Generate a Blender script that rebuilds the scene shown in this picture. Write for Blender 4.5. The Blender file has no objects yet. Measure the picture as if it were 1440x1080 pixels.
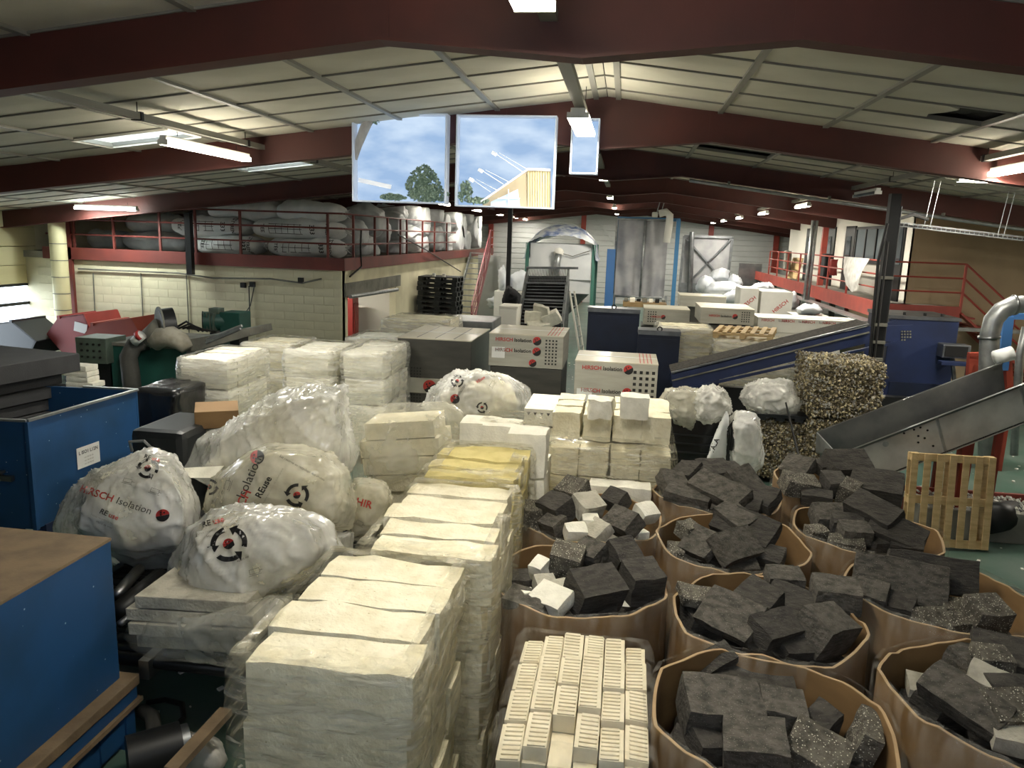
import bpy, bmesh, math, random
from mathutils import Vector, Matrix, Euler, noise
from mathutils.bvhtree import BVHTree
V = Vector
S = bpy.context.scene
COL = S.collection
PI = math.pi
# ------------------------------------------------------------------ camera, world, exposure
FPX, PITCH, ROLL, YAW, EYE = 1080.0, math.radians(11.0), 0.035, math.radians(8.0), V((0, 0, 3.8))
_f = V((-math.sin(YAW) * math.cos(PITCH), math.cos(YAW) * math.cos(PITCH), -math.sin(PITCH)))
_r0 = V((math.cos(YAW), math.sin(YAW), 0)); _u0 = _r0.cross(_f)
_r = _r0 * math.cos(ROLL) + _u0 * math.sin(ROLL); _u = _u0 * math.cos(ROLL) - _r0 * math.sin(ROLL)
cam = bpy.data.objects.new('camera', bpy.data.cameras.new('camera')); COL.objects.link(cam)
cam.matrix_world = Matrix(((_r.x, _u.x, -_f.x, EYE.x), (_r.y, _u.y, -_f.y, EYE.y), (_r.z, _u.z, -_f.z, EYE.z), (0, 0, 0, 1)))
cam.data.sensor_width = 36.0; cam.data.lens = 36.0 * FPX / 1440.0
cam.data.clip_start = 0.05; cam.data.clip_end = 300
S.camera = cam
W = bpy.data.worlds.new('sky'); S.world = W; W.use_nodes = True
nt = W.node_tree; nt.nodes.clear()
_o = nt.nodes.new('ShaderNodeOutputWorld'); _b = nt.nodes.new('ShaderNodeBackground')
_tc = nt.nodes.new('ShaderNodeTexCoord'); _n = nt.nodes.new('ShaderNodeTexNoise'); _rp = nt.nodes.new('ShaderNodeValToRGB')
_n.inputs['Scale'].default_value = 3.0; _n.inputs['Detail'].default_value = 6
_rp.color_ramp.elements[0].position = .35; _rp.color_ramp.elements[0].color = (.55, .68, .85, 1)
_rp.color_ramp.elements[1].position = .65; _rp.color_ramp.elements[1].color = (.95, .96, 1, 1)
nt.links.new(_tc.outputs['Generated'], _n.inputs['Vector']); nt.links.new(_n.outputs['Fac'], _rp.inputs['Fac'])
nt.links.new(_rp.outputs['Color'], _b.inputs['Color']); _b.inputs['Strength'].default_value = 5.5
nt.links.new(_b.outputs['Background'], _o.inputs['Surface'])
S.view_settings.view_transform = 'Standard'; S.view_settings.look = 'None'
S.view_settings.gamma = 1.0; S.view_settings.use_curve_mapping = False
S.view_settings.exposure = 1.4
LAMP_W = 30.0            # watts of each ceiling lamp
try:
    S.cycles.max_bounces = 10; S.cycles.diffuse_bounces = 6; S.cycles.transparent_max_bounces = 16; S.cycles.caustics_reflective = False; S.cycles.caustics_refractive = False
    S.cycles.sample_clamp_indirect = 4.0
except Exception:
    pass

def ray(px, py): return _r * ((px - 720) / FPX) - _u * ((py - 540) / FPX) + _f
def AY(px, py, y): d = ray(px, py); return EYE + d * (y / d.y)
def AX(px, py, x): d = ray(px, py); return EYE + d * (x / d.x)
def AZ(px, py, z): d = ray(px, py); return EYE + d * ((z - EYE.z) / d.z)

# ------------------------------------------------------------------ materials
def lin(h):
    h = h.lstrip('#'); c = [int(h[i:i + 2], 16) / 255 for i in (0, 2, 4)]
    return tuple((x / 12.92 if x <= .04045 else ((x + .055) / 1.055) ** 2.4) for x in c) + (1,)
MATS = {}
def mat(name, col, rough=.6, metal=0., var=None, vscale=4., vstr=(1, 1, 1), bump=0., bscale=20., bstr=(1, 1, 1), spec=.5, alpha=None,
        clear_fac=None, coat=0., emit=0., vlo=.4, vhi=.65, bdet=4, sss=0., vor=False, speck=None, trans_lum=0., ridged=False, flo=.35):
    m = bpy.data.materials.new(name); m.use_nodes = True; t = m.node_tree; L = t.links.new
    b = t.nodes['Principled BSDF']; out = t.nodes['Material Output']
    b.inputs['Base Color'].default_value = lin(col); b.inputs['Roughness'].default_value = rough; b.inputs['Metallic'].default_value = metal
    b.inputs['Specular IOR Level'].default_value = spec; b.inputs['Coat Weight'].default_value = coat; b.inputs['Coat Roughness'].default_value = .15
    tc = t.nodes.new('ShaderNodeTexCoord')
    def mapped(scale):
        mp = t.nodes.new('ShaderNodeMapping'); mp.inputs['Scale'].default_value = scale; L(tc.outputs['Object'], mp.inputs['Vector']); return mp.outputs['Vector']
    colout = None
    if var:
        n = t.nodes.new('ShaderNodeTexNoise'); n.inputs['Scale'].default_value = vscale; n.inputs['Detail'].default_value = 5; L(mapped(vstr), n.inputs['Vector'])
        r = t.nodes.new('ShaderNodeValToRGB'); e = r.color_ramp.elements
        e[0].position = vlo; e[0].color = lin(col); e[1].position = vhi; e[1].color = lin(var)
        L(n.outputs['Fac'], r.inputs['Fac']); colout = r.outputs['Color']
    if speck:                      # (colour, scale, size threshold)
        vn = t.nodes.new('ShaderNodeTexVoronoi'); vn.inputs['Scale'].default_value = speck[1]; L(tc.outputs['Object'], vn.inputs['Vector'])
        r2 = t.nodes.new('ShaderNodeValToRGB'); e = r2.color_ramp.elements; e[0].position = speck[2]; e[0].color = (1, 1, 1, 1); e[1].position = speck[2] + .04; e[1].color = (0, 0, 0, 1)
        L(vn.outputs['Distance'], r2.inputs['Fac'])
        mx = t.nodes.new('ShaderNodeMix'); mx.data_type = 'RGBA'; L(r2.outputs['Color'], mx.inputs['Factor'])
        if colout: L(colout, mx.inputs['A'])
        else: mx.inputs['A'].default_value = lin(col)
        mx.inputs['B'].default_value = lin(speck[0]); colout = mx.outputs['Result']
    if colout: L(colout, b.inputs['Base Color'])
    if bump:
        if vor:
            bn = t.nodes.new('ShaderNodeTexVoronoi'); bo = bn.outputs['Distance']
        else:
            bn = t.nodes.new('ShaderNodeTexNoise'); bn.inputs['Detail'].default_value = bdet; bo = bn.outputs['Fac']
        if ridged: bn.noise_type = 'RIDGED_MULTIFRACTAL'
        bn.inputs['Scale'].default_value = bscale; L(mapped(bstr), bn.inputs['Vector'])
        bp = t.nodes.new('ShaderNodeBump'); bp.inputs['Strength'].default_value = bump; bp.inputs['Distance'].default_value = .02
        L(bo, bp.inputs['Height']); L(bp.outputs['Normal'], b.inputs['Normal'])
    if emit:
        b.inputs['Emission Color'].default_value = lin(col); b.inputs['Emission Strength'].default_value = emit
    if clear_fac is not None:      # thin clear film: mostly transparent, glossy streaks
        tr = t.nodes.new('ShaderNodeBsdfTransparent'); tr.inputs['Color'].default_value = (.97, .97, .95, 1)
        mx = t.nodes.new('ShaderNodeMixShader')
        n = t.nodes.new('ShaderNodeTexNoise'); n.inputs['Scale'].default_value = vscale; n.inputs['Detail'].default_value = 5; L(mapped(vstr), n.inputs['Vector'])
        mr = t.nodes.new('ShaderNodeMapRange'); mr.inputs['From Min'].default_value = flo; mr.inputs['From Max'].default_value = .68
        mr.inputs['To Min'].default_value = clear_fac[0]; mr.inputs['To Max'].default_value = clear_fac[1]
        L(n.outputs['Fac'], mr.inputs['Value']); L(mr.outputs['Result'], mx.inputs['Fac'])
        L(tr.outputs['BSDF'], mx.inputs[1]); L(b.outputs['BSDF'], mx.inputs[2]); L(mx.outputs['Shader'], out.inputs['Surface'])
    if trans_lum:
        tl = t.nodes.new('ShaderNodeBsdfTranslucent'); tl.inputs['Color'].default_value = lin(col)
        if colout: L(colout, tl.inputs['Color'])
        mx = t.nodes.new('ShaderNodeMixShader'); mx.inputs['Fac'].default_value = trans_lum
        L(b.outputs['BSDF'], mx.inputs[1]); L(tl.outputs['BSDF'], mx.inputs[2]); L(mx.outputs['Shader'], out.inputs['Surface'])
    MATS[name] = m; return m
M = MATS
mat('red_steel', '#4e231c', .65, var='#43201a', vscale=1.5, bump=.05)
mat('red_rail', '#9a4034', .5, var='#8a382f', vscale=3); mat('red_dull', '#6d2f27', .6, var='#5f2a24', vscale=2)
mat('panel', '#c4c1b2', .8, var='#b2afa0', vscale=.8, bump=.05, bscale=40)
mat('tbar', '#84837a', .5)
mat('dark_joint', '#3a3936', .8); mat('thin_joint', '#77756d', .8)
mat('torn', '#4a4846', .95, bump=.8, bscale=12)
mat('floor_green', '#3f5a50', .35, var='#5a6a62', vscale=1.3, bump=.05, bscale=30)
mat('floor_line', '#26352f', .5)
mat('yellow_wall', '#cfc9ac', .85, var='#bab397', vscale=1.2, bump=.15, bscale=25)
mat('door_cream', '#c9c39a', .6, var='#bdb58b', vscale=.7, vstr=(1, .2, 3))
mat('far_wall', '#c3c5c4', .5, var='#b5b7b6', vscale=.5)
mat('office_wall', '#e3e0d6', .8)
mat('beige_wall', '#b4a184', .85, var='#a6957a', vscale=1)
mat('concrete', '#8c8a82', .85, var='#77756e', vscale=2, bump=.1)
mat('black', '#161616', .5); mat('dark_metal', '#2b2c2d', .45, .6); mat('grey_metal', '#84878a', .4, .8, var='#6c6f72', vscale=3)
mat('steel', '#8f9190', .33, .9, var='#74767a', vscale=2.2, bump=.03)
mat('chute_steel', '#cfcdc7', .45, .2, var='#aeaca7', vscale=2.5, bump=.06, bscale=6)
mat('galv', '#a3a6a6', .4, .7, var='#8b8e8f', vscale=6)
mat('blue_paint', '#1f4a78', .5, var='#1b4064', vscale=1.6, speck=('#b9c4cc', 9, .03))
mat('blue_deep', '#1d2a4e', .5, var='#18223e', vscale=1.5)
mat('blue_light', '#3f6fa8', .5); mat('blue_pipe', '#3f78a5', .4)
mat('navy', '#151f38', .5, var='#10182c', vscale=2)
mat('rust_top', '#7d6a52', .85, var='#6a5a46', vscale=5, bump=.15, bscale=40)
mat('green_machine', '#22544a', .5, var='#1d463e', vscale=2)
mat('green_grey', '#5b6a5e', .6, var='#4e584e', vscale=4)
mat('dirty_grey', '#77766c', .8, var='#5c5b53', vscale=3)
mat('red_skip', '#8f2f2a', .5, var='#7c2926', vscale=1.5)
mat('orange_skip', '#964030', .5, var='#8f382a', vscale=1.5)
mat('black_foam', '#5f5b54', .95, var='#43413c', vscale=14, vstr=(1, 1, 3), bump=.8, bscale=38, speck=('#a09b8e', 75, .1), spec=.25)
mat('dark_foam', '#4b4843', .95, var='#383633', vscale=10, vstr=(1, 1, 6), bump=.75, bscale=34, bstr=(1, 1, 3), spec=.25, speck=('#8a857a', 60, .07))
mat('speckled_foam', '#6b675d', .95, var='#4a4741', vscale=14, bump=.8, bscale=50, speck=('#c9c5b4', 62, .2), spec=.2)
mat('light_foam', '#b9b5a6', .95, var='#9d998c', vscale=8, bump=.5, bscale=45, spec=.2)
mat('white_foam', '#ebe8da', .9, var='#dcd9ca', vscale=8, bump=.35, bscale=50, spec=.25)
mat('cream_foam', '#dfd9c2', .9, var='#d0c8ac', vscale=6, bump=.8, bscale=24, speck=('#a89f78', 16, .04), spec=.25)
mat('yellow_foam', '#d4c688', .9, var='#c2b476', vscale=6, bump=.4, bscale=40, spec=.25)
mat('ivory_foam', '#dfd6bd', .8, var='#d5cbb0', vscale=5, bump=.1, bscale=40, spec=.3)
mat('film', '#cfc9b2', .13, bump=.9, bscale=6, bstr=(1.5, 1.5, 7), clear_fac=(.06, .62), vscale=3.2, vstr=(1.3, 1.3, 8), flo=.45, coat=.5)
mat('film_v', '#f2efe4', .2, bump=.5, bscale=10, bstr=(6, 6, 1.2), clear_fac=(.06, .45), vscale=4, vstr=(5, 5, 1))
mat('film_m', '#e2e0d8', .14, bump=.9, bscale=6, bstr=(1, 1, 5), coat=.5, clear_fac=(.12, .6), vscale=2.5, vstr=(1, 1, 6))
mat('bag_film', '#ecece8', .13, bump=.35, bscale=2.4, bstr=(.6, 3, 1.8), ridged=True, coat=.7, clear_fac=(.3, .8), vscale=2.2, vstr=(1, 1.5, 1), bdet=8)
mat('bag_clear', '#e0dfd8', .13, bump=.35, bscale=2, bstr=(1, 2.4, 1.4), ridged=True, coat=.3, clear_fac=(.35, .8), vscale=3, vstr=(1, 1.5, 1), bdet=8)
mat('bag_warm', '#e6e2d0', .18, bump=.2, bscale=2, bstr=(2.2, 1, 1), ridged=True, coat=.3, clear_fac=(.3, .75), vscale=2.4, bdet=8)
mat('bag_sheer', '#e4e2d6', .12, bump=.3, bscale=2.4, bstr=(.6, 3, 1.8), ridged=True, coat=.6, clear_fac=(.12, .5), vscale=2.2, vstr=(1, 1.5, 1), bdet=8)
mat('bag_woven', '#e6e8e6', .5, var='#d4d7d7', vscale=3, bump=.3, bscale=8, trans_lum=.15)
mat('bag_pile', '#c8cbcc', .55, var='#aeb2b5', vscale=2.5, bump=.4, bscale=7, trans_lum=.1)
mat('bag_big', '#dfe3e8', .55, var='#cdd3da', vscale=2, bump=.3, bscale=5, trans_lum=.1)
mat('cardboard', '#826540', .7, var='#735836', vscale=2, vstr=(1, 1, 3), bump=.05, bscale=60)
mat('cardboard_in', '#826540', .8, var='#735836', vscale=3)
mat('card_edge', '#a58a66', .8)
mat('box_grey', '#a9a79b', .55, var='#9c9a8e', vscale=1.5, vstr=(1, 1, 6), bump=.1, bscale=10, bstr=(1, 1, 8), coat=.2)
mat('box_top', '#c2bca8', .5, bump=.1, bscale=8, coat=.2)
mat('box_white', '#dddcd4', .6, var='#d0cfc6', vscale=2)
mat('box_dark', '#45443f', .4, var='#3a3936', vscale=2, vstr=(1, 1, 5), bump=.15, bscale=10, bstr=(1, 1, 8), coat=.25)
mat('black_wrap', '#1c1d1f', .25, bump=.5, bscale=8, coat=.3)
mat('black_slab', '#2e2f31', .85, var='#262729', vscale=4, bump=.2, bscale=60)
mat('wood', '#ceb384', .75, var='#b89d6e', vscale=3, vstr=(1, 1, 6), bump=.15, bscale=30)
mat('wood_dark', '#8d7450', .8, var='#75603f', vscale=3)
mat('bale', '#8a7f60', .9, var='#5a523f', vscale=22, bump=1, bscale=30, vlo=.38, vhi=.6)
mat('flake_pale', '#b3a885', .8); mat('flake_grey', '#9c9a92', .7); mat('flake_dark', '#5d5443', .9)
mat('dull_cloth', '#a39e90', .9, var='#878274', vscale=5, bump=.4, bscale=12)
mat('cloth', '#cfcdc8', .85, var='#b5b2ac', vscale=5, bump=.3, bscale=12)
mat('grey_fabric', '#acacae', .85, var='#8c8d92', vscale=1.2, bump=.25, bscale=4, trans_lum=.1)
mat('white_fabric', '#dcdedf', .8, var='#c8cbce', vscale=1.0, bump=.2, bscale=5, trans_lum=.12)
mat('tarp_blue', '#5f78b4', .5, var='#dfe4ea', vscale=2.2, vlo=.38, vhi=.55, bump=.4, bscale=5)
mat('green_leg', '#3f6e62', .5)
mat('text_red', '#b03430', .5); mat('text_black', '#1e1d1c', .5); mat('text_grey', '#4a4845', .6); mat('text_faint', '#86847a', .6)
mat('paper', '#dcdcd8', .6); mat('pink_rail', '#a86a70', .5)
mat('hose_grey', '#4b4a46', .8, bump=.4, bscale=60, bstr=(.1, .1, 1))
mat('lamp_white', '#e6e6e0', .4); mat('glow', '#fff6e0', .4, emit=16.0); mat('glow_cool', '#f0fbf4', .4, emit=16.0)
mat('skylight', '#e8efef', .4, trans_lum=.85)
mat('bright_ground', '#b9bcb8', .9, var='#9fa59c', vscale=3)
mat('glass_dark', '#3a4248', .08, spec=.7); mat('glass_pale', '#7c868c', .08, spec=.7)
mat('snow', '#dedcd4', .9); mat('plastic_dark', '#232628', .45); mat('blue_cap', '#2d567f', .5)
mat('person_dark', '#17171a', .9)

# ------------------------------------------------------------------ builders
class MB:
    def __init__(s): s.bm = bmesh.new()
    def pts(s, vs, fs):
        b = [s.bm.verts.new(v) for v in vs]
        for f in fs:
            try: s.bm.faces.new([b[i] for i in f])
            except ValueError: pass
        return b
    def box(s, c, d, rot=None, bev=0.):
        hx, hy, hz = d[0] / 2, d[1] / 2, d[2] / 2
        R = rot.to_matrix() if isinstance(rot, Euler) else (rot if rot is not None else Matrix.Identity(3))
        c = V(c); vs = [c + R @ V((x * hx, y * hy, z * hz)) for z in (-1, 1) for y in (-1, 1) for x in (-1, 1)]
        b = s.pts(vs, [(0, 2, 3, 1), (4, 5, 7, 6), (0, 1, 5, 4), (2, 6, 7, 3), (0, 4, 6, 2), (1, 3, 7, 5)])
        if bev:
            es = list({e for v in b for e in v.link_edges}); bmesh.ops.bevel(s.bm, geom=es, offset=bev, segments=2, affect='EDGES', profile=.6)
        return s
    def bx(s, x0, x1, y0, y1, z0, z1, bev=0.): return s.box(((x0 + x1) / 2, (y0 + y1) / 2, (z0 + z1) / 2), (abs(x1 - x0), abs(y1 - y0), abs(z1 - z0)), None, bev)
    def bar(s, p0, p1, w, h, up=(0, 0, 1)):
        p0, p1 = V(p0), V(p1); d = p1 - p0; y = d.normalized(); x = y.cross(V(up))
        if x.length < 1e-4: x = y.cross(V((1, 0, 0)))
        x.normalize(); z = x.cross(y)
        return s.box((p0 + p1) / 2, (w, d.length, h), Matrix((x, y, z)).transposed())
    def tube(s, pts, r, seg=8, cap=True):
        pts = [V(p) for p in pts]; n = len(pts); rings = []
        rr = r if isinstance(r, (list, tuple)) else [r] * n
        x = None
        for i, p in enumerate(pts):
            d = (pts[min(i + 1, n - 1)] - pts[max(i - 1, 0)]).normalized()
            if x is None: x = d.orthogonal().normalized()
            else: x = (x - d * x.dot(d)); x = x.normalized() if x.length > 1e-5 else d.orthogonal().normalized()
            y = d.cross(x)
            rings.append([s.bm.verts.new(p + (x * math.cos(a) + y * math.sin(a)) * rr[i]) for a in [2 * PI * k / seg for k in range(seg)]])
        for a, b in zip(rings, rings[1:]):
            for k in range(seg): s.bm.faces.new((a[k], a[(k + 1) % seg], b[(k + 1) % seg], b[k]))
        if cap: s.bm.faces.new(rings[0][::-1]); s.bm.faces.new(rings[-1])
        return s
    def prism(s, poly, vec):
        n = len(poly); vec = V(vec); vs = [V(p) for p in poly] + [V(p) + vec for p in poly]
        s.pts(vs, [tuple(range(n))[::-1], tuple(range(n, 2 * n))] + [(i, (i + 1) % n, (i + 1) % n + n, i + n) for i in range(n)])
        return s
    def grid(s, fn, nu, nv, closed_u=False):
        rows = [[s.bm.verts.new(fn(i / (nu if closed_u else nu - 1), j / (nv - 1))) for i in range(nu)] for j in range(nv)]
        for j in range(nv - 1):
            for i in range(nu if closed_u else nu - 1):
                k = (i + 1) % nu
                s.bm.faces.new((rows[j][i], rows[j][k], rows[j + 1][k], rows[j + 1][i]))
        return rows
    def hull(s, pts):
        vs = [s.bm.verts.new(p) for p in pts]; bmesh.ops.convex_hull(s.bm, input=vs); return s

LOC = {}
def _mesh(name, mb, m, loc, smooth):
    bm = mb.bm
    if loc is not None: bmesh.ops.translate(bm, verts=bm.verts, vec=-V(loc))
    bmesh.ops.recalc_face_normals(bm, faces=bm.faces)
    me = bpy.data.meshes.new(name); bm.to_mesh(me); bm.free()
    for k in (m if isinstance(m, (list, tuple)) else [m]): me.materials.append(M[k] if isinstance(k, str) else k)
    if smooth:
        me.shade_smooth()
        if smooth is not True: me.set_sharp_from_angle(angle=math.radians(smooth))
    return me
def T(name, loc, label, cat, group=None):
    o = bpy.data.objects.new(name, None); COL.objects.link(o); o.location = loc; o.empty_display_size = .1
    o['label'] = label; o['category'] = cat
    if group: o['group'] = group
    LOC[o.name] = V(loc); return o
def part(root, name, mb, m, smooth=False, label=None, stuff=False):
    loc = LOC[root.name]; o = bpy.data.objects.new(name, _mesh(name, mb, m, loc, smooth)); COL.objects.link(o); o.parent = root; LOC[o.name] = loc
    if label: o['label'] = label
    if stuff: o['kind'] = 'stuff'
    return o
def solo(name, mb, m, label, cat, group=None, smooth=False, stuff=False):
    co = [v.co for v in mb.bm.verts]; mn = [min(c[i] for c in co) for i in range(3)]; mx = [max(c[i] for c in co) for i in range(3)]
    loc = V(((mn[0] + mx[0]) / 2, (mn[1] + mx[1]) / 2, mn[2]))
    o = bpy.data.objects.new(name, _mesh(name, mb, m, loc, smooth)); COL.objects.link(o); o.location = loc; LOC[o.name] = loc
    o['label'] = label; o['category'] = cat
    if group: o['group'] = group
    if stuff: o['kind'] = 'stuff'
    return o
def struct(name, mb, m, smooth=False, label=None):
    o = bpy.data.objects.new(name, _mesh(name, mb, m, None, smooth)); COL.objects.link(o); o['kind'] = 'structure'; LOC[o.name] = V((0, 0, 0))
    if label: o['label'] = label
    return o
def piece(root, name, me, loc, rot=(0, 0, 0), scale=(1, 1, 1)):   # repeated part sharing one mesh; loc in world
    o = bpy.data.objects.new(name, me); COL.objects.link(o); o.parent = root; o.location = V(loc) - LOC[root.name]; o.rotation_euler = rot; o.scale = scale; return o
def copy_tree(o, loc, **props):
    c = o.copy(); COL.objects.link(c); c.location = loc; LOC[c.name] = V(loc)
    for k, v in props.items(): c[k] = v
    for ch in list(o.children):
        d = ch.copy(); COL.objects.link(d); d.parent = c; LOC[d.name] = V(loc)
        for g in ch.children:
            e = g.copy(); COL.objects.link(e); e.parent = d; LOC[e.name] = V(loc)
    return c

# ---- lettering
_txt = {}
def letters(s, bold=False):
    if (s, bold) not in _txt:
        cu = bpy.data.curves.new('t', 'FONT'); cu.body = s; cu.align_x = 'CENTER'; cu.align_y = 'CENTER'; cu.size = 1; cu.resolution_u = 2; cu.offset = .02 if bold else 0
        ob = bpy.data.objects.new('t', cu); COL.objects.link(ob); dg = bpy.context.evaluated_depsgraph_get()
        me = bpy.data.meshes.new_from_object(ob.evaluated_get(dg))
        _txt[(s, bold)] = ([v.co.copy() for v in me.vertices], [tuple(p.vertices) for p in me.polygons])
        bpy.data.objects.remove(ob); bpy.data.curves.remove(cu); bpy.data.meshes.remove(me)
    return _txt[(s, bold)]
def dots(mb, c, n, pitch, size):
    for i in range(n[0]):
        for j in range(n[1]):
            x, y = c[0] + (i - (n[0] - 1) / 2) * pitch, c[1] + (j - (n[1] - 1) / 2) * pitch; h = size / 2
            mb.pts([(x - h, y - h, 0), (x + h, y - h, 0), (x + h, y + h, 0), (x - h, y + h, 0)], [(0, 1, 2, 3)])
def shape_text(s, size, bold=False, off=(0, 0)):
    vs, fs = letters(s, bold); mb = MB(); mb.pts([(v.x * size + off[0], v.y * size + off[1], 0) for v in vs], fs); return mb
def disc(mb, c, r, a0=0, a1=2 * PI, n=20, r0=0):
    if r0 == 0 and a1 - a0 > 6.2: mb.pts([(c[0] + r * math.cos(2 * PI * k / n), c[1] + r * math.sin(2 * PI * k / n), 0) for k in range(n)], [tuple(range(n))])
    else:
        for k in range(n):
            b0, b1 = a0 + (a1 - a0) * k / n, a0 + (a1 - a0) * (k + 1) / n
            mb.pts([(c[0] + q * math.cos(b), c[1] + q * math.sin(b), 0) for q, b in ((r0, b0), (r, b0), (r, b1), (r0, b1))], [(0, 1, 2, 3)])
def ladybug(c, r):
    red, blk = MB(), MB()
    disc(red, c, r, PI * .18, PI * 1.18, 14, r * .02); disc(blk, c, r, -PI * .82, PI * .18, 14, r * .02)
    for a, q in ((.5, .5), (.8, .55), (1.0, .3)): 
        d = MB(); disc(blk, (c[0] + math.cos(PI * a) * r * q, c[1] + math.sin(PI * a) * r * q), r * .14)
    return red, blk
def recycle(c, r):
    mb = MB()
    for k in range(3):
        a0 = PI / 2 + k * 2 * PI / 3 + .25; a1 = a0 + 1.35
        disc(mb, c, r, a0, a1, 8, r * .72)
        p = lambda q, a: (c[0] + q * math.cos(a), c[1] + q * math.sin(a), 0)
        mb.pts([p(r * .52, a1), p(r * 1.2, a1), p(r * .86, a1 + .42)], [(0, 1, 2)])
    return mb
def stamp(root, name, mb, m, o, x, y, bvh=None, lift=.004, sub=False):
    """lay flat print (in the plane x, y round o) on a flat face, or press it on to the surface bvh."""
    o, x, y = V(o), V(x).normalized(), V(y).normalized(); n = x.cross(y)
    if bvh is not None:
        bmesh.ops.triangulate(mb.bm, faces=mb.bm.faces)
        for _ in range(2):
            es = [e for e in mb.bm.edges if e.calc_length() > .07]
            if es: bmesh.ops.subdivide_edges(mb.bm, edges=es, cuts=1); bmesh.ops.triangulate(mb.bm, faces=mb.bm.faces)
    bad = []
    for v in mb.bm.verts:
        p = o + x * v.co.x + y * v.co.y
        if bvh is not None:
            h = bvh.ray_cast(p + n * 1.5, -n, 4.0)
            if h[0] is None: bad.append(v); v.co = p
            else: v.co = h[0] + n * lift + h[1] * lift * (1 if h[1].dot(n) > 0 else -1)
        else: v.co = p + n * lift
    if bad: bmesh.ops.delete(mb.bm, geom=bad, context='VERTS')
    if not mb.bm.verts: mb.bm.free(); return None
    return part(root, name, mb, m)

rnd = random.Random(7)
def nz(p, s=1., seed=0.): return noise.noise(V(p) * s + V((seed * 7.3, seed * 3.1, seed * 1.7)))
def ridge(p, s, seed=0.): return 1 - abs(noise.noise(V((p.x * s[0], p.y * s[1], p.z * s[2])) + V((seed * 5.1, seed * 2.3, seed)))) * 2.2
# ------------------------------------------------------------------ the hall
XR, SL, ZC = -.38, .12, 5.68
XL, XW, YF, YB = -14.9, 12.5, 46.0, -3.0
def zceil(x): return ZC - SL * abs(x - XR)
mb = MB(); mb.bx(XL - .2, XW + .2, YB, YF + .2, -.15, 0); floor = struct('floor', mb, 'floor_green', label='green painted concrete hall floor with darker lines')
for x0, y0, x1, y1 in ((4.3, 9.3, 6.6, 7.3), (5.0, 8.9, 7.0, 9.6)):
    mb = MB(); mb.bar((x0, y0, .002), (x1, y1, .002), .09, .004); part(floor, 'floor_line', mb, 'floor_line')
mb = MB(); r = random.Random(3)
for i in range(900):
    x, y = r.uniform(.5, 8.5), r.uniform(8.5, 15.5)
    if r.random() < .4: x, y = r.uniform(-3, 1), r.uniform(9, 26)
    if r.random() < .08: x, y = r.uniform(-5, -2), r.uniform(4, 7)
    s = r.uniform(.008, .035); mb.box((x, y, s * .3), (s * 2, s * 1.3, s * .6), Euler((0, 0, r.uniform(0, 3))))
o = part(floor, 'foam_crumbs', mb, 'snow', stuff=True)
# walls
mb = MB(); mb.bx(XL, XW, -.5, -.3, 0, 3.4); mb.bx(XL, XW, -.5, -.3, 4.2, 5.9); mb.bx(XL, -1.4, -.5, -.3, 3.4, 4.2); mb.bx(1.4, XW, -.5, -.3, 3.4, 4.2)  # unseen wall; opening sized to let sky light fill faces turned to the camera
struct('wall_back', mb, 'dirty_grey')
mb = MB(); mb.bx(XW, XW + .2, YB, YF, 0, 5); struct('wall_right', mb, 'beige_wall')
mb = MB(); n = 19; pz = 5.8 / n
prof = []
for i in range(n):
    z = i * pz; prof += [(z, .0), (z + pz * .78, .0), (z + pz * .86, .045), (z + pz * .96, .045)]
prof.append((5.8, 0))
vs = [(x, YF + d, z) for x in (XL, XW) for z, d in prof]; k = len(prof)
mb.pts(vs, [(i, i + 1, k + i + 1, k + i) for i in range(k - 1)])
mb.bx(XL, XW, YF + .08, YF + .2, 0, 5.8); wf = struct('wall_far', mb, 'far_wall', label='pale grey far wall of horizontally ribbed metal cladding')
for px in (820, 1093, 1127, 690, 605, 1000):
    p = AY(px, 330, YF - .2); mb = MB(); mb.bx(p.x - .14, p.x + .14, YF - .22, YF - .02, 0, 5.2); part(wf, 'steel_column', mb, 'red_rail')
mb = MB(); mb.bar(AY(828, 295, YF - .15), AY(868, 345, YF - .15), .12, .12); part(wf, 'diagonal_brace', mb, 'far_wall')
# left wall with the half-raised roller door
DY0, DY1, DZ = 12.5, 17.9, 1.68
mb = MB(); mb.bx(XL - .2, XL, YB, DY0, 0, 4.6); mb.bx(XL - .2, XL, DY1, YF, 0, 4.6); mb.bx(XL - .2, XL, DY0, DY1, 3.95, 4.6)
wl = struct('wall_left', mb, 'yellow_wall')
door = bpy.data.objects.new('door_1', None); COL.objects.link(door); door['kind'] = 'structure'; door['label'] = 'cream sectional roller door half raised on the left wall'; LOC[door.name] = V((0, 0, 0))
mb = MB(); mb.bx(XL - .1, XL - .06, DY0, DY1, DZ + .46, 4.0); part(door, 'backing_sheet', mb, 'door_cream')
z = DZ + .5
while z < 3.95:
    h = min(.46, 3.96 - z); mb = MB(); mb.bx(XL - .06, XL + .02, DY0, DY1, z + .008, z + h - .008, .006); part(door, 'panel', mb, 'door_cream'); z += h
mb = MB()
for a, b in ((DY0, 13.9), (14.05, 16.2), (16.35, DY1)): pass
mb.bx(XL - .06, XL + .03, DY0, DY1, DZ - .03, DZ + .05); mb.bx(XL - .06, XL + .03, DY0, DY1, DZ + .44, DZ + .5)
for y in (DY0, 14.0, 15.9, DY1 - .08): mb.bx(XL - .06, XL + .03, y, y + .08, DZ, DZ + .5)
part(door, 'window_frame', mb, 'dark_metal')
mb = MB(); mb.bx(XL - .2, XL - .08, DY0 - 4, DY1 + 6, -.12, -.1)
mb = MB(); mb.bx(XL - 16, XL - .2, DY0 - 12, DY1 + 14, -.2, -.05); struct('ground', mb, 'bright_ground', label='pale sunlit yard outside the roller door')
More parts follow.
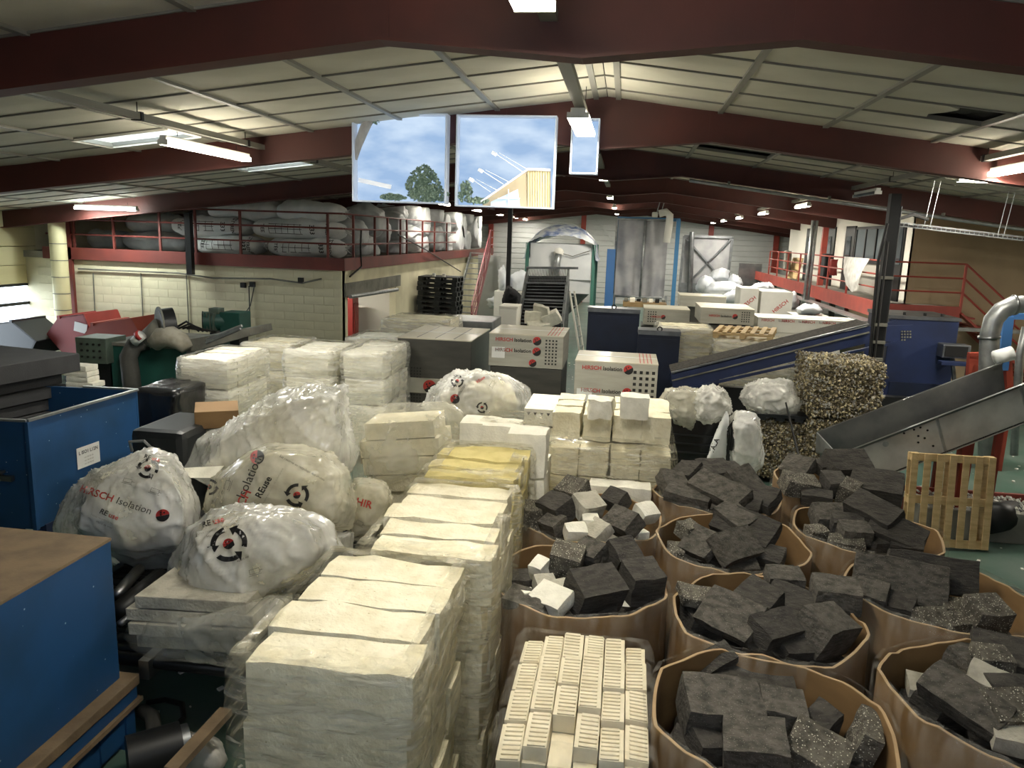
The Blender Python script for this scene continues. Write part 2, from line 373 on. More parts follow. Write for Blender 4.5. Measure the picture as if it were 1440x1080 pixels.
mb = MB(); dx_ = AY(83, 360, 17.1).x; mb.tube([(dx_, 17.1, 0), (dx_, 17.1, 3.72)], .19, 14)
col = solo('round_duct', mb, 'door_cream', 'cream round vertical duct standing in the left corner beside roller door', 'duct', smooth=40)
for z in (1.2, 1.6, 2.0, 2.4, 2.8, 3.2):
    mb = MB(); mb.tube([(dx_, 17.1, z), (dx_, 17.1, z + .02)], .196, 14); part(col, 'seam_ring', mb, 'dirty_grey')
# ceiling panels
cx = [.15 + 1.36 * i for i in range(12)]
skyl = {(-1, 4, 6), (-1, 4, 11)}          # (side, column, row)
dark = {(1, 1, 12), (1, 2, 11), (-1, 8, 7)}; torn = {(1, 2, 5)}
ceil = bpy.data.objects.new('ceiling', None); COL.objects.link(ceil); ceil['kind'] = 'structure'; ceil['label'] = 'sloping ceiling of stained pale panels in a grey grid'; LOC[ceil.name] = V((0, 0, 0))
Y0c, RP = 4.8, .8
mb = MB(); mb.box((0, 0, 0), (1.345, .785, .03), None); bmesh.ops.subdivide_edges(mb.bm, edges=mb.bm.edges[:], cuts=1, use_grid_fill=True)
for v in mb.bm.verts:
    if abs(v.co.x) < .1 and abs(v.co.y) < .1: v.co.z -= .012
pm = _mesh('panel', mb, 'panel', None, False)
cells = []
for s in (-1, 1):
    for i in range(-1, 11):
        for j in range(-9, 52):
            if s == -1 and i > 10: continue
            xa = cx[i] if i >= 0 else 0; xb = cx[i + 1] if i >= 0 else .15
            x0, x1 = XR + s * xa, XR + s * xb
            if max(x0, x1) > XW + 1: continue
            cells.append((s, i, j, (x0 + x1) / 2, Y0c + RP * (j + .5), abs(x1 - x0)))
near = sorted([c for c in cells if c[2] >= 0 and c[1] >= 0], key=lambda c: c[4] + (8 if abs(c[3]) > 6.5 and c[4] < 9 else 0))
nearset = set(id(c) for c in near[:285])
rest, roof = MB(), MB()
for c in cells:
    s, i, j, x, y, w = c; z = zceil(x); rot = Euler((0, s * math.atan(SL), 0)); key = (s, i, j)
    if key not in skyl: roof.box((x, y, z + .42), (w + .02, RP + .02, .02), rot)
    if key in skyl or key in dark or key in torn: continue
    if id(c) in nearset: piece(ceil, 'panel', pm, (x, y, z + .02), rot)
    else: rest.box((x, y, z + .02), (w - .015, RP - .015, .03), rot)
part(ceil, 'far_panels', rest, 'panel', stuff=True)
struct('roof', roof, 'dark_joint')
for s in (-1, 1):
    for i in range(0, 11):
        x = XR + s * cx[i]
        if x > XW or x < XL: continue
        mb = MB(); mb.bx(x - .035, x + .035, YB, YF, zceil(x) - .02, zceil(x) + .035); part(ceil, 'grid_bar', mb, 'tbar')
mb = MB()
for j in range(-9, 53):
    y = Y0c + RP * j
    for s in (-1, 1):
        xe = XL if s < 0 else XW; mb.bar((XR, y, zceil(XR) + .012), (xe, y, zceil(xe) + .012), .022, .05)
part(ceil, 'cross_joints', mb, 'thin_joint', stuff=True)
for s, i, j in sorted(torn):
    x0, x1 = XR + s * cx[i], XR + s * cx[i + 1]; y0 = Y0c + RP * j; zf = lambda x: zceil(x) + .005
    poly = [(x0, y0), (x0 + .62, y0), (x0 + .72, y0 + .1), (x0 + .86, y0 + .2), (x0 + .8, y0 + .42), (x0 + .7, y0 + .62), (x0 + .74, y0 + RP - .02), (x0, y0 + RP - .02)]
    mb = MB(); mb.prism([(a, b, zf(a)) for a, b in poly], (0, 0, .03)); part(ceil, 'broken_panel', mb, 'panel', label='panel torn away at one corner')
    mb = MB(); mb.grid(lambda u, v: V((x0 + .5 + .95 * u, y0 - .1 + 1.1 * v, zceil(x0 + .9 * u) + .06 - .14 * max(0, nz((u * 4, v * 4, 1), 1)) + .0)), 14, 14)
    part(ceil, 'torn_insulation', mb, 'torn', smooth=True)
for s, i, j in sorted(skyl):
    x0, x1 = sorted((XR + s * cx[i], XR + s * cx[i + 1])); y0, y1 = Y0c + RP * j, Y0c + RP * (j + 1)
    mb = MB(); mb.grid(lambda u, v: V((x0 + (x1 - x0) * u, y0 + (y1 - y0) * v, zceil(x0 + (x1 - x0) * u) + .3 + .045 * math.sin(u * 2 * PI * 7))), 71, 2)
    part(ceil, 'corrugated_skylight', mb, 'skylight', smooth=True)
    mb = MB(); zz = min(zceil(x0), zceil(x1)) - .02; zt = max(zceil(x0), zceil(x1)) + .4
    mb.bx(x0 - .02, x0, y0, y1, zceil(x0) - .04, zt); mb.bx(x1, x1 + .02, y0, y1, zceil(x1) - .04, zt)
    for yy in (y0, y1): mb.prism([(x0, yy, zceil(x0) - .04), (x1, yy, zceil(x1) - .04), (x1, yy, zt), (x0, yy, zt)], (0, .02, 0))
    part(ceil, 'skylight_curb', mb, 'office_wall')
# red portal frames
def frame(i, y):
    zb = lambda x: 5.29 - SL * abs(x - XR)
    rt = bpy.data.objects.new('trim_%d' % i, None); COL.objects.link(rt); rt['kind'] = 'structure'; rt['label'] = 'dark red steel portal frame spanning the hall under the ceiling'; LOC[rt.name] = V((0, 0, 0))
    H = 1.43
    for s in (-1, 1):
        xe = XL if s < 0 else XW; xh = XR + s * H
        mb = MB(); mb.prism([(xh, y, zb(xh)), (xe, y, zb(xe)), (xe, y, zb(xe) + .4), (xh, y, zb(xh) + .4)], (0, .03, 0)); part(rt, 'rafter_web', mb, 'red_steel')
        mb = MB(); mb.bar((xh, y + .015, zb(xh)), (xe, y + .015, zb(xe)), .2, .02); part(rt, 'rafter_flange', mb, 'red_steel')
        mb = MB(); mb.prism([(XR, y, 5.0), (xh, y, zb(xh)), (xh, y, zb(xh) + .4), (XR, y, zb(XR) + .4)], (0, .03, 0)); part(rt, 'apex_haunch', mb, 'red_steel')
        mb = MB(); mb.bar((XR, y + .015, 5.0), (xh, y + .015, zb(xh)), .2, .02); part(rt, 'haunch_flange', mb, 'red_steel')
        mb = MB(); mb.bar((xh, y - .0, zb(xh)), (xh, y - .0, zb(xh) + .4), .1, .012, (0, 1, 0)); part(rt, 'stiffener', mb, 'red_steel')
        if s < 0: continue
        mb = MB(); mb.bx(xe - s * .15 - .08, xe - s * .15 + .08, y - .09, y + .12, 0, zb(xe) + .2); part(rt, 'steel_column', mb, 'red_steel')
    return rt
for i, y in enumerate((-.2, 5.62, 11.05, 16.9, 22.7, 28.4, 34.1, 39.8, 45.2)): frame(i + 1, y)
# ------------------------------------------------------------------ mezzanine on the left: block wall, red deck edge
MX, MY = -6.6, 17.5
mz = bpy.data.objects.new('wall_mezzanine', None); COL.objects.link(mz); mz['kind'] = 'structure'; mz['label'] = 'cream painted block wall under the left storage deck'; LOC[mz.name] = V((0, 0, 0))
mb = MB(); mb.bx(XL, MX, MY + .02, MY + .2, 0, 2.84); part(mz, 'mortar_backing', mb, 'yellow_wall')
mb = MB(); mb.box((0, 0, 0), (.497, .03, .197), None, .004); bm_ = _mesh('block', mb, 'yellow_wall', None, False)
r = random.Random(2); z = .6; row = 0
while z < 2.8:
    x = XL + .6 - (.25 if row % 2 else 0)
    while x < MX - .1:
        w = min(.5, MX - x); piece(mz, 'block', bm_, (x + w / 2, MY + .008 + r.uniform(0, .004), z + .1), (0, 0, 0), (w / .5, 1, 1)); x += .5
    z += .2; row += 1
OY0, OY1 = AX(489, 420, MX).y, AX(557, 420, MX).y
mb = MB(); mb.bx(MX - .2, MX, MY, OY0, 0, 2.84); mb.bx(MX - .2, MX, OY1, 38, 0, 2.84); mb.bx(MX - .2, MX, OY0, OY1, 2.35, 2.84)
part(mz, 'side_wall', mb, 'yellow_wall')
mb = MB(); mb.bx(MX - .16, MX + .05, OY0 - .25, OY1 + .3, 2.2, 2.52); part(mz, 'shutter_box', mb, 'dirty_grey')
mb = MB(); mb.tube([(MX + .1, OY0 - .1, 2.2), (MX + .1, OY1 - .2, 2.12)], .05); part(mz, 'shutter_roller', mb, 'galv')
mb = MB(); mb.bx(-11, MX - .2, OY1 + .6, OY1 + .7, 0, 2.8); part(mz, 'inner_wall', mb, 'office_wall')
FILL_LAMP = (MX - 1.6, (OY0 + OY1) / 2 + .3)  # where the added lamp that brightens the doorway hangs
mb = MB(); mb.bx(XL, MX + .04, MY - .04, 38.0, 2.84, 3.0); part(mz, 'deck_slab', mb, 'concrete')
mb = MB(); mb.bx(XL + .6, MX + .1, MY - .1, MY - .02, 2.83, 3.12); mb.bx(MX + .02, MX + .1, MY - .1, 38, 2.83, 3.12); part(mz, 'deck_edge', mb, 'red_dull')
p = AY(97, 360, MY - .05); mb = MB(); mb.bx(p.x - .1, p.x + .1, MY - .1, MY - .02, 0, 4.3); part(mz, 'steel_column', mb, 'red_dull')
mb = MB(); mb.tube([AY(110, 378, MY - .06), AY(250, 384, MY - .06), AY(300, 391, MY - .06), AY(380, 392, MY - .06), AY(425, 398, MY - .06), AY(452, 392, MY - .06)], .022, 6); part(mz, 'wall_conduit', mb, 'dirty_grey')
for px in (131, 198, 262): 
    mb = MB(); mb.tube([AY(px, 384, MY - .04), AY(px + 4, 470, MY - .04)], .014, 6); part(mz, 'drop_pipe', mb, 'dirty_grey')
for px, py in ((342, 401), (355, 400), (423, 394)):
    p = AY(px, py, MY - .05); mb = MB(); mb.box(p, (.12, .08, .12)); part(mz, 'socket_box', mb, 'dark_metal')
mb = MB(); mb.tube([AY(350, 402, MY - .06), AY(352, 470, MY - .06)], .014, 6); mb.tube([AY(358, 400, MY - .08), AY(352, 430, MY - .2), AY(338, 450, MY - .4)], .012, 6); part(mz, 'hanging_cable', mb, 'black')
mb = MB(); mb.tube([AX(508, 324, MX + .12), AX(507, 350, MX + .12), AX(508, 375, MX + .1), AX(492, 389, MX + .1)], .025, 6); part(mz, 'black_hose', mb, 'black')
mb = MB(); mb.tube([AX(560, 330, MX + .12), AX(600, 352, MX + .2), AX(648, 382, MX + .1)], .02, 6); part(mz, 'hanging_cable', mb, 'black')
# railings
def railing(name, pts, posts, label, heights=(.42, .78, 1.12), m='red_rail', rr=.022):
    o = T(name, pts[0], label, 'railing')
    for h in heights:
        mb = MB(); mb.tube([V(p) + V((0, 0, h)) for p in pts], rr, 6); part(o, 'rail', mb, m)
    for p in posts:
        mb = MB(); mb.bx(p[0] - .025, p[0] + .025, p[1] - .025, p[1] + .025, p[2] - .1, p[2] + heights[-1]); part(o, 'post', mb, m)
    return o
dz = 3.12
fr = [AY(px, 330, MY - .06).x for px in (104, 160, 225, 275, 338, 461)]
railing('deck_railing', [(XL + .7, MY - .06, dz - .1), (MX + .06, MY - .06, dz - .1)], [(x, MY - .06, dz - .1) for x in fr], 'red steel railing along the front of left storage deck', m='red_dull')
sy = [MY + .3] + [AX(px, 340, MX + .06).y for px in (497, 527, 545, 563, 572, 594, 611, 628)]
railing('deck_railing', [(MX + .06, MY, dz - .1), (MX + .06, sy[-1] + 1.5, dz - .1)], [(MX + .06, y, dz - .1) for y in sy[1:]], 'red steel railing along the side of left storage deck', m='red_dull')
# steps up to the left deck
st = T('staircase', (MX + .5, 30, 0), 'grey open steel stairs with pink handrail up to left deck', 'stairs')
s0, s1 = V((MX + .12, 28.6, .15)), V((MX + .12, 32.2, 3.0)); wdt = .82
for k in range(15):
    p = s0.lerp(s1, k / 14); mb = MB(); mb.bx(p.x, p.x + wdt, p.y, p.y + .26, p.z - .035, p.z); part(st, 'tread', mb, 'galv')
for dx in (0, wdt):
    mb = MB(); mb.bar(s0 + V((dx, -.1, -.15)), s1 + V((dx, 0, -.05)), .05, .2); part(st, 'stringer', mb, 'pink_rail' if dx else 'galv')
for h in (.35, .65, .95):
    mb = MB(); mb.tube([s0 + V((wdt, -.1, h)), s1 + V((wdt, 0, h)), s1 + V((wdt, .8, h))], .025, 6); part(st, 'handrail', mb, 'pink_rail')
for t in (0, .33, .66, 1):
    p = s0.lerp(s1, t); mb = MB(); mb.bx(p.x + wdt - .03, p.x + wdt + .03, p.y - .03, p.y + .03, p.z - .1, p.z + .97); part(st, 'handrail_post', mb, 'pink_rail')
# ------------------------------------------------------------------ office block and its gallery on the right
GX, GY, GZ, OX, OYf = 6.3, 19.8, 2.42, 7.12, 20.9
mb = MB(); mb.bx(OX, XW, OYf, OYf + .15, 0, 4.9); wo = struct('wall_office', mb, 'beige_wall', label='beige rendered front wall of the raised office')
dp = lambda px: AX(px, 360, OX).y
OYe = dp(1108)
mb = MB(); mb.bx(OX, OX + .15, OYf, OYe, GZ, 4.9); wos = struct('wall_office_side', mb, 'office_wall', label='white side wall of the raised office with dark doors')
for n, (a, b) in enumerate(((1133, 1141), (1161, 1173), (1188, 1201))):
    y1, y0 = dp(a), dp(b)
    d = bpy.data.objects.new('door_%d' % (n + 2), None); COL.objects.link(d); d['kind'] = 'structure'; d['label'] = 'dark door in the white office wall'; LOC[d.name] = V((0, 0, 0))
    mb = MB(); mb.bx(OX - .05, OX + .02, y0, y1, GZ, GZ + 2.02); part(d, 'door_leaf', mb, 'dark_metal')
    mb = MB(); mb.bx(OX - .07, OX - .045, y0 + (y1 - y0) * .3, y1 - (y1 - y0) * .25, GZ + .9, GZ + 1.7); part(d, 'pane', mb, 'glass_dark')
y1, y0 = dp(1203), dp(1248)
wn = bpy.data.objects.new('window_4', None); COL.objects.link(wn); wn['kind'] = 'structure'; wn['label'] = 'dark framed office window above the gallery'; LOC[wn.name] = V((0, 0, 0))
mb = MB()
for q in (0, .34, .67, 1): y = y0 + (y1 - y0) * q; mb.bx(OX - .06, OX + .02, y - .04, y + .04, GZ + .95, GZ + 1.95)
mb.bx(OX - .06, OX + .02, y0, y1, GZ + .9, GZ + 1.0); mb.bx(OX - .06, OX + .02, y0, y1, GZ + 1.9, GZ + 1.98); part(wn, 'window_frame', mb, 'dark_metal')
for q in (0, .34, .67):
    ya = y0 + (y1 - y0) * q; mb = MB(); mb.bx(OX - .03, OX - .01, ya + .04, ya + (y1 - y0) * .33 - .04, GZ + 1.0, GZ + 1.9); part(wn, 'pane', mb, 'glass_pale')
d = bpy.data.objects.new('door_5', None); COL.objects.link(d); d['kind'] = 'structure'; d['label'] = 'dark half glazed office door behind the pole'; LOC[d.name] = V((0, 0, 0))
y1, y0 = dp(1254), dp(1271)
mb = MB(); mb.bx(OX - .05, OX + .02, y0, y1, GZ, GZ + 2.02); part(d, 'door_leaf', mb, 'dark_metal'); mb = MB(); mb.bx(OX - .07, OX - .045, y0 + .08, y1 - .08, GZ + .95, GZ + 1.92); part(d, 'pane', mb, 'glass_dark')
gal = bpy.data.objects.new('trim_20', None); COL.objects.link(gal); gal['kind'] = 'structure'; gal['label'] = 'red edged gallery deck outside the office'; LOC[gal.name] = V((0, 0, 0))
GE = 8.0
mb = MB(); mb.bx(GX + .03, OX, GY, 39, GZ - .15, GZ); mb.bx(GX + .03, GE, GY + .05, OYf, GZ - .15, GZ); part(gal, 'deck_slab', mb, 'concrete')
mb = MB(); mb.bx(GX - .04, GX + .04, GY, 39, GZ - .34, GZ + .05); mb.bx(GX - .04, GE, GY - .04, GY + .04, GZ - .34, GZ + .05); part(gal, 'deck_edge', mb, 'red_rail')
mb = MB(); mb.bx(GX - .02, GX + .06, GY - .06, 39, GZ - .2, GZ - .16); part(gal, 'deck_edge_lip', mb, 'orange_skip')
mb = MB(); mb.bx(GX - .4, GX - .05, GY + .3, 37, GZ - .46, GZ - .42); part(gal, 'cable_tray', mb, 'galv')
mb = MB(); mb.bx(GX - .3, XW, GY - .3, GY - .1, GZ - .5, GZ - .42); part(gal, 'cable_tray', mb, 'galv')
for y in (21, 26, 31, 36):
    mb = MB(); mb.bx(GX + .3, GX + .46, y, y + .16, 0, GZ - .15); part(gal, 'deck_post', mb, 'dirty_grey')
gy = [GY] + [AX(px, 380, GX).y for px in (1193, 1165, 1142, 1124, 1107, 1093, 1081)]
railing('gallery_railing', [(GX, GY, GZ), (GX, gy[-1], GZ)], [(GX, y, GZ) for y in gy], 'red railing along the long side of office gallery', (.38, .72, 1.06))
railing('gallery_railing', [(GX, GY, GZ), (GE, GY, GZ)], [(GE, GY, GZ)], 'red railing across the end landing in front of beige wall', (.38, .72, 1.06))
st = T('staircase', (GE + 1, GY, 0), 'red steel stairs with three rails going down from office landing', 'stairs')
a, b = V((GE, GY, GZ)), V((GE + 2.9, GY, .0))
for dy in (0, .85):
    mb = MB(); mb.bar(a + V((0, dy, -.1)), b + V((0, dy, -.1)), .05, .26, (0, 1, 0)); part(st, 'stringer', mb, 'red_rail')
for k in range(1, 12):
    p = a.lerp(b, k / 12); mb = MB(); mb.bx(p.x - .13, p.x + .13, p.y + .02, p.y + .84, p.z - .04, p.z); part(st, 'tread', mb, 'red_rail')
for h in (.38, .72, 1.06):
    mb = MB(); mb.tube([a + V((0, 0, h)), b + V((0, 0, h))], .024, 6); part(st, 'handrail', mb, 'red_rail')
for t in (.42, .98):
    p = a.lerp(b, t); mb = MB(); mb.bx(p.x - .025, p.x + .025, p.y - .025, p.y + .025, p.z - .1, p.z + 1.06); part(st, 'handrail_post', mb, 'red_rail')
# red columns beside the gallery
for px, yy in ((1157, 24.0),):
    p = AX(px, 360, GX + .5); mb = MB(); mb.bx(p.x - .09, p.x + .09, p.y - .09, p.y + .09, 0, 4.7); struct('trim_21', mb, 'red_rail', label='red steel column rising through the gallery')
# ------------------------------------------------------------------ lamps
def lamp(x, y, z, ln, along, on, label, cool=False, hang=True, group=None, hw=.06, pw=1.):
    o = T('strip_light', (x, y, z), label, 'lamp', group)
    ax = V((0, 1, 0)) if along == 'y' else V((1, 0, 0)); sd = V((1, 0, 0)) if along == 'y' else V((0, 1, 0))
    c = V((x, y, z))
    def bxx(hl, hw, z0, z1):
        m_ = MB(); d = (hw * 2, hl * 2, z1 - z0) if along == 'y' else (hl * 2, hw * 2, z1 - z0); m_.box((x, y, z + (z0 + z1) / 2), d, None, .008); return m_
    part(o, 'housing', bxx(ln / 2, hw * .7, .02, .08), 'lamp_white')
    part(o, 'diffuser', bxx(ln / 2 - .01, hw, -.03, .025), ('glow_cool' if cool else 'glow') if on else 'glass_pale')
    for e in (-1, 1):
        m_ = MB(); m_.box(c + ax * (e * ln / 2), (hw * 2.05, .02, .06) if along == 'y' else (.02, hw * 2.05, .06)); part(o, 'end_cap', m_, 'lamp_white')
    if hang:
        for e in (-.35, .35):
            m_ = MB(); p = c + ax * (ln * e) + V((0, 0, .1)); m_.tube([p, V((p.x, p.y, z + .155))], .005, 4); part(o, 'hanger', m_, 'dark_metal')
    if on:
        ld = bpy.data.lights.new('lamp_tube', 'AREA'); ld.shape = 'RECTANGLE'; ld.size = .14; ld.size_y = ln * .95; ld.energy = LAMP_W * ln / 1.3 * ((.8 if x < -5 else 2.3) if y > 20 else .8 if y < 6 else 1.25) * pw; ld.color = (1, .94, .82) if not cool else (.93, 1, .95)
        lo = bpy.data.objects.new('lamp_tube', ld); COL.objects.link(lo); lo.location = c + V((0, 0, -.06)); lo.rotation_euler = (0, 0, 0 if along == 'y' else PI / 2)
    return o
g = 'ceiling strip lights'
for n, y in enumerate((None, 4.02, 9.7, 17.8, 25.5, 34, 42)):
    if n: lamp(-.62, y, 5.12 if y < 20 else 5.08, 1.6 if y < 12 else 1.25, 'y', True, ['', 'glowing strip light nearest on ridge line at the top of picture', 'glowing strip light, second along the ridge line', 'glowing strip light, third along the ridge line', 'glowing strip light, fourth along the ridge line', 'small far strip light, fifth along the ridge line', 'smallest far strip light at the end of ridge line'][n], group=g, hw=.12 if y < 12 else .09)
lamp(-5.42, 9.65, 4.72, 2.05, 'y', True, 'long glowing strip light under left cable tray beside skylight', group=g, pw=.85)
for y, w in ((24.5, 'nearest'), (30, 'second'), (35.5, 'third'), (40.5, 'fourth'), (44.5, 'farthest')):
    lamp(-5.85, y, 4.68, 1.5, 'y', True, 'strip light above left deck, %s of the far left line' % w, group=g)
for n, (y, on) in enumerate(((-.6, 1), (4.2, 1), (10.75, 1), (15.84, 0), (21.3, 1), (27.2, 1), (32.8, 1), (38, 1), (42.5, 1))):
    if n > 1: lamp(4.5 if n < 2 else 4.62 if n < 3 else 4.45, y, 4.78, 1.4, 'y', bool(on), ['strip light on the right line above viewer', 'strip light on the right line outside the frame', 'glowing strip light cut off at right picture edge', 'unlit grey strip light on the right line', 'glowing strip light after the unlit one on right line', 'strip light on right line, second past the unlit one', 'strip light on right line, third past the unlit one', 'strip light on right line, fourth past the unlit one', 'tiny strip light at the far end of right line'][n], group=g)
p0, p1 = AY(106, 291, 16.6), AY(193, 295, 16.6)
lamp((p0.x + p1.x) / 2, 16.6, p0.z - .02, (p1 - p0).length, 'x', True, 'cool white twin strip light hanging before left storage deck', True, group=g, pw=.75)
p0, p1 = AY(1347, 250, 13.8), AY(1428, 258, 13.8)
lamp((p0.x + p1.x) / 2, 13.8, (p0.z + p1.z) / 2, (p1 - p0).length, 'x', True, 'glowing strip light lying across near the right picture edge', group=g, pw=2)
lamp(9.6, 14.0, 4.1, 1.5, 'y', True, 'strip light over the right aisle outside the picture', group=g, pw=1.6)  # unseen lamp added to brighten the beige office wall
lamp(FILL_LAMP[0], FILL_LAMP[1], 2.68, 1.2, 'x', True, 'strip light on the ceiling inside the deck doorway', hang=False, group=g)  # unseen lamp added to lift the dark inside of the doorway
def tray(name, p0, p1, w, h, m, label, clamps=0):
    o = T(name, p0, label, 'cable tray'); mb = MB(); mb.bar(p0, p1, w, h); part(o, 'tray', mb, m)
    for k in range(clamps):
        c = V(p0).lerp(V(p1), (k + .5) / clamps); mb = MB(); mb.box(c, (w * 1.25, .05, h * 1.3)); part(o, 'clamp', mb, 'dark_metal')
        mb = MB(); mb.tube([c, (c.x, c.y, zceil(c.x))], .006, 4); part(o, 'hanger', mb, 'dark_metal')
    return o
tray('cable_tray', (-5.38, 2, 4.93), (-5.38, 24, 4.93), .1, .07, 'tbar', 'long grey cable tray over left row of lamps', 9)
tray('cable_tray', (-5.85, 24, 4.86), (-5.85, 45, 4.86), .07, .06, 'galv', 'thin cable tray over the far left lamps', 6)
tray('cable_tray', (4.5, 2, 4.97), (4.45, 45, 4.95), .09, .07, 'tbar', 'long grey cable tray over the right row of lamps', 12)
tray('cable_tray', (-.62, 1, 5.28), (-.62, 45, 5.22), .12, .06, 'tbar', 'perforated cable tray running along the ridge', 12)
# conduit clipped under third frame, wire basket tray by the office
o = T('conduit', (1, 16.7, 5), 'pale conduit clipped under the third red frame', 'conduit')
mb = MB(); mb.tube([(x, 16.7, 5.29 - SL * abs(x - XR) - .08) for x in (1.2, 4, 7, 11.5)], .035, 8); part(o, 'pipe', mb, 'galv', True)
for x in (2, 4, 6.2, 8.2, 10):
    mb = MB(); mb.box((x, 16.75, 5.29 - SL * abs(x - XR) - .04), (.04, .1, .12)); part(o, 'clip', mb, 'dirty_grey')
mb = MB(); mb.tube([(x, 11.0, 5.0 + SL * abs(x - XR) * .72 - .06) for x in (XR + 1.4, XR, XR - 1.4)], .02, 6); 
mb.bm.free()
o = T('wire_tray', AY(1273, 320, 14.6), 'galvanised wire basket cable tray hanging before the office', 'cable tray')
a, b = AY(1268, 318, 14.6), AY(1460, 341, 14.6)
mb = MB()
for dy in (-.1, 0, .1):
    for dzz in (0, .06):
        if dy == 0 and dzz: continue
        mb.bar(a + V((0, dy, dzz)), b + V((0, dy, dzz)), .008, .008)
for k in range(30):
    c = a.lerp(b, k / 29); mb.bar(c + V((0, -.1, 0)), c + V((0, .1, 0)), .006, .006); 
    for dy in (-.1, .1): mb.bar(c + V((0, dy, 0)), c + V((0, dy, .06)), .006, .006, (1, 0, 0))
part(o, 'basket', mb, 'galv')
for t in (.18, .72):
    c = a.lerp(b, t)
    for dx in (-.04, .06):
        mb = MB(); mb.tube([c + V((dx, 0, 0)), (c.x + dx + .08, c.y, zceil(c.x) - .05)], .006, 4); part(o, 'hanger', mb, 'galv')
mb = MB(); mb.tube([a + V((0, 0, .02)), b + V((0, 0, .02))], .02, 6); part(o, 'cable', mb, 'black')
# ------------------------------------------------------------------ glowing boxes added for window reflections, under second frame
def reflection_box(n, pxl, pxr, pyt, pyb, content, label):
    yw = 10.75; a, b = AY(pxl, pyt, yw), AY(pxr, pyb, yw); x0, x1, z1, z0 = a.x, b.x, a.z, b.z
    rt = bpy.data.objects.new('window_%d' % n, None); COL.objects.link(rt); rt['kind'] = 'structure'; rt['label'] = label; LOC[rt.name] = V((0, 0, 0))  # added box shows a window reflection; the hall has no window here
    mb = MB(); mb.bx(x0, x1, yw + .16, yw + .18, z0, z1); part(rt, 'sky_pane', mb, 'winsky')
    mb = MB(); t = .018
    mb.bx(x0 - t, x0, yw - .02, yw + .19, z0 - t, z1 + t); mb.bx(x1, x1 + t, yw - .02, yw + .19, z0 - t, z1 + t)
    mb.bx(x0, x1, yw - .02, yw + .19, z1, z1 + t); mb.bx(x0, x1, yw - .02, yw + .19, z0 - t, z0); part(rt, 'window_frame', mb, 'winframe')  # frame of the added reflection box, not of a real window
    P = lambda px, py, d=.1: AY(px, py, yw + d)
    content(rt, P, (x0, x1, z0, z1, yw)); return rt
ws = bpy.data.materials.new('winsky'); ws.use_nodes = True; t = ws.node_tree; b = t.nodes['Principled BSDF']; M['winsky'] = ws  # clouded colours glow by emission in place of a reflected sky
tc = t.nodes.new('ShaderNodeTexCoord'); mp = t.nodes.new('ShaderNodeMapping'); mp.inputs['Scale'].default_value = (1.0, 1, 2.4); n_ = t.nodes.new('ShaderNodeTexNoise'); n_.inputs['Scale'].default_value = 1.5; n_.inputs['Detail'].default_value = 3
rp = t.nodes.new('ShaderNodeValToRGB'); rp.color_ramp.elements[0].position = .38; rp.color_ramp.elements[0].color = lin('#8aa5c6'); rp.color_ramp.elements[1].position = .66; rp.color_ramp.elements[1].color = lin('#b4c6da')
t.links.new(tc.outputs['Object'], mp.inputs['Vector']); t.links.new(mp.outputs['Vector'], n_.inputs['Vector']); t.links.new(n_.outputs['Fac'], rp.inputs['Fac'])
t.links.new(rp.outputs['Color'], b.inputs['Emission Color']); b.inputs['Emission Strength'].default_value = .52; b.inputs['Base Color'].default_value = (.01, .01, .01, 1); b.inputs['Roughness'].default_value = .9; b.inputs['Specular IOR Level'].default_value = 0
mat('winframe', '#aeb8c6', .5, emit=.12)  # frame glows slightly as part of the imitated reflection
mat('leafy', '#5f7263', .8, var='#7b8c7c', vscale=9, emit=.1); mat('bark', '#8f8d88', .8, var='#6f6d69', vscale=12, vstr=(1, 1, .3), emit=.15)  # reflected tree glows faintly though it is no lamp
mat('gable_yellow', '#b6a77f', .7, emit=.2); mat('gable_shade', '#9d917a', .7, emit=.15); mat('gable_glass', '#a9bcd4', .3, emit=.25); mat('lamp_head', '#d9dde2', .5, emit=.25)  # shaded side is a duller copy; all parts glow to read as reflections
def leaves_mb(c, rx, rz, n, seed, y, s=.02):
    mb = MB(); r = random.Random(seed)
    for i in range(n):
        a, q = r.uniform(0, 2 * PI), math.sqrt(r.random()); x, z = c.x + math.cos(a) * q * rx * (1 - .3 * max(0, math.sin(a))), c.z + math.sin(a) * q * rz
        mb.box((x, y + r.uniform(-.04, .04), z), (s * r.uniform(.6, 1.6), s * .3, s * r.uniform(.5, 1.2)), Euler((r.uniform(-1, 1), r.uniform(0, 3), r.uniform(-1, 1))))
    return mb
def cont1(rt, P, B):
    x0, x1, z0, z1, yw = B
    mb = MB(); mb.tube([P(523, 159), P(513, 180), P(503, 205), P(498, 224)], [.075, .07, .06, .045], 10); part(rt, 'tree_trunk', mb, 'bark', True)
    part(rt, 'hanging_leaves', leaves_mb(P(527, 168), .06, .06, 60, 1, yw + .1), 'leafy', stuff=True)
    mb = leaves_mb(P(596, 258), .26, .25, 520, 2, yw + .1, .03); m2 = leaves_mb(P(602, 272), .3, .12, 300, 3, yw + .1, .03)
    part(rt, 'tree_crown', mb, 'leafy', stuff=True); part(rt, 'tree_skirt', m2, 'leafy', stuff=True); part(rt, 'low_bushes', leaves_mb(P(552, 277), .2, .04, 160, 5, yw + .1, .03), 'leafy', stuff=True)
    mb = MB(); mb.bar(P(504, 253, .12), P(550, 263, .12), .01, .06); part(rt, 'lamp_glint', mb, 'lamp_head')
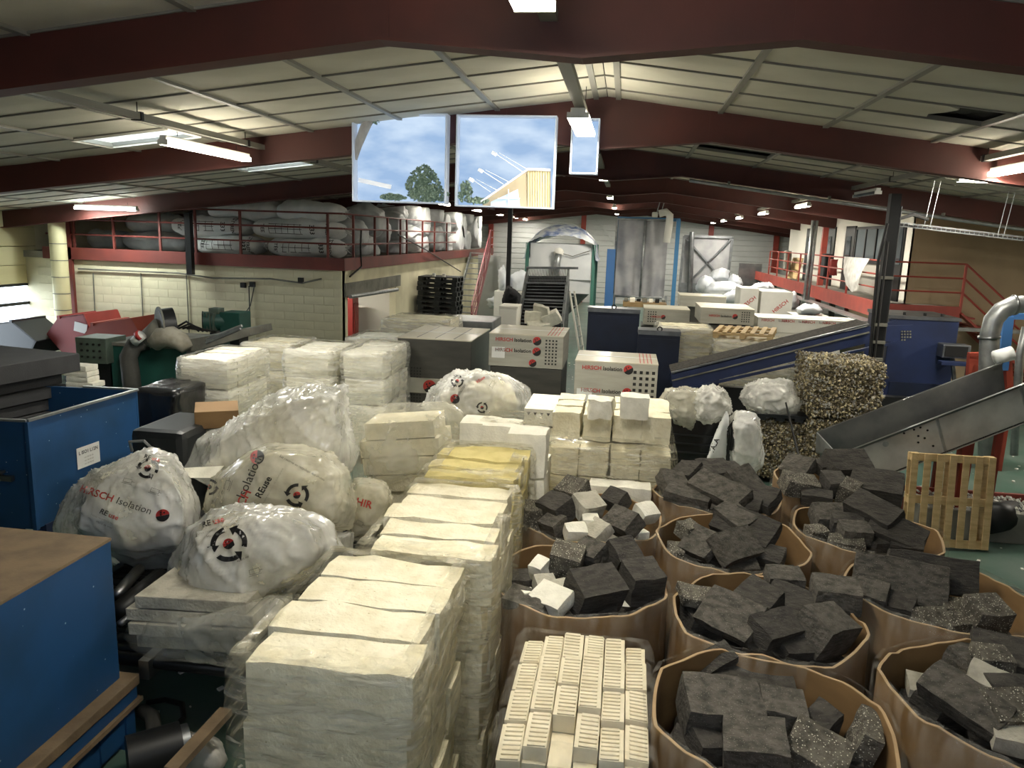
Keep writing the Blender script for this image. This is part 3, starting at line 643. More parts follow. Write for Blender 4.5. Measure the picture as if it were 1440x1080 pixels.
def cont2(rt, P, B):
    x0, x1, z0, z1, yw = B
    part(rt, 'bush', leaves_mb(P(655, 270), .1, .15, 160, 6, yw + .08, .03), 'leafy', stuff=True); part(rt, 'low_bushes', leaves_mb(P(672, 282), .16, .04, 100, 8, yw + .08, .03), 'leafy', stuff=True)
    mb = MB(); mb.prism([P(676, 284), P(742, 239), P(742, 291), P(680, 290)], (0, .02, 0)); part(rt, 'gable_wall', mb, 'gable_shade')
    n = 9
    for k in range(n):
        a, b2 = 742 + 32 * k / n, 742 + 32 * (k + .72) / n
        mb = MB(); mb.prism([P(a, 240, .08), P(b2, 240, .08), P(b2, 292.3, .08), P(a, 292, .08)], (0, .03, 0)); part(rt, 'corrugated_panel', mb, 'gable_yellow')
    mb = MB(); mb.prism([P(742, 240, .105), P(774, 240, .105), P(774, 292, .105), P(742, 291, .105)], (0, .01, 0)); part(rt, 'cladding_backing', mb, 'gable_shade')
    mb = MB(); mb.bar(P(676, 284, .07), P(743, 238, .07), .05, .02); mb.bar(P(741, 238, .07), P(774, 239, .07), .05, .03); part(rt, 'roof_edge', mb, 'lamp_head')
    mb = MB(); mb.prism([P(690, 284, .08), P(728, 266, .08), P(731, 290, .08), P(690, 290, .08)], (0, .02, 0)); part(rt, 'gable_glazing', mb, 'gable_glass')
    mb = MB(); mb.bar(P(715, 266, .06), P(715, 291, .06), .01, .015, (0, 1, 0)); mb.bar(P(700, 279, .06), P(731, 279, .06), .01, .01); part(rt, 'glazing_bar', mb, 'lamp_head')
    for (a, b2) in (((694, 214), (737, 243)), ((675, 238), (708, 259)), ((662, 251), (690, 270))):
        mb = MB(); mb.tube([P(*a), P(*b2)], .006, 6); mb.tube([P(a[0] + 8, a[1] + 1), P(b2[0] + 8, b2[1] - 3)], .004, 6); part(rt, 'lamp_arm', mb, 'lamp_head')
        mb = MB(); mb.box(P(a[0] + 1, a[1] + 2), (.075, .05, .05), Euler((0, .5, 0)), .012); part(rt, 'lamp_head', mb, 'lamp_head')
reflection_box(1, 497, 625, 160, 285, cont1, 'square window with blue clouded sky, leaning trunk and green tree')
reflection_box(2, 644, 776, 163, 292, cont2, 'square window with blue sky, yellow gable and outdoor lamps')
reflection_box(3, 806, 838, 168, 243, lambda *a: None, 'narrow pale blue window strip beside the ridge lamp')
# ------------------------------------------------------------------ cardboard octagon bins
RIM, RB = 1.35, .625
def octabin(c, seed, label, R=RB, turn=0.2):
    r = random.Random(seed); cx_, cy_ = c
    o = T('octagonal_bin', (cx_, cy_, 0), label, 'bin', 'cardboard bins of foam')
    N = 64; hs = [r.uniform(-.03, .03) for _ in range(8)]
    def rad(a):
        k = (a - turn) % (PI / 4) - PI / 8
        return R * (.55 * math.cos(PI / 8) / math.cos(k) * 1.03 + .45)
    def top(a):
        t = ((a - turn) % (2 * PI)) / (PI / 4); i = int(t) % 8; f = t - int(t); f = f * f * (3 - 2 * f)
        return RIM + hs[i] * (1 - f) + hs[(i + 1) % 8] * f + .022 * nz((math.cos(a) * 4, math.sin(a) * 4, seed), 1)
    zs = [.15, .5, .8, 1.0, 1.15, 1.28, 1.0]
    mb = MB(); out, inn = [], []
    for j in range(6):
        rowo, rowi = [], []
        for k in range(N):
            a = 2 * PI * k / N; z = zs[j] if j < 5 else top(a); q = rad(a) * (1 + .025 * math.sin(min(1, z / 1.2) * PI) + .012 * nz((math.cos(a) * 2, math.sin(a) * 2, z * 2), 1, seed))
            rowo.append(mb.bm.verts.new((cx_ + q * math.cos(a), cy_ + q * math.sin(a), z))); qi = q - .016
            rowi.append(mb.bm.verts.new((cx_ + qi * math.cos(a), cy_ + qi * math.sin(a), z)))
        out.append(rowo); inn.append(rowi)
    for rows, fl in ((out, 0), (inn, 1)):
        for a_, b_ in zip(rows, rows[1:]):
            for k in range(N):
                f = (a_[k], a_[(k + 1) % N], b_[(k + 1) % N], b_[k]); mb.bm.faces.new(f if not fl else f[::-1])
    for k in range(N): mb.bm.faces.new((out[5][k], out[5][(k + 1) % N], inn[5][(k + 1) % N], inn[5][k]))
    mb.bm.faces.new(inn[0])
    part(o, 'cardboard_sleeve', mb, 'cardboard', smooth=35)
    mb = MB(); tor = []
    for k in range(N):
        a = 2 * PI * k / N; q = rad(a) - .008; tor.append((cx_ + q * math.cos(a), cy_ + q * math.sin(a), top(a) + .002))
    for k in range(N): mb.bar(tor[k], tor[(k + 1) % N], .017, .005)
    part(o, 'cut_edge', mb, 'card_edge')
    mb = MB()   # clear film round the outside, folded over the rim
    def fl(u, v):
        a = 2 * PI * u; z = .2 + (top(a) - .17) * min(1, v * 1.12); q = rad(a) * 1.03 + .012 + .006 * nz((math.cos(a) * 5, math.sin(a) * 5, z * 1.5), 1, seed + 4)
        if v > .93: q -= .03; z += .005
        return V((cx_ + q * math.cos(a), cy_ + q * math.sin(a), z))
    mb.grid(fl, 48, 10, True); part(o, 'film_wrap', mb, 'film_thin', smooth=True)
    mb = MB()
    for k in range(4):
        a = turn + PI / 8 + k * PI / 2; q = rad(a) * 1.03 + .002; n = V((math.cos(a), math.sin(a), 0)); tt = V((-n.y, n.x, 0)); p = V((cx_, cy_, .72)) + n * (q + .004)
        mb.box(p, (.3, .006, .16), Matrix((tt, n, V((0, 0, 1)))).transposed())
    part(o, 'printed_band', mb, 'band_blue')
    mb = MB()
    for dx in (-.45, -.15, .15, .45): mb.bx(cx_ + dx - .05, cx_ + dx + .05, cy_ - .58, cy_ + .58, .1, .14)
    for dy in (-.5, 0, .5): mb.bx(cx_ - .55, cx_ + .55, cy_ + dy - .05, cy_ + dy + .05, .0, .1)
    part(o, 'pallet_base', mb, 'wood_dark')
    return o
mat('film_thin', '#efece2', .2, bump=.4, bscale=9, bstr=(4, 4, 1.2), clear_fac=(.0, .13), vscale=4, vstr=(4, 4, 1)); mat('band_blue', '#27344c', .6)
BINS = dict(a=((-.16, 6.55), 'rear cardboard bin of mixed black and white foam'), b=((-.18, 5.27), 'front cardboard bin of mixed black and white foam'),
    c=((1.03, 7.5), 'cardboard bin of black foam, rearmost of the middle row'), d=((2.33, 8.2), 'cardboard bin of black foam under the steel chute'),
    e=((1.02, 6.25), 'cardboard bin of black foam, third of the middle row'), f=((2.24, 6.8), 'cardboard bin of black foam before the leaning pallet'),
    g=((1.08, 4.98), 'cardboard bin of black foam, second of the middle row'), h=((2.36, 5.58), 'cardboard bin holding two long thin black slabs'),
    i=((.9, 3.82), 'cardboard bin of black foam, nearest of the middle row'), j=((2.22, 4.24), 'cardboard bin of black foam, cut by the right picture edge'))
for k, ((x, y), lb) in BINS.items(): octabin((x, y), ord(k), lb, turn=.2 + ord(k) * .3)
def lump(dims, seed, rough=.012, cuts=(5, 4, 4), mb=None):
    """rough cut block of foam"""
    mb = mb or MB(); bm = mb.bm; nx, ny, nz_ = cuts; L, Wd, Hh = dims; tmp = {}
    def vert(i, j, k):
        if (i, j, k) not in tmp:
            p = V((L * (i / nx - .5), Wd * (j / ny - .5), Hh * (k / nz_ - .5)))
            q = sum(1 for a, n in ((i, nx), (j, ny), (k, nz_)) if a in (0, n))
            d = V((nz(p * 9, 1, seed), nz(p * 9, 1, seed + 9), nz(p * 9, 1, seed + 21))) * rough
            if q >= 2: p = p * (1 - .012 * q)
            tmp[(i, j, k)] = bm.verts.new(p + d)
        return tmp[(i, j, k)]
    for (A, B, Cc, na, nb, nc) in ((0, 1, 2, nx, ny, nz_), (1, 2, 0, ny, nz_, nx), (2, 0, 1, nz_, nx, ny)):
        for c in (0, nc):
            for a in range(na):
                for b in range(nb):
                    q = []
                    for da, db in ((0, 0), (1, 0), (1, 1), (0, 1)):
                        ijk = [0, 0, 0]; ijk[A], ijk[B], ijk[Cc] = a + da, b + db, c; q.append(vert(*ijk))
                    bm.faces.new(q)
    return mb
_seed = [0]
def foam(px, py, z, dims, rot, m, label, group, name='foam_offcut'):
    _seed[0] += 1; mb = lump(tuple(q * .86 for q in dims), _seed[0]); R = Euler([math.radians(a) for a in rot], 'ZYX' if False else 'XYZ').to_matrix(); c = AZ(px, py, z)
    for v in mb.bm.verts: v.co = R @ v.co + c
    return solo(name, mb, m, label, 'foam block', group)
B_, D_, Sp, Lt, Wh = 'black_foam', 'dark_foam', 'speckled_foam', 'light_foam', 'white_foam'
FO = {
 'i': [(1040, 966, 1.2, (.74, .3, .2), (12, 0, 0), D_, 'long black foam slab lying across the back of'), (1012, 998, 1.27, (.5, .34, .28), (14, 4, 8), B_, 'big rough black block at front left on'),
       (1100, 1012, 1.2, (.28, .3, .3), (4, 0, -4), B_, 'square black block right of the big one in'), (1062, 1055, 1.25, (.38, .3, .26), (10, -6, -6), B_, 'black block with sloping corner low in front of'),
       (994, 1055, 1.15, (.22, .24, .24), (5, 8, 20), D_, 'small dark block squeezed at left front of'), (1148, 1062, 1.2, (.36, .3, .2), (14, 14, -24), Sp, 'speckled flat offcut at the right front of'),
       (1150, 1028, 1.15, (.18, .3, .26), (10, 8, -40), D_, 'dark block in shadow right of centre in'), (1214, 1042, 1.22, (.12, .3, .32), (8, 14, -10), Sp, 'upright ribbed grey block against the right wall of'),
       (1006, 936, 1.27, (.3, .16, .22), (20, -25, 25), D_, 'wedge of black foam leaning at back left of')],
 'g': [(1028, 866, 1.36, (.5, .34, .12), (38, 0, -42), B_, 'tilted black plate at left on'), (1068, 843, 1.42, (.32, .25, .18), (25, 8, -44), D_, 'black block with pale face near the back of'),
       (1102, 815, 1.4, (.3, .24, .16), (8, 0, 4), B_, 'flat black block at the back rim of'), (1116, 848, 1.35, (.42, .26, .14), (30, 4, -28), D_, 'dark sloping slab behind centre of'),
       (1175, 836, 1.44, (.36, .3, .2), (6, 0, -4), B_, 'wide crusty black block resting on right rim of'), (1092, 884, 1.36, (.4, .25, .16), (22, 0, 36), D_, 'long black block slanting up at the front of'),
       (1160, 886, 1.36, (.36, .3, .28), (18, 6, 38), B_, 'large angular black block at front right of'), (1113, 908, 1.26, (.24, .24, .2), (30, 0, 20), D_, 'small black wedge against the front wall of'),
       (980, 838, 1.36, (.3, .26, .08), (6, 8, 10), Sp, 'thin flat offcut at the back left of'), (985, 868, 1.2, (.3, .3, .2), (10, 0, 20), D_, 'dark block deep at left in')],
 'e': [(986, 764, 1.4, (.36, .3, .1), (40, 0, -48), B_, 'tilted plate with pale edge at left of'), (1048, 742, 1.46, (.62, .34, .14), (36, 6, -34), D_, 'big dark slab sliding down across'),
       (1034, 768, 1.44, (.46, .3, .16), (42, 0, 42), B_, 'black block standing on edge in the middle of'), (1076, 780, 1.34, (.36, .22, .1), (24, 0, -26), D_, 'thin black plate low at right of'),
       (1040, 792, 1.3, (.3, .26, .14), (28, 0, 14), B_, 'black wedge by the front wall of'), (1034, 730, 1.5, (.38, .26, .18), (18, 14, -50), B_, 'upper black block propped at the back of'),
       (968, 745, 1.44, (.2, .18, .14), (10, 0, 40), Sp, 'small grey offcut at the back left of'), (1014, 782, 1.3, (.3, .2, .16), (20, 0, -30), D_, 'dark block beneath the standing one in'), (950, 775, 1.3, (.16, .2, .1), (12, 0, 0), Sp, 'little grey scrap at left wall of')],
 'c': [(946, 680, 1.46, (.3, .3, .16), (30, 10, 24), B_, 'tilted black block at the left rim of'), (966, 664, 1.52, (.3, .3, .14), (24, -10, -40), D_, 'dark block standing behind the left one in'),
       (968, 698, 1.46, (.5, .22, .14), (16, 6, -16), B_, 'long black block along the near left rim of'), (1002, 664, 1.52, (.4, .3, .2), (20, 0, 24), D_, 'broad black block at the back of'),
       (1012, 690, 1.54, (.66, .3, .14), (28, 8, -42), B_, 'long black plank slanting across'), (1028, 660, 1.48, (.18, .2, .14), (10, 0, 20), D_, 'small black block at the far rim of'),
       (1044, 680, 1.54, (.36, .34, .2), (40, -8, 40), B_, 'black block tipped up on its corner on'), (1068, 700, 1.48, (.4, .3, .14), (30, 0, -40), D_, 'black plate leaning on the right rim of'), (1050, 712, 1.44, (.3, .24, .12), (20, 0, -20), D_, 'dark plate tucked under the right one in')],
 'd': [(1122, 658, 1.5, (.36, .3, .16), (34, 0, -40), B_, 'black block tipped at the left rim of'), (1124, 682, 1.46, (.4, .28, .2), (14, 8, 10), Sp, 'broken grey block on left of'), (1160, 657, 1.5, (.3, .2, .14), (14, 0, 30), D_, 'narrow black block at the back of'),
       (1192, 654, 1.56, (.52, .36, .22), (30, 0, 16), D_, 'big black block on the top of'), (1172, 684, 1.46, (.24, .3, .26), (14, 0, 10), D_, 'dark upright block in the middle of'), (1194, 692, 1.48, (.2, .22, .24), (20, 12, -30), Sp, 'grey wedge near the front of'),
       (1232, 686, 1.5, (.56, .4, .26), (24, 0, -20), D_, 'very large black block on right of'), (1148, 700, 1.4, (.34, .2, .14), (10, 0, -10), D_, 'low black block by the near rim of')],
 'f': [(1170, 728, 1.4, (.42, .26, .2), (24, 0, 10), B_, 'black block at the back left of'), (1192, 736, 1.44, (.32, .2, .14), (18, 0, -4), D_, 'ribbed black slab over the left blocks in'), (1202, 749, 1.42, (.3, .22, .16), (12, 0, 6), B_, 'black block before the ribbed slab in'),
       (1228, 722, 1.52, (.52, .28, .22), (26, 10, -48), D_, 'long black beam tumbling over the back of'), (1262, 748, 1.44, (.52, .3, .1), (30, 12, -28), D_, 'black plate sloping down right of'), (1275, 767, 1.36, (.3, .18, .12), (24, 0, -16), D_, 'small black plate at the right front of'),
       (1190, 764, 1.36, (.34, .16, .08), (14, 0, -12), Sp, 'flat grey offcut by the near rim of'), (1148, 748, 1.38, (.2, .16, .1), (10, 0, 20), Sp, 'small grey scrap at left of'), (1240, 764, 1.32, (.34, .26, .16), (10, 0, 20), D_, 'dark block low in front of')],
 'h': [(1266, 816, 1.44, (.74, .1, .36), (-26, 0, -14), B_, 'long black slab standing on edge at front of'), (1310, 806, 1.46, (.72, .1, .32), (-22, 0, -10), D_, 'second long slab behind the first in'), (1226, 834, 1.38, (.26, .2, .14), (30, 0, -24), B_, 'small black plate at left of'),
       (1262, 856, 1.3, (.26, .2, .2), (20, 0, -30), D_, 'crumbly dark block below the slabs in'), (1308, 874, 1.28, (.32, .2, .14), (24, 0, 16), Sp, 'pale speckled offcut at the near rim of'), (1384, 866, 1.34, (.3, .26, .26), (16, 0, 14), Sp, 'square speckled block at right of'),
       (1342, 856, 1.32, (.22, .18, .12), (10, 0, 0), Sp, 'small grey scrap beside the square block in'), (1346, 877, 1.28, (.26, .16, .14), (20, 0, 20), Sp, 'ribbed grey piece low right in'), (1300, 850, 1.22, (.4, .3, .16), (5, 0, 0), D_, 'dark block in the shadow under slabs of')],
 'b': [(797, 794, 1.42, (.28, .24, .34), (16, 6, -8), Sp, 'tall speckled black block at the back of'), (832, 780, 1.46, (.24, .2, .2), (26, 0, -36), B_, 'black block on its corner behind'), (876, 780, 1.46, (.26, .26, .2), (30, 0, 34), D_, 'glossy black block on the back rim of'),
       (902, 818, 1.4, (.3, .3, .28), (12, 0, 24), D_, 'large smooth black block at right of'), (836, 830, 1.42, (.42, .3, .28), (26, 0, 34), D_, 'largest black block in the middle of'), (760, 800, 1.4, (.14, .16, .16), (20, 0, -30), Wh, 'white wedge standing at left of'),
       (766, 822, 1.38, (.18, .14, .12), (20, 0, 24), Lt, 'pale grey block under the wedge in'), (776, 842, 1.38, (.32, .22, .12), (26, 0, -34), Wh, 'white block slanting at the near left of'), (788, 832, 1.36, (.2, .16, .14), (20, 0, 36), Lt, 'grey white block against the middle of'),
       (742, 846, 1.34, (.38, .2, .12), (18, 0, -24), B_, 'black jagged piece along the left rim of'), (742, 838, 1.36, (.1, .1, .1), (0, 0, 30), Wh, 'small white scrap at left rim of'), (846, 858, 1.28, (.26, .2, .1), (14, 0, 0), D_, 'low black plate at the near rim of'), (730, 822, 1.2, (.26, .26, .2), (0, 0, 20), D_, 'dark block deep at left in')],
 'a': [(806, 691, 1.52, (.3, .26, .2), (26, 0, -36), Sp, 'speckled black block leaning at back of'), (782, 716, 1.5, (.3, .26, .24), (20, 0, -40), D_, 'dark block left of centre in'), (750, 724, 1.42, (.22, .22, .24), (10, 0, 20), Sp, 'speckled block at the left rim of'), (778, 738, 1.42, (.22, .2, .16), (22, 0, -40), B_, 'black block by the near left rim of'),
       (826, 712, 1.52, (.28, .24, .2), (24, 0, 36), Lt, 'grey white block at centre of'), (866, 704, 1.54, (.24, .2, .18), (30, 0, -40), D_, 'dark block at right of the centre in'), (876, 735, 1.5, (.34, .24, .18), (36, 0, -46), B_, 'black beam tipped down at right front of'), (809, 749, 1.42, (.2, .16, .14), (18, 0, 20), Wh, 'bright white block at the near rim of'),
       (841, 747, 1.42, (.24, .22, .12), (36, 0, -50), Lt, 'pale grey slab on edge in front of'), (908, 722, 1.46, (.22, .18, .16), (28, 0, 40), Wh, 'white block on the right rim of'), (902, 752, 1.38, (.12, .1, .08), (0, 0, 20), Wh, 'small white scrap at the right front of'), (830, 735, 1.44, (.16, .16, .14), (10, 0, 10), Wh, 'white lump beside the bright block in')],
 'j': [(1412, 928, 1.34, (.44, .3, .22), (20, 0, -20), D_, 'dark rough block at the back of'), (1362, 930, 1.3, (.26, .22, .18), (14, 0, 30), B_, 'crumbly black block at the back left of'), (1394, 931, 1.36, (.24, .2, .18), (10, 0, 0), Sp, 'grey ribbed block near the back of'),
       (1358, 986, 1.32, (.52, .26, .16), (30, 10, -48), B_, 'long black slab sliding into'), (1388, 964, 1.3, (.26, .22, .2), (16, 8, -30), Lt, 'whitish block in the middle of'), (1420, 972, 1.32, (.28, .2, .14), (10, 0, 10), D_, 'dark block right of the whitish one in'), (1416, 1003, 1.3, (.32, .26, .2), (20, 0, 12), Sp, 'speckled black block at front right of'),
       (1302, 968, 1.18, (.26, .22, .1), (10, 0, -10), Lt, 'pale flat offcut at the left wall of'), (1320, 990, 1.16, (.3, .22, .14), (14, 0, 30), D_, 'dark crumbly block under the pale one in'), (1428, 1036, 1.26, (.28, .22, .12), (14, 0, -14), Lt, 'pale offcut low at the near rim of')]}
BN = dict(a='the rear mixed bin', b='the front mixed bin', c='rearmost middle-row bin', d='bin under the chute', e='third middle-row bin', f='bin before leaning pallet',
          g='second middle-row bin', h='bin with two long slabs', i='nearest middle-row bin', j='bin at right picture edge')
for k, L in FO.items():
    for px, py, z, dm, rt, m, lb in L: foam(px, py, z - .02, dm, rt, m, lb + ' ' + BN[k], 'foam offcuts in ' + BN[k])
    (x, y), _ = BINS[k]; r = random.Random(ord(k) * 3)
    for n, side in enumerate(('right', 'far right', 'far', 'far left', 'left', 'near left', 'near', 'near right', 'middle')):   # deeper layer that fills the gaps
        a = 2 * PI * n / 8 + r.uniform(-.1, .1); q = .39 if n < 8 else 0
        mb = lump((r.uniform(.24, .3), r.uniform(.2, .26), r.uniform(.16, .2)), n + ord(k), .014, (4, 3, 3)); R = Euler((r.uniform(-.4, .4), r.uniform(-.4, .4), a + r.uniform(-.4, .4))).to_matrix(); c = V((x + q * math.cos(a), y + q * math.sin(a), 1.04))
        for v in mb.bm.verts: v.co = R @ v.co + c
        solo('foam_offcut', mb, (Wh if k in 'ab' and n % 4 == 1 else D_), 'buried foam offcut at the %s of %s' % (side, BN[k]), 'foam block', 'deeper offcuts in ' + BN[k])
    mb = MB(); mb.grid(lambda u, v: V((x + .56 * v * math.cos(2 * PI * u), y + .56 * v * math.sin(2 * PI * u), .93 + .06 * nz((u * 6, v * 5, ord(k)), 1))), 20, 5, True)
    rim = [o for o in S.objects if o.name.startswith('octagonal_bin') and (o.location.xy - V((x, y))).length < .01][0]; part(rim, 'foam_fill', mb, D_, stuff=True)
# ------------------------------------------------------------------ wrapped stacks of foam
def film_shell(root, x0, x1, y0, y1, z0, z1, layers, seed, m='film', lip=.1, bulge=.035, name='stretch_film', taper=0.):
    cx_, cy_, hx, hy = (x0 + x1) / 2, (y0 + y1) / 2, (x1 - x0) / 2, (y1 - y0) / 2; per = 2 * (hx + hy) * 2
    def fn(u, v):
        s = u * per; q = 0
        for (ax_, ay_, bx_, by_) in ((-hx, -hy, hx, -hy), (hx, -hy, hx, hy), (hx, hy, -hx, hy), (-hx, hy, -hx, -hy)):
            L = abs(bx_ - ax_) + abs(by_ - ay_)
            if s <= L + 1e-6: t = s / L; p = V((ax_ + (bx_ - ax_) * t, ay_ + (by_ - ay_) * t, 0)); break
            s -= L
        vv = v / .9; z = z0 + (z1 - z0) * min(1, vv)
        ph = (min(1, vv) * layers) % 1.0; b = bulge * (math.sin(ph * PI) ** .6) + .016
        n = V((p.x / hx, p.y / hy, 0)); 
        k = 1 / max(abs(n.x), abs(n.y)); cr = min(abs(n.x), abs(n.y))
        d = V((n.x if abs(n.x) > .93 else 0, n.y if abs(n.y) > .93 else 0, 0)).normalized()
        w = .014 * ridge(V((p.x, p.y, z)), (2, 2, 9), seed) + .012 * nz((p.x * 6, p.y * 6, z * 6), 1, seed)
        out = p + d * (b + w) * (1 - .4 * max(0, cr - .85) / .15)
        if vv > 1: t = (vv - 1) / .11; out = p * (1 - lip / min(hx, hy) * t * .9); z = z1 + .012 + .012 * nz((p.x * 9, p.y * 9, 3), 1, seed) - .0 * t
        return V((cx_ + out.x, cy_ + out.y, z))
    mb = MB(); mb.grid(fn, 88, 18 + layers * 5, True); return part(root, name, mb, m, smooth=True)
def slab_mesh(dims, seed, m, corr=0., rough=.014, cuts=None):
    L = max(dims); cu = cuts or tuple(max(2, min(14, int(d / .1))) for d in dims)
    mb = lump(dims, seed, rough, cu); 
    if corr:
        for v in mb.bm.verts:
            if v.co.z > 0: v.co.z += corr * nz((v.co.x * 3, v.co.y * 14, seed), 1)
    return _mesh('foam_slab', mb, m, None, 50)
def foam_stack(name, label, x0, x1, y0, y1, z1, layers, cols, m, seed, along='x', film='film', z0=.14, group='film wrapped foam stacks', jag=.03, corr=.012, top_layers=99, lip=.1, drop=0.):
    o = T(name, ((x0 + x1) / 2, (y0 + y1) / 2, 0), label, 'foam stack', group); r = random.Random(seed)
    n = cols; h = (z1 - z0) / layers; W_, D_2 = x1 - x0, y1 - y0
    if along == 'x': dm = (W_ - .03, D_2 / n - .012, h - .008)
    else: dm = (W_ / n - .012, D_2 - .03, h - .008)
    var = [slab_mesh(dm, seed + q, m, corr) for q in range(3)]
    for l in range(layers):
        for k in range(n):
            z = z0 + h * (l + .5) + (r.uniform(-.012, .012) if l == layers - 1 else 0) - (drop * (k % 2) if l == layers - 1 else 0)
            if along == 'x': c = (x0 + W_ / 2 + r.uniform(-jag, jag) * (1.0 if l == layers - 1 else .4), y0 + D_2 * (k + .5) / n, z)
            else: c = (x0 + W_ * (k + .5) / n, y0 + D_2 / 2 + r.uniform(-jag, jag) * .6, z)
            piece(o, 'foam_slab', r.choice(var), c, (r.uniform(-.01, .01), r.uniform(-.008, .008), r.choice((0, PI)) + r.uniform(-.012, .012)))
    mb = MB()
    for q in (-.42, 0, .42):
        mb.bx(x0 + W_ * (.5 + q) - .05, x0 + W_ * (.5 + q) + .05, y0, y1, .1, z0 - .002); mb.bx(x0 + W_ * (.5 + q) - .05, x0 + W_ * (.5 + q) + .05, y0 + .02, y1 - .02, 0, .1)
    part(o, 'pallet_base', mb, 'wood_dark')
    if film: film_shell(o, x0, x1, y0, y1, z0 + .03, z1 + .02, layers if layers <= 4 else layers // 2, seed, film, lip, .055 if film == 'film_m' else .035)
    return o
foam_stack('foam_stack', 'nearest tall pallet of pale cream foam slabs wrapped in clear film', -1.60, -.80, 2.86, 4.03, 1.95, 6, 4, 'cream_foam', 11, lip=.06, jag=.05, corr=.02)
foam_stack('foam_stack', 'second tall pallet of cream foam slabs behind the nearest one', -1.47, -.68, 4.12, 5.4, 1.95, 6, 5, 'cream_foam', 17, lip=.06, jag=.05, corr=.02)
foam_stack('foam_stack', 'pallet of yellow ribbed foam slabs under crumpled film, third in line', -1.50, -.73, 5.66, 6.62, 1.93, 6, 4, 'yellow_foam', 23, lip=.14, corr=.03, drop=.02)
# white upright blocks behind the yellow stack
o = T('foam_stack', (-.95, 7.0, 0), 'white foam blocks wrapped in film just behind the yellow ribbed stack', 'foam stack', 'film wrapped foam stacks')
wm = slab_mesh((.36, .34, .42), 5, 'white_foam', .0, .012, (4, 4, 4))
for px, py in ((668, 598), (700, 602), (738, 614)):
    c = AZ(px, py + 6, 2.0)
    for l in range(4): piece(o, 'foam_block', wm, (c.x, c.y + .3, 1.82 - .43 * l))
for l in range(4):
    c = AZ(752, 660, 1.62)
    piece(o, 'foam_block', wm, (c.x - .08, c.y + .45, 1.4 - .43 * l))
film_shell(o, -1.28, -.72, 7.08, 7.5, .2, 2.04, 4, 8, 'film', .05)
# ribbed white strips pack, nearest in the middle
o = T('foam_pack', (-.12, 3.9, 0), 'bagged pallet of ivory ribbed foam blocks in the middle foreground', 'foam pack')
x0, x1, y0, y1, zt = -.49, .27, 3.36, 4.5, 1.3
bw = (x1 - x0) / 6
mb = MB(); Lb, nr = .27, 8
mb.box((0, 0, -.05), (bw - .006, Lb - .004, .1), None, .004)
for k in range(nr):
    yy = -Lb / 2 + Lb * (k + .5) / nr; mb.box((0.008, yy, .0), (bw - .034, Lb / nr * .66, .018), None, .005)
rib = _mesh('ribbed_block', mb, 'ivory_foam', None, 40)
r = random.Random(5); offs = [.0, .07, .03, .1, .05, .12]
for i in range(6):
    y = y0 + (-.02 if i % 2 else .0); k = 0; k0 = r.uniform(-.02, .03)
    for k in range(4):
        yy = y0 + .14 + k * .285 + (offs[i] - .05) * (1 if k < 3 else .3)
        u, v = (i - 2.5) / 2.5, (yy - (y0 + y1) / 2) / .57
        z = zt + .055 - .05 * u * u - .05 * max(0, v) ** 2 - .04 * max(0, -v) + r.uniform(-.012, .012)
        if (i, k) == (2, 0): z -= .1
        piece(o, 'ribbed_block', rib, (x0 + bw * (i + .5), yy, z), (r.uniform(-.02, .02) + .06 * (-v), u * .08, r.choice((0, PI)) + r.uniform(-.015, .015)), (1, 1.0, 1))
mb = MB()
bl = slab_mesh((bw - .004, .28, .27), 4, 'ivory_foam', 0, .004, (2, 2, 2))
for l in range(4):
    for i in range(6):
        for k in (0, 3): piece(o, 'foam_block', bl, (x0 + bw * (i + .5), y0 + .14 + k * .285, zt - .2 - .28 * l))
mb = MB(); mb.bx(x0 + .01, x1 - .01, y0 + .29, y1 - .3, .15, zt - .07); part(o, 'inner_blocks', mb, 'ivory_foam')
film_shell(o, x0 - .015, x1 + .015, y0 - .02, y1 + .02, .1, zt + .03, 2, 31, 'film_thin', .05, .015, 'clear_bag')
# stack E : cream pillows of foam
o = T('foam_stack', (-.05, 8.4, 0), 'broad wrapped stack of pale yellow foam blocks behind the mixed bins', 'foam stack', 'film wrapped foam stacks')
x0, x1, y0, y1 = -.68, .6, 7.72, 9.15; fm = [slab_mesh((.305, .34, .29), q, 'cream_foam', 0, .016, (4, 4, 4)) for q in range(3)]
r = random.Random(9)
for l in range(6):
    for i in range(4):
        for k in range(4):
            if 0 < k < 3 and l < 5: continue
            if l == 5 and k == 0: continue
            piece(o, 'foam_block', r.choice(fm), (x0 + .16 + .32 * i + r.uniform(-.01, .01), y0 + .18 + .36 * k, .29 + .3 * l), (r.uniform(-.04, .04), r.uniform(-.03, .03), r.choice((0, PI))))
mb = MB(); mb.bx(x0 + .02, x1 - .02, y0 + .36, y1 - .38, .15, 1.62); part(o, 'inner_blocks', mb, 'cream_foam')
film_shell(o, x0, x1, y0, y1, .16, 1.72, 3, 41, 'film', .2, .05)
for px, py, dm, lb in ((845, 572, (.26, .24, .2), 'broken white chunk lying on top of the pale yellow stack'), (892, 573, (.3, .26, .24), 'bagged white foam block on top right of the pale yellow stack')):
    c = AZ(px, py, 2.05); mb = lump(dm, px, .035 if px < 860 else .014, (6, 6, 6))
    for v in mb.bm.verts: v.co += V((c.x, c.y, 1.945 + dm[2] / 2))
    solo('foam_chunk', mb, 'white_foam', lb, 'foam block', smooth=50)
mb = lump((.62, .24, .24), 77, .012, (7, 3, 3)); c = AZ(872, 691, 1.42)
for v in mb.bm.verts: v.co += V((c.x, 7.42, 1.28))
solo('foam_beam', mb, 'white_foam', 'long white foam block lying between mixed bin and pale yellow stack', 'foam block')
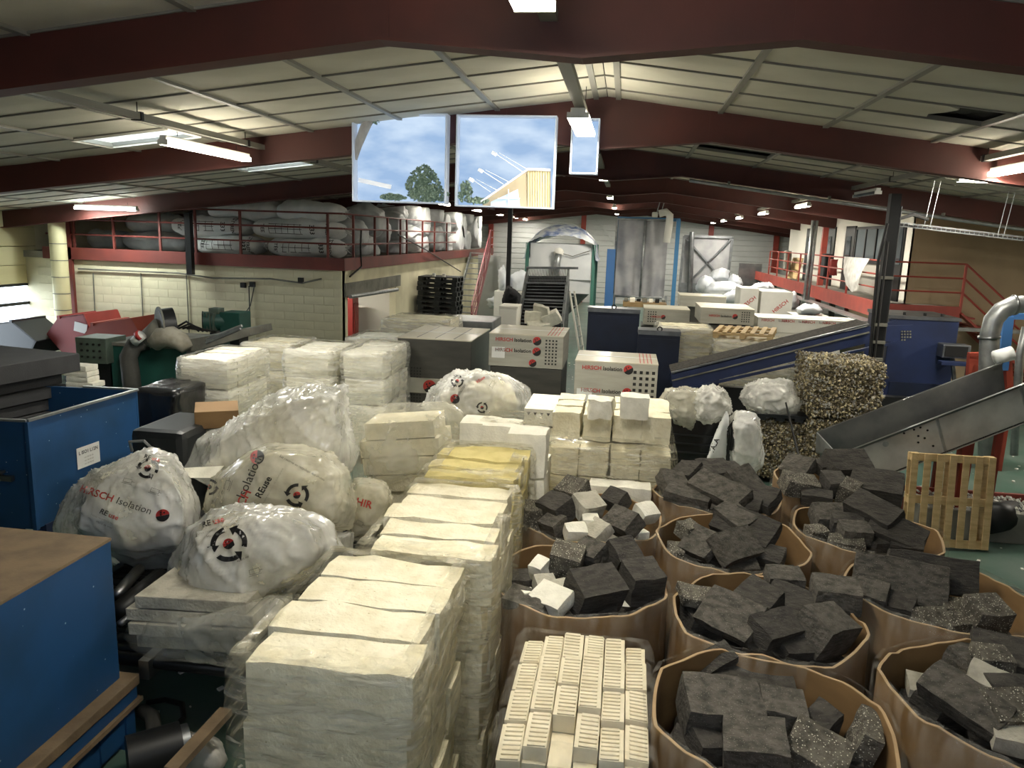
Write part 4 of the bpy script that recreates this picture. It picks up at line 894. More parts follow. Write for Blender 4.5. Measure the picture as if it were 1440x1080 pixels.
mb = MB(); mb.bx(c.x - .33, c.x + .33, 7.3, 7.54, 0, 1.155); solo('foam_plinth', mb, 'cream_foam', 'upright cream foam board standing under the long white block', 'foam block')
# grey perforated board pack behind (triangular notches)
o = T('notched_pack', (-1.0, 8.6, 0), 'stack of white boards with small triangular notches beside yellow stack', 'foam stack')
a, b = AY(744, 572, 8.9), AY(785, 572, 8.9)
for l in range(8):
    mb = MB(); z = .3 + .21 * l
    mb.bx(a.x, b.x + .1, 8.45, 9.3, z - .09, z + .1); 
    part(o, 'board', mb, 'white_foam')
    mb = MB()
    for k in range(6):
        xx = a.x + .05 + k * .075; mb.prism([(xx - .02, 8.448, z + .06), (xx + .02, 8.448, z + .06), (xx, 8.448, z + .025)], (0, -.004, 0))
    part(o, 'notch', mb, 'text_grey')
# wrapped white stacks in the left middle distance
GS = 'white wrapped stacks at left'
foam_stack('foam_stack', 'tall silvery film wrapped stack standing by the green machine', -6.27, -5.52, 10.1, 11.35, 1.9, 4, 4, 'white_foam', 51, film='film_m', group=GS)
foam_stack('foam_stack', 'cream topped wrapped stack behind the tall silvery one', -6.3, -5.42, 12.0, 13.1, 1.85, 4, 4, 'cream_foam', 52, film='film_m', group=GS)
foam_stack('foam_stack', 'white wrapped stack in the middle of the left group', -5.33, -4.55, 11.55, 12.7, 1.86, 4, 5, 'white_foam', 53, film='film_m', group=GS)
foam_stack('foam_stack', 'white wrapped stack touching the dark film wrapped boxes', -4.42, -3.72, 11.7, 13.1, 1.86, 4, 3, 'white_foam', 54, film='film_m', group=GS)
foam_stack('foam_stack', 'far wrapped stack below the deck doorway', -5.0, -3.6, 15.6, 17.0, 1.95, 5, 3, 'cream_foam', 55, film='film_m', group=GS)
foam_stack('foam_stack', 'low white wrapped stack peeping between the left group and the boxes', -5.2, -4.2, 14.0, 15.2, 1.75, 4, 3, 'white_foam', 56, film='film_m', group=GS)
# ------------------------------------------------------------------ printed cartons and film wrapped boxes
def carton(name, label, x0, x1, y0, y1, z0, z1, m='box_grey', top='box_top', text=None, group=None, face=True, logo=True, dotsx=.84, rows=2, tsize=None, root=None, topdots=True):
    o = root or T(name, ((x0 + x1) / 2, (y0 + y1) / 2, z0), label, 'carton', group)
    mb = MB(); mb.bx(x0, x1, y0, y1, z0, z1 - .004, .012); part(o, 'carton_body', mb, m)
    if top:
        mb = MB(); mb.bx(x0 - .004, x1 + .004, y0 - .004, y1 + .004, z1 - .02, z1, .004); part(o, 'carton_lid', mb, top)
        mb = MB(); mb.bx(x0, x1, (y0 + y1) / 2 - .03, (y0 + y1) / 2 + .03, z1, z1 + .003); part(o, 'tape', mb, 'paper')
    w, h = x1 - x0, z1 - z0
    if text:
        for zc, ts in (((z1 - .11, .52 * w / 7.6), (z0 + h * .5, .52 * w / 7.6)) if rows == 2 else ((z0 + h * .5, min(h * .2, .5 * w / 8.4)),)): brand_line(o, x0 + w * (.09 if rows == 2 else .16), y0 - .002, zc, tsize or ts, logo, text)
        if rows == 2:
            rd, bk = ladybug((0, 0), .07); stamp(o, 'beetle_logo', rd, 'text_red', (x0 + w * .6, y0 - .002, z0 + .09), (1, 0, 0), (0, 0, 1)); stamp(o, 'beetle_logo', bk, 'text_black', (x0 + w * .6, y0 - .002, z0 + .09), (1, 0, 0), (0, 0, 1), lift=.005)
        mb = MB(); n = (4, 8) if rows == 2 else (4, 5); pt = h / (n[1] + 2); dots(mb, (0, 0), n, pt, pt * .5); stuffy(stamp(o, 'dot_print', mb, 'text_black', (x0 + w * dotsx, y0 - .002, (z0 + z1) / 2), (1, 0, 0), (0, 0, 1)))
        if rows == 2:
            mb = MB(); mb.pts([(-.12, -.1, 0), (.12, -.1, 0), (.12, .1, 0), (-.12, .1, 0)], [(0, 1, 2, 3)]); stamp(o, 'shipping_label', mb, 'paper', (x0 + w * .13, y0 - .002, z0 + h * .42), (1, 0, 0), (0, 0, 1))
        if topdots:
            for k in range(4):
                mb = MB(); q = x0 + w * (dotsx - .06) + k * w * .045; mb.bx(q, q + .015, y0 + .04, y1 - .05, z1, z1 + .003); part(o, 'top_stripe', mb, 'text_red')
    return o
def width(t, b=False): vs, _ = letters(t, b); return max(v.x for v in vs) - min(v.x for v in vs)
def brand_line(o, x, y, z, ts, logo=True, words_=('HIRSCH', 'Isolation')):
    for t, b, m in ((words_[0], True, 'text_red'), (words_[1], True, 'text_black')):
        if not t: continue
        w = width(t, b) * ts; stamp(o, 'lettering', shape_text(t, ts, b), m, (x + w / 2, y, z), (1, 0, 0), (0, 0, 1)); x += w + ts * .35
    if logo:
        rd, bk = ladybug((0, 0), ts * .85); x += ts * .75
        stamp(o, 'beetle_logo', rd, 'text_red', (x, y, z), (1, 0, 0), (0, 0, 1)); stamp(o, 'beetle_logo', bk, 'text_black', (x, y, z), (1, 0, 0), (0, 0, 1), lift=.005)
HT = ('HIRSCH', 'Isolation'); GB = 'printed insulation cartons'
def stuffy(o):
    if o: o['kind'] = 'stuff'
# dark film wrapped box pile
x0, x1, zt = AY(559, 470, 13.3).x, AY(663, 478, 13.3).x, AY(600, 476, 13.3).z
o = carton('wrapped_cartons', 'pile of cartons in dark film with a pale cardboard top', x0, x1, 13.3, 15.2, .95, zt, 'box_dark', 'box_top', None, GB)
mb = MB(); mb.bx(x0 + .02, x1 - .02, 13.3, 15.2, 0, .94, .01); part(o, 'lower_carton', mb, 'box_dark')
mb = MB(); mb.bx(x0, x1, 13.25, 13.3, .93, 1.2); part(o, 'grey_band', mb, 'box_grey')
mb = MB(); dots(mb, (0, 0), (5, 12), .055, .028); stuffy(stamp(o, 'dot_print', mb, 'text_black', (x0 + .32, 13.3, zt - .85), (1, 0, 0), (0, 0, 1)))
rd, bk = ladybug((0, 0), .12); stamp(o, 'beetle_logo', rd, 'text_red', (x0 + .62, 13.248, 1.06), (1, 0, 0), (0, 0, 1)); stamp(o, 'beetle_logo', bk, 'text_black', (x0 + .62, 13.248, 1.06), (1, 0, 0), (0, 0, 1), lift=.005)
for k in range(3):
    xx = x0 + (x1 - x0) * (k + 1) / 4; mb = MB(); mb.bx(xx - .01, xx + .01, 13.4, 15.1, zt, zt + .003); part(o, 'lid_seam', mb, 'box_dark')
# big printed carton beside it
a, b = AY(688, 470, 13.6), AY(793, 470, 13.6)
zlow = AY(740, 517, 13.6).z; zb = AY(740, 562, 13.6).z
o = carton('printed_carton', 'large grey carton with red lettering and beetle logo on dark carton', a.x, b.x, 13.6, 15.0, zlow, a.z + .03, text=HT, group=GB)
carton('dark_carton', 'dark film wrapped carton under the large printed grey carton', a.x + .03, b.x - .01, 13.62, 15.0, 0, zlow - .004, 'box_dark', None, None, GB)
a, b = AY(809, 506, 11.9), AY(926, 511, 11.9)
carton('printed_carton', 'grey film wrapped carton with red lettering before the navy cabinets', a.x, b.x, 11.9, 13.0, AY(860, 566, 11.9).z - .3, a.z, text=HT, group=GB)
mb = MB(); mb.bx(a.x, b.x, 11.92, 13.0, 0, AY(860, 566, 11.9).z - .31); solo('carton_base', mb, 'box_dark', 'dark carton underneath the printed carton before navy cabinets', 'carton', GB)
# navy cabinets
for n, (pl, pr, pt, y, lb) in enumerate(((827, 900, 438, 18.6, 'taller navy steel cabinet with grey top rail and lifting eye'), (898, 957, 470, 17.0, 'shorter navy steel cabinet right of the taller one'))):
    a, b = AY(pl, pt, y), AY(pr, pt, y); o = T('steel_cabinet', ((a.x + b.x) / 2, y + .5, 0), lb, 'cabinet', 'navy steel cabinets')
    mb = MB(); mb.bx(a.x, b.x, y, y + .55, 0.05, a.z, .015); part(o, 'cabinet_body', mb, 'navy')
    mb = MB(); mb.bx(a.x - .01, b.x + .01, y - .02, y + .57, a.z, a.z + .1); part(o, 'top_rail', mb, 'grey_metal')
    mb = MB(); cxm = (a.x + b.x) / 2; mb.tube([(cxm + .05 * math.cos(t), y + .03, a.z + .13 + .05 * math.sin(t)) for t in [2 * PI * q / 12 for q in range(13)]], .015, 6); part(o, 'lifting_eye', mb, 'black')
    mb = MB(); mb.bx(a.x + .06, b.x - .06, y - .012, y, .15, a.z - .08); part(o, 'front_panel', mb, 'navy')
    mb = MB(); mb.bx(a.x + .04, b.x - .04, y, y + .5, 0, .06); part(o, 'plinth', mb, 'black')
# cartons farther back
def cart_px(label, pl, pr, pt, pb, y, d, **k):
    a, b = AY(pl, pt, y), AY(pr, pt, y); return carton('printed_carton', label, a.x, b.x, y, y + d, AY((pl + pr) / 2, pb, y).z, a.z, group=GB, **k)
cart_px('small printed carton right behind the taller navy cabinet', 906, 971, 433, 458, 20.5, 1.2, text=('HIRSCH', ''), dotsx=.18, rows=1, topdots=False)
cart_px('printed carton with dot print left of the long carton', 986, 1062, 432, 456, 19.6, 1.6, text=HT, rows=1, topdots=False)
cart_px('grey carton at the back beside white bags', 957, 1022, 415, 432, 23, 1.2, text=None)
for (pl, pr, pt, pb, y, lb) in ((900, 975, 458, 540, 20.6, 'dark carton supporting the small printed carton'), (986, 1062, 456, 530, 19.7, 'dark carton supporting the printed carton by long one'), (957, 1022, 432, 500, 23.1, 'dark carton under the back grey carton')):
    a, b = AY(pl, pt, y), AY(pr, pt, y); mb = MB(); mb.bx(a.x + .03, b.x - .03, y, y + 1.1, 0, AY((pl + pr) / 2, pt, y).z - .03, .01); solo('plain_carton', mb, 'box_dark', lb, 'carton', GB)
y = 20.2; a, b = AY(1066, 447, y), AY(1222, 450, y); zb = AY(1140, 470, y).z
o = carton('long_carton', 'very long white carton with a row of small red prints', a.x, b.x, y, y + 1.1, zb, a.z + .02, 'box_white', 'box_white', None, GB)
for k in range(5):
    xx = a.x + (b.x - a.x) * (k + .5) / 5.4
    stamp(o, 'lettering', shape_text('HIRSCH', .09, True), 'text_red', (xx, y - .001, zb + .3), (1, 0, 0), (0, 0, 1)); stamp(o, 'lettering', shape_text('Isolation', .085), 'text_grey', (xx + .4, y - .001, zb + .3), (1, 0, 0), (0, 0, 1))
    mb = MB(); mb.bx(xx, xx + .4, y + .3, y + .4, a.z + .02, a.z + .024); part(o, 'lid_print', mb, 'text_faint')
mb = MB(); mb.bx(a.x + .1, b.x - .6, y + .02, y + 1.0, .0, zb - .006, .01); solo('plain_carton', mb, 'box_white', 'white carton under the very long printed carton', 'carton', GB)
y = 25.0
for pl, pr, pt, pb, lb, dd in ((1042, 1068, 405, 441, 'left white box of the pair by white bags', 1.2), (1085, 1116, 410, 442, 'right white box with slanted print by white bags', 1.5)):
    a, b = AY(pl, pt, y), AY(pr, pt, y); zb = 0.0
    o = T('white_box', ((a.x + b.x) / 2, y + .6, 0), lb, 'carton', 'white boxes at the back')
    mb = MB(); mb.bx(a.x - (.0 if pl < 1080 else .3), b.x, y, y + dd, zb, a.z, .02); part(o, 'carton_body', mb, 'box_white')
    stamp(o, 'lettering', shape_text('HIRSCH', .16, True), 'text_red', ((a.x + b.x) / 2 - .02, y - .001, a.z - .45), (1, 0, .9), (-.9, 0, 1))
# two film wrapped yellowish stacks, loose pallet lying on the right one
foam_stack('foam_stack', 'yellowish wrapped stack behind the blue conveyor, left one', *(AY(926, 460, 17.6).x, AY(1003, 460, 17.6).x), 17.6, 18.8, 1.86, 4, 3, 'cream_foam', 61, film='film_m', group='yellowish stacks behind the conveyor')
foam_stack('foam_stack', 'yellowish wrapped stack under the lying wooden pallet', *(AY(1008, 470, 16.9).x, AY(1114, 475, 16.9).x), 16.9, 18.1, 1.72, 4, 4, 'cream_foam', 62, film='film_m', group='yellowish stacks behind the conveyor')
a = AY(1110, 480, 18.6); foam_stack('foam_stack', 'low pale stack at right end behind the conveyor', a.x, a.x + .9, 18.4, 19.4, 1.5, 3, 3, 'white_foam', 63, film='film_m', group='yellowish stacks behind the conveyor')
def pallet(label, c, R, n, w=1.2, d=1.0, m='wood', name='wooden_pallet', bw=.1, both=True):
    o = T(name, c, label, 'pallet', None); c = V(c)
    def b(cc, dd, nm): mb = MB(); mb.box(c + R @ V(cc), dd, R, .004); part(o, nm, mb, m)
    for k in range(n): b((-w / 2 + bw / 2 + (w - bw) * k / (n - 1), 0, .13), (bw, d, .022), 'slat')
    for q in (-.46, 0, .46): b((0, d * q, .095), (w, .1, .045), 'bearer')
    for q in (-.46, 0, .46):
        for p in (-.45, 0, .45): b((w * p, d * q, .045), (.12, .1, .055), 'block')
    if both:
        for q in (-.45, 0, .45): b((w * q, 0, .009), (.1, d, .018), 'bottom_board')
    return o
a = AZ(1040, 458, 1.9); pallet('bare wooden pallet lying tilted on the yellowish wrapped stack', (a.x, 17.5, 1.78), Euler((.04, -.03, -.25)).to_matrix(), 7, 1.25, 1.1)
# leaning pallet beside the bins
bl, br, tl = AZ(1266, 762, .02), AZ(1382, 770, .02), None
ux = (br - bl).normalized(); hgt = 1.2; tilt = .12
nrm = V((ux.y, -ux.x, 0)); up = (V((0, 0, 1)) * math.cos(tilt) + (-nrm) * math.sin(tilt)).normalized(); n3 = ux.cross(up)
R = Matrix((ux, up, n3)).transposed(); w = (br - bl).length
pallet('pale wooden pallet standing on edge in front of steel chute', bl + ux * w / 2 + up * hgt / 2, R, 7, w, hgt, bw=.085)
mb = MB(); mb.bx(bl.x + .3, bl.x + 2.6, bl.y + .32, bl.y + .9, 0, .42, .02); solo('concrete_kerb', mb, 'concrete', 'low pale concrete block wall behind the leaning pallet', 'block')
mb = MB(); mb.bx(bl.x + .3, bl.x + 3, bl.y + .95, bl.y + 1.0, .1, .5); solo('red_rail_bar', mb, 'red_rail', 'low dark red steel rail behind the concrete block', 'rail')
mb = MB(); r = random.Random(8)
for k in range(400):
    s = r.uniform(.02, .06); mb.box((bl.x + r.uniform(.2, 2.8), bl.y + r.uniform(.34, .92), .42 + r.uniform(0, .06)), (s, s, s * .6), Euler((r.random(), r.random(), r.random())))
for k in range(500):
    s = r.uniform(.015, .05); mb.box((bl.x + r.uniform(-.9, 2.4), bl.y + r.uniform(.95, 2.6), r.uniform(0, .05)), (s, s, s * .6), Euler((r.random(), r.random(), r.random())))
solo('foam_litter', mb, 'snow', 'white shredded foam litter heaped on and behind the low block', 'litter', stuff=True)
# ------------------------------------------------------------------ bales
def bale(label, x0, x1, y0, y1, z0, z1, seed, warm=.5, straps=4):
    o = T('pressed_bale', ((x0 + x1) / 2, (y0 + y1) / 2, z0), label, 'bale', 'pressed foam bales'); r = random.Random(seed)
    mb = lump((x1 - x0, y1 - y0, z1 - z0), seed, .05, (12, 10, 10))
    for v in mb.bm.verts: v.co += V(((x0 + x1) / 2, (y0 + y1) / 2, (z0 + z1) / 2))
    part(o, 'bale_core', mb, 'bale')
    for m in ('flake_pale', 'flake_grey', 'flake_dark', 'bale'):
        mb = MB()
        for k in range(900):
            f = r.choice(('f', 'f', 't', 'l', 'r')); u, v = r.random(), r.random()
            if f == 'f': c = (x0 + (x1 - x0) * u, y0 + r.uniform(-.04, .0), z0 + (z1 - z0) * v)
            elif f == 't': c = (x0 + (x1 - x0) * u, y0 + (y1 - y0) * v, z1 + r.uniform(0, .03))
            else: c = ((x0 - r.uniform(-.01, .04)) if f == 'l' else x1 + r.uniform(-.01, .05), y0 + (y1 - y0) * u, z0 + (z1 - z0) * v)
            s = r.uniform(.014, .042); mb.box(c, (s * r.uniform(.6, 1.4), s * .9, s * .35), Euler((r.uniform(-1.5, 1.5), r.uniform(-1.5, 1.5), r.uniform(0, 3))))
        part(o, 'loose_flakes', mb, m, stuff=True)
    for k in range(straps):
        z = z0 + (z1 - z0) * (k + .7) / (straps + .4); mb = MB(); q = .03; mb.tube([(x0 - q, y0 - q, z), (x1 + q, y0 - q, z), (x1 + q, y1, z)], .006, 4); part(o, 'strap', mb, 'black')
    return o
y = 12.3; xa, xb = AY(1143, 520, y).x, AY(1245, 520, y).x; zt, zm = AY(1190, 512, y).z, AY(1190, 588, y).z
bale('tall upper bale of pressed foam flakes beside the steel chute', xa, xb, y, y + 1.1, zm, zt, 3)
bale('lower bale of pressed foam flakes under the tall upper one', xa + .02, xb - .02, y + .02, y + 1.1, .1, zm - .05, 5, straps=5)
ya = 12.4; xc, xd = AY(1068, 600, ya).x, AY(1140, 600, ya).x; zt2 = AY(1100, 596, ya).z
bale('pressed foam bale below the film bag and black pallet', xc, xd - .02, ya, ya + 1.1, .1, zt2, 7, straps=4)
mb = MB(); zt3 = AY(1100, 583, ya).z
o = T('plastic_pallet', ((xc + xd) / 2, ya + .5, zt2), 'black plastic pallet between bale and film bag', 'pallet')
mb = MB(); mb.bx(xc - .06, xd, ya - .05, ya + 1.1, zt3 - .05, zt3); part(o, 'deck', mb, 'plastic_dark')
for q in (0, .45, .9):
    mb = MB(); mb.bx(xc - .05 + (xd - xc - .15) * q, xc + .08 + (xd - xc - .15) * q, ya - .05, ya + 1.1, zt2 + .05, zt3 - .05); part(o, 'runner', mb, 'plastic_dark')
mb = MB(); mb.tube([AY(1105, 566, 12.0), AY(1118, 620, 11.6), AY(1126, 652, 11.3), AZ(1136, 690, .01)], .014, 6); solo('black_rod', mb, 'black', 'thin black rod leaning against the bale with film bag', 'rod')
# ------------------------------------------------------------------ bags
def silhouette_bag(name, label, poly, y, thick, seed, m='bag_film', cat='bag', group=None, voxel=.024, crease=.03, flat=False, lean=0., fold=(2, 5, 2), z_min=None, inner=None):
    pts = []; c = [sum(p[0] for p in poly) / len(poly), sum(p[1] for p in poly) / len(poly)]
    for i, (px, py) in enumerate(poly):
        yy = y + lean * (c[1] - py) / 100
        pts.append(AY(px, py, yy))
        for s, q in ((-1, .72), (1, .72)): pts.append(AY(c[0] + (px - c[0]) * q, c[1] + (py - c[1]) * q, yy + s * thick * .42))
        for s, q in ((-1, .35), (1, .35)): pts.append(AY(c[0] + (px - c[0]) * q, c[1] + (py - c[1]) * q, yy + s * thick * .5))
    if z_min is not None: pts = [V((p.x, p.y, max(p.z, z_min))) for p in pts]
    mb = MB(); mb.hull(pts); bmesh.ops.recalc_face_normals(mb.bm, faces=mb.bm.faces)
    me = bpy.data.meshes.new('t'); mb.bm.to_mesh(me); mb.bm.free(); ob = bpy.data.objects.new('t', me); COL.objects.link(ob)
    md = ob.modifiers.new('r', 'REMESH'); md.mode = 'VOXEL'; md.voxel_size = voxel
    dg = bpy.context.evaluated_depsgraph_get(); me2 = bpy.data.meshes.new_from_object(ob.evaluated_get(dg)); bpy.data.objects.remove(ob)
    mb = MB(); mb.bm.from_mesh(me2); bpy.data.meshes.remove(me2)
    bmesh.ops.smooth_vert(mb.bm, verts=mb.bm.verts, factor=.5, use_axis_x=True, use_axis_y=True, use_axis_z=True)
    mb.bm.normal_update()
    cc = sum((v.co for v in mb.bm.verts), V()) / len(mb.bm.verts)
    rr = random.Random(seed * 3 + 1); anc = [AY(*rr.choice(poly), y - thick * .2) for _ in range(3)]
    for v in mb.bm.verts:
        p = v.co - cc; q = V((p.x + p.z * .6, p.y, p.z - p.x * .5))
        d = .06 * nz(p, 1.7, seed) * (thick) + crease * .7 * (max(0, ridge(q, tuple(.7 * f_ for f_ in fold), seed)) ** 4 - .25)
        for k, A_ in enumerate(anc):
            e = v.co - A_; L_ = e.length
            if L_ > 1e-3: d += crease * 1.0 * (max(0, ridge(e / L_, (4.5, 4.5, 4.5), seed + 11 * k)) ** 5 - .15) * min(1, L_ / .25) * max(0, 1 - L_ / (1.1 * max(.6, thick)))
        v.co = v.co + v.normal * d
        if z_min is not None: v.co.z = max(v.co.z, z_min)
    o = solo(name, mb, m, label, cat, group, smooth=True)
    if isinstance(inner, tuple):     # a few flat boards lying in the bag
        im, nb, h_, sx_, tilt_ = inner; co = [v.co + o.location for v in o.data.vertices]; lo = [min(c_[i] for c_ in co) for i in range(3)]; hi = [max(c_[i] for c_ in co) for i in range(3)]
        cc = V([(lo[i] + hi[i]) / 2 for i in range(3)]); R_ = Euler((0, tilt_, 0)).to_matrix(); hh = (hi[2] - lo[2]) * h_ / nb
        for k in range(nb):
            mb = MB(); f_ = 1 - .12 * abs(k - (nb - 1) / 2); mb.box(cc + R_ @ V((.02 * (k % 2), .02 * (k % 3), (k - (nb - 1) / 2) * hh)), ((hi[0] - lo[0]) * sx_ * f_, (hi[1] - lo[1]) * .62 * f_, hh - .012), R_, .006); part(o, 'foam_board', mb, im)
    elif inner:
        co = [v.co + o.location for v in o.data.vertices]; rr_ = random.Random(seed); cc = sum(co, V()) / len(co); mb = MB()
        bvh = BVHTree.FromPolygons(co, [tuple(p.vertices) for p in o.data.polygons]); ext = max((p - cc).length for p in co)
        dirs = [V((rr_.gauss(0, 1), rr_.gauss(0, 1), rr_.gauss(0, 1))).normalized() for _ in range(26)]; hp = []
        for d in dirs:
            h = bvh.ray_cast(cc, d)
            if h[0] is not None: hp.append(cc + (h[0] - cc) * .93)
        mb.hull(hp); part(o, 'foam_content', mb, inner)
    return o
def bvh_of(o):
    me = o.data; off = o.location
    return BVHTree.FromPolygons([v.co + off for v in me.vertices], [tuple(p.vertices) for p in me.polygons])
def bag_print(o, items):
    bv = bvh_of(o); LOC[o.name] = o.location.copy()
    for kind, px, py, size, ang, arg in items:
        h = bv.ray_cast(EYE, ray(px, py).normalized())
        if h[0] is None: continue
        n = -ray(px, py).normalized(); x = V((1, 0, 0)); x = (x - n * x.dot(n)).normalized(); y = n.cross(x)
        a = math.radians(ang); X, Y_ = x * math.cos(a) + y * math.sin(a), -x * math.sin(a) + y * math.cos(a)
        if kind == 'brand':
            w = size * 1.75
            stamp(o, 'lettering', shape_text('HIRSCH', size, True, (-w, 0)), 'text_red', h[0], X, Y_, bv); stamp(o, 'lettering', shape_text('Isolation', size, False, (w * 1.15, 0)), 'text_black', h[0], X, Y_, bv)
            rd, bk = ladybug((w * 2.75, 0), size * .62); stamp(o, 'beetle_logo', rd, 'text_red', h[0], X, Y_, bv); stamp(o, 'beetle_logo', bk, 'text_black', h[0], X, Y_, bv, lift=.006)
        elif kind == 'text': stamp(o, 'lettering', shape_text(arg[0], size, len(arg) > 2), arg[1], h[0], X, Y_, bv)
        elif kind == 'reuse':
            stamp(o, 'lettering', shape_text('RE', size, True, (-size * .9, 0)), 'text_black', h[0], X, Y_, bv); stamp(o, 'lettering', shape_text('use', size, True, (size * .55, 0)), 'text_red', h[0], X, Y_, bv)
            for k in (1, 2): stamp(o, 'small_print', shape_text('Nous recyclons vos chutes' if k == 1 else 'Merci de trier', size * .42, False, (0, -size * (.3 + .62 * k))), 'text_faint', h[0], X, Y_, bv)
        elif kind == 'cycle':
            stuffy(stamp(o, 'recycling_arrows', recycle((0, 0), size), 'text_black', h[0], X, Y_, bv))
            rd, bk = ladybug((0, 0), size * .3); stamp(o, 'beetle_logo', rd, 'text_red', h[0], X, Y_, bv, lift=.006); stamp(o, 'beetle_logo', bk, 'text_black', h[0], X, Y_, bv, lift=.007)
        elif kind == 'bug':
            rd, bk = ladybug((0, 0), size); stamp(o, 'beetle_logo', rd, 'text_red', h[0], X, Y_, bv); stamp(o, 'beetle_logo', bk, 'text_black', h[0], X, Y_, bv, lift=.006)
        elif kind == 'icon':
            mb = MB(); s = size
            for q in ((-s, -.5 * s, s, -.42 * s), (-s, .42 * s, s, .5 * s), (-s, -.5 * s, -.92 * s, .5 * s), (.92 * s, -.5 * s, s, .5 * s), (1.0 * s, -.1 * s, 1.6 * s, 0), (-1.3 * s, -.8 * s, 1.3 * s, -.72 * s)):
                mb.pts([(q[0], q[1], 0), (q[2], q[1], 0), (q[2], q[3], 0), (q[0], q[3], 0)], [(0, 1, 2, 3)])
            stamp(o, 'small_print', mb, 'text_grey', h[0], X, Y_, bv)
GBG = 'printed clear recycling bags'
b1 = silhouette_bag('recycling_bag', 'plump printed clear bag lying against the blue open bin', [(78, 742), (92, 690), (122, 655), (180, 645), (215, 633), (247, 636), (264, 655), (286, 700), (290, 750), (268, 790), (200, 806), (160, 802), (85, 760)], 6.3, 1.1, 1, group=GBG, crease=.03, inner='white_foam')
bag_print(b1, [('brand', 160, 702, .085, -14, None), ('cycle', 208, 659, .085, -8, None), ('reuse', 215, 645, .05, -12, None), ('icon', 135, 672, .035, -10, None), ('icon', 180, 676, .035, -10, None), ('icon', 218, 690, .035, -14, None), ('reuse', 155, 724, .06, -18, None)])
b2 = silhouette_bag('recycling_bag', 'big tent shaped glossy clear bag, topmost of the bag heap', [(258, 662), (274, 622), (330, 585), (388, 552), (440, 538), (488, 540), (492, 580), (500, 650), (480, 690), (420, 690), (300, 690)], 7.7, 1.2, 2, 'bag_film', group=GBG, crease=.035, fold=(5, 2, 1.5), inner='cream_foam')
b3 = silhouette_bag('recycling_bag', 'printed clear bag with sideways lettering under the tent shaped bag', [(284, 715), (296, 670), (340, 640), (375, 622), (430, 618), (470, 630), (496, 662), (506, 712), (495, 745), (440, 750), (340, 740), (288, 730)], 6.5, 1.0, 3, 'bag_warm', group=GBG, crease=.022, inner='cream_foam')
bag_print(b3, [('text', 351, 672, .11, 74, ('Isolation', 'text_black')), ('bug', 362, 643, .06, 60, None), ('text', 342, 703, .1, 70, ('SCH', 'text_red', 1)), ('cycle', 418, 696, .1, -14, None), ('text', 371, 685, .08, 68, ('REuse', 'text_black', 1)), ('cycle', 295, 685, .075, 50, None), ('icon', 320, 682, .04, 80, None), ('text', 425, 658, .03, -24, ('Sac reserve au recyclage des chutes', 'text_grey')), ('text', 380, 690, .025, 68, ('Nous recyclons vos chutes de polystyrene', 'text_faint'))])
b4 = silhouette_bag('recycling_bag', 'front clear bag with large black recycling arrows', [(229, 815), (240, 780), (262, 745), (300, 720), (345, 705), (420, 710), (470, 733), (488, 770), (472, 800), (400, 840), (350, 872), (310, 889), (272, 882), (234, 850)], 5.35, 1.0, 4, 'bag_film', group=GBG, crease=.03, fold=(4, 2, 2), inner='cream_foam')
bag_print(b4, [('cycle', 322, 765, .125, 12, None), ('reuse', 301, 734, .06, 22, None), ('text', 290, 712, .03, 24, ('recyclage', 'text_black', 1)), ('text', 342, 786, .02, 30, ('REUSE ME', 'text_grey')), ('icon', 358, 803, .035, 24, None), ('icon', 308, 842, .03, 20, None)])
b5 = silhouette_bag('foam_sheet_bag', 'flat clear bag of grey foam sheets, lowest of bag heap', [(172, 905), (188, 870), (232, 848), (330, 868), (385, 850), (425, 835), (430, 900), (390, 940), (320, 957), (250, 956), (180, 948)], 5.0, 1.0, 5, 'bag_sheer', group=GBG, crease=.02, fold=(1.5, 4, 3), z_min=.62, inner=('light_foam', 4, .6, .66, -.05))
b6 = silhouette_bag('foam_sheet_bag', 'clear bag of long cream foam boards in the middle of heap', [(494, 592), (512, 576), (560, 571), (625, 567), (650, 578), (655, 605), (655, 650), (600, 680), (520, 700), (498, 680)], 8.5, 1.0, 6, 'bag_sheer', group=GBG, crease=.02, fold=(1, 3, 5), inner=('cream_foam', 4, .66, .72, -.12))
b7 = silhouette_bag('recycling_bag', 'domed printed clear bag in front of the cartons', [(592, 570), (605, 545), (638, 521), (672, 516), (712, 526), (742, 545), (753, 572), (750, 600), (700, 612), (620, 610)], 9.9, 1.2, 7, 'bag_film', group=GBG, crease=.03, inner='cream_foam')
bag_print(b7, [('cycle', 678, 573, .07, -10, None), ('bug', 640, 561, .06, 20, None), ('text', 648, 550, .06, 60, ('Isolation', 'text_black')), ('text', 676, 534, .05, 40, ('REuse', 'text_red', 1)), ('cycle', 643, 536, .08, -60, None), ('icon', 692, 540, .04, 60, None)])
b8 = silhouette_bag('recycling_bag', 'small clear bag slumped between heap and wrapped stacks', [(488, 690), (500, 672), (540, 678), (553, 702), (546, 735), (515, 765), (488, 765)], 7.2, .7, 8, 'bag_warm', group=GBG, crease=.02, inner='cream_foam')
bag_print(b8, [('text', 512, 708, .1, -10, ('HIR', 'text_red', 1)), ('icon', 506, 735, .035, -20, None)])
b9 = silhouette_bag('foam_sheet_bag', 'pale bag filling the hollow under the heap', [(290, 745), (500, 745), (500, 830), (430, 860), (300, 800)], 6.4, 1.0, 9, 'bag_clear', group=GBG, crease=.02, z_min=.62)
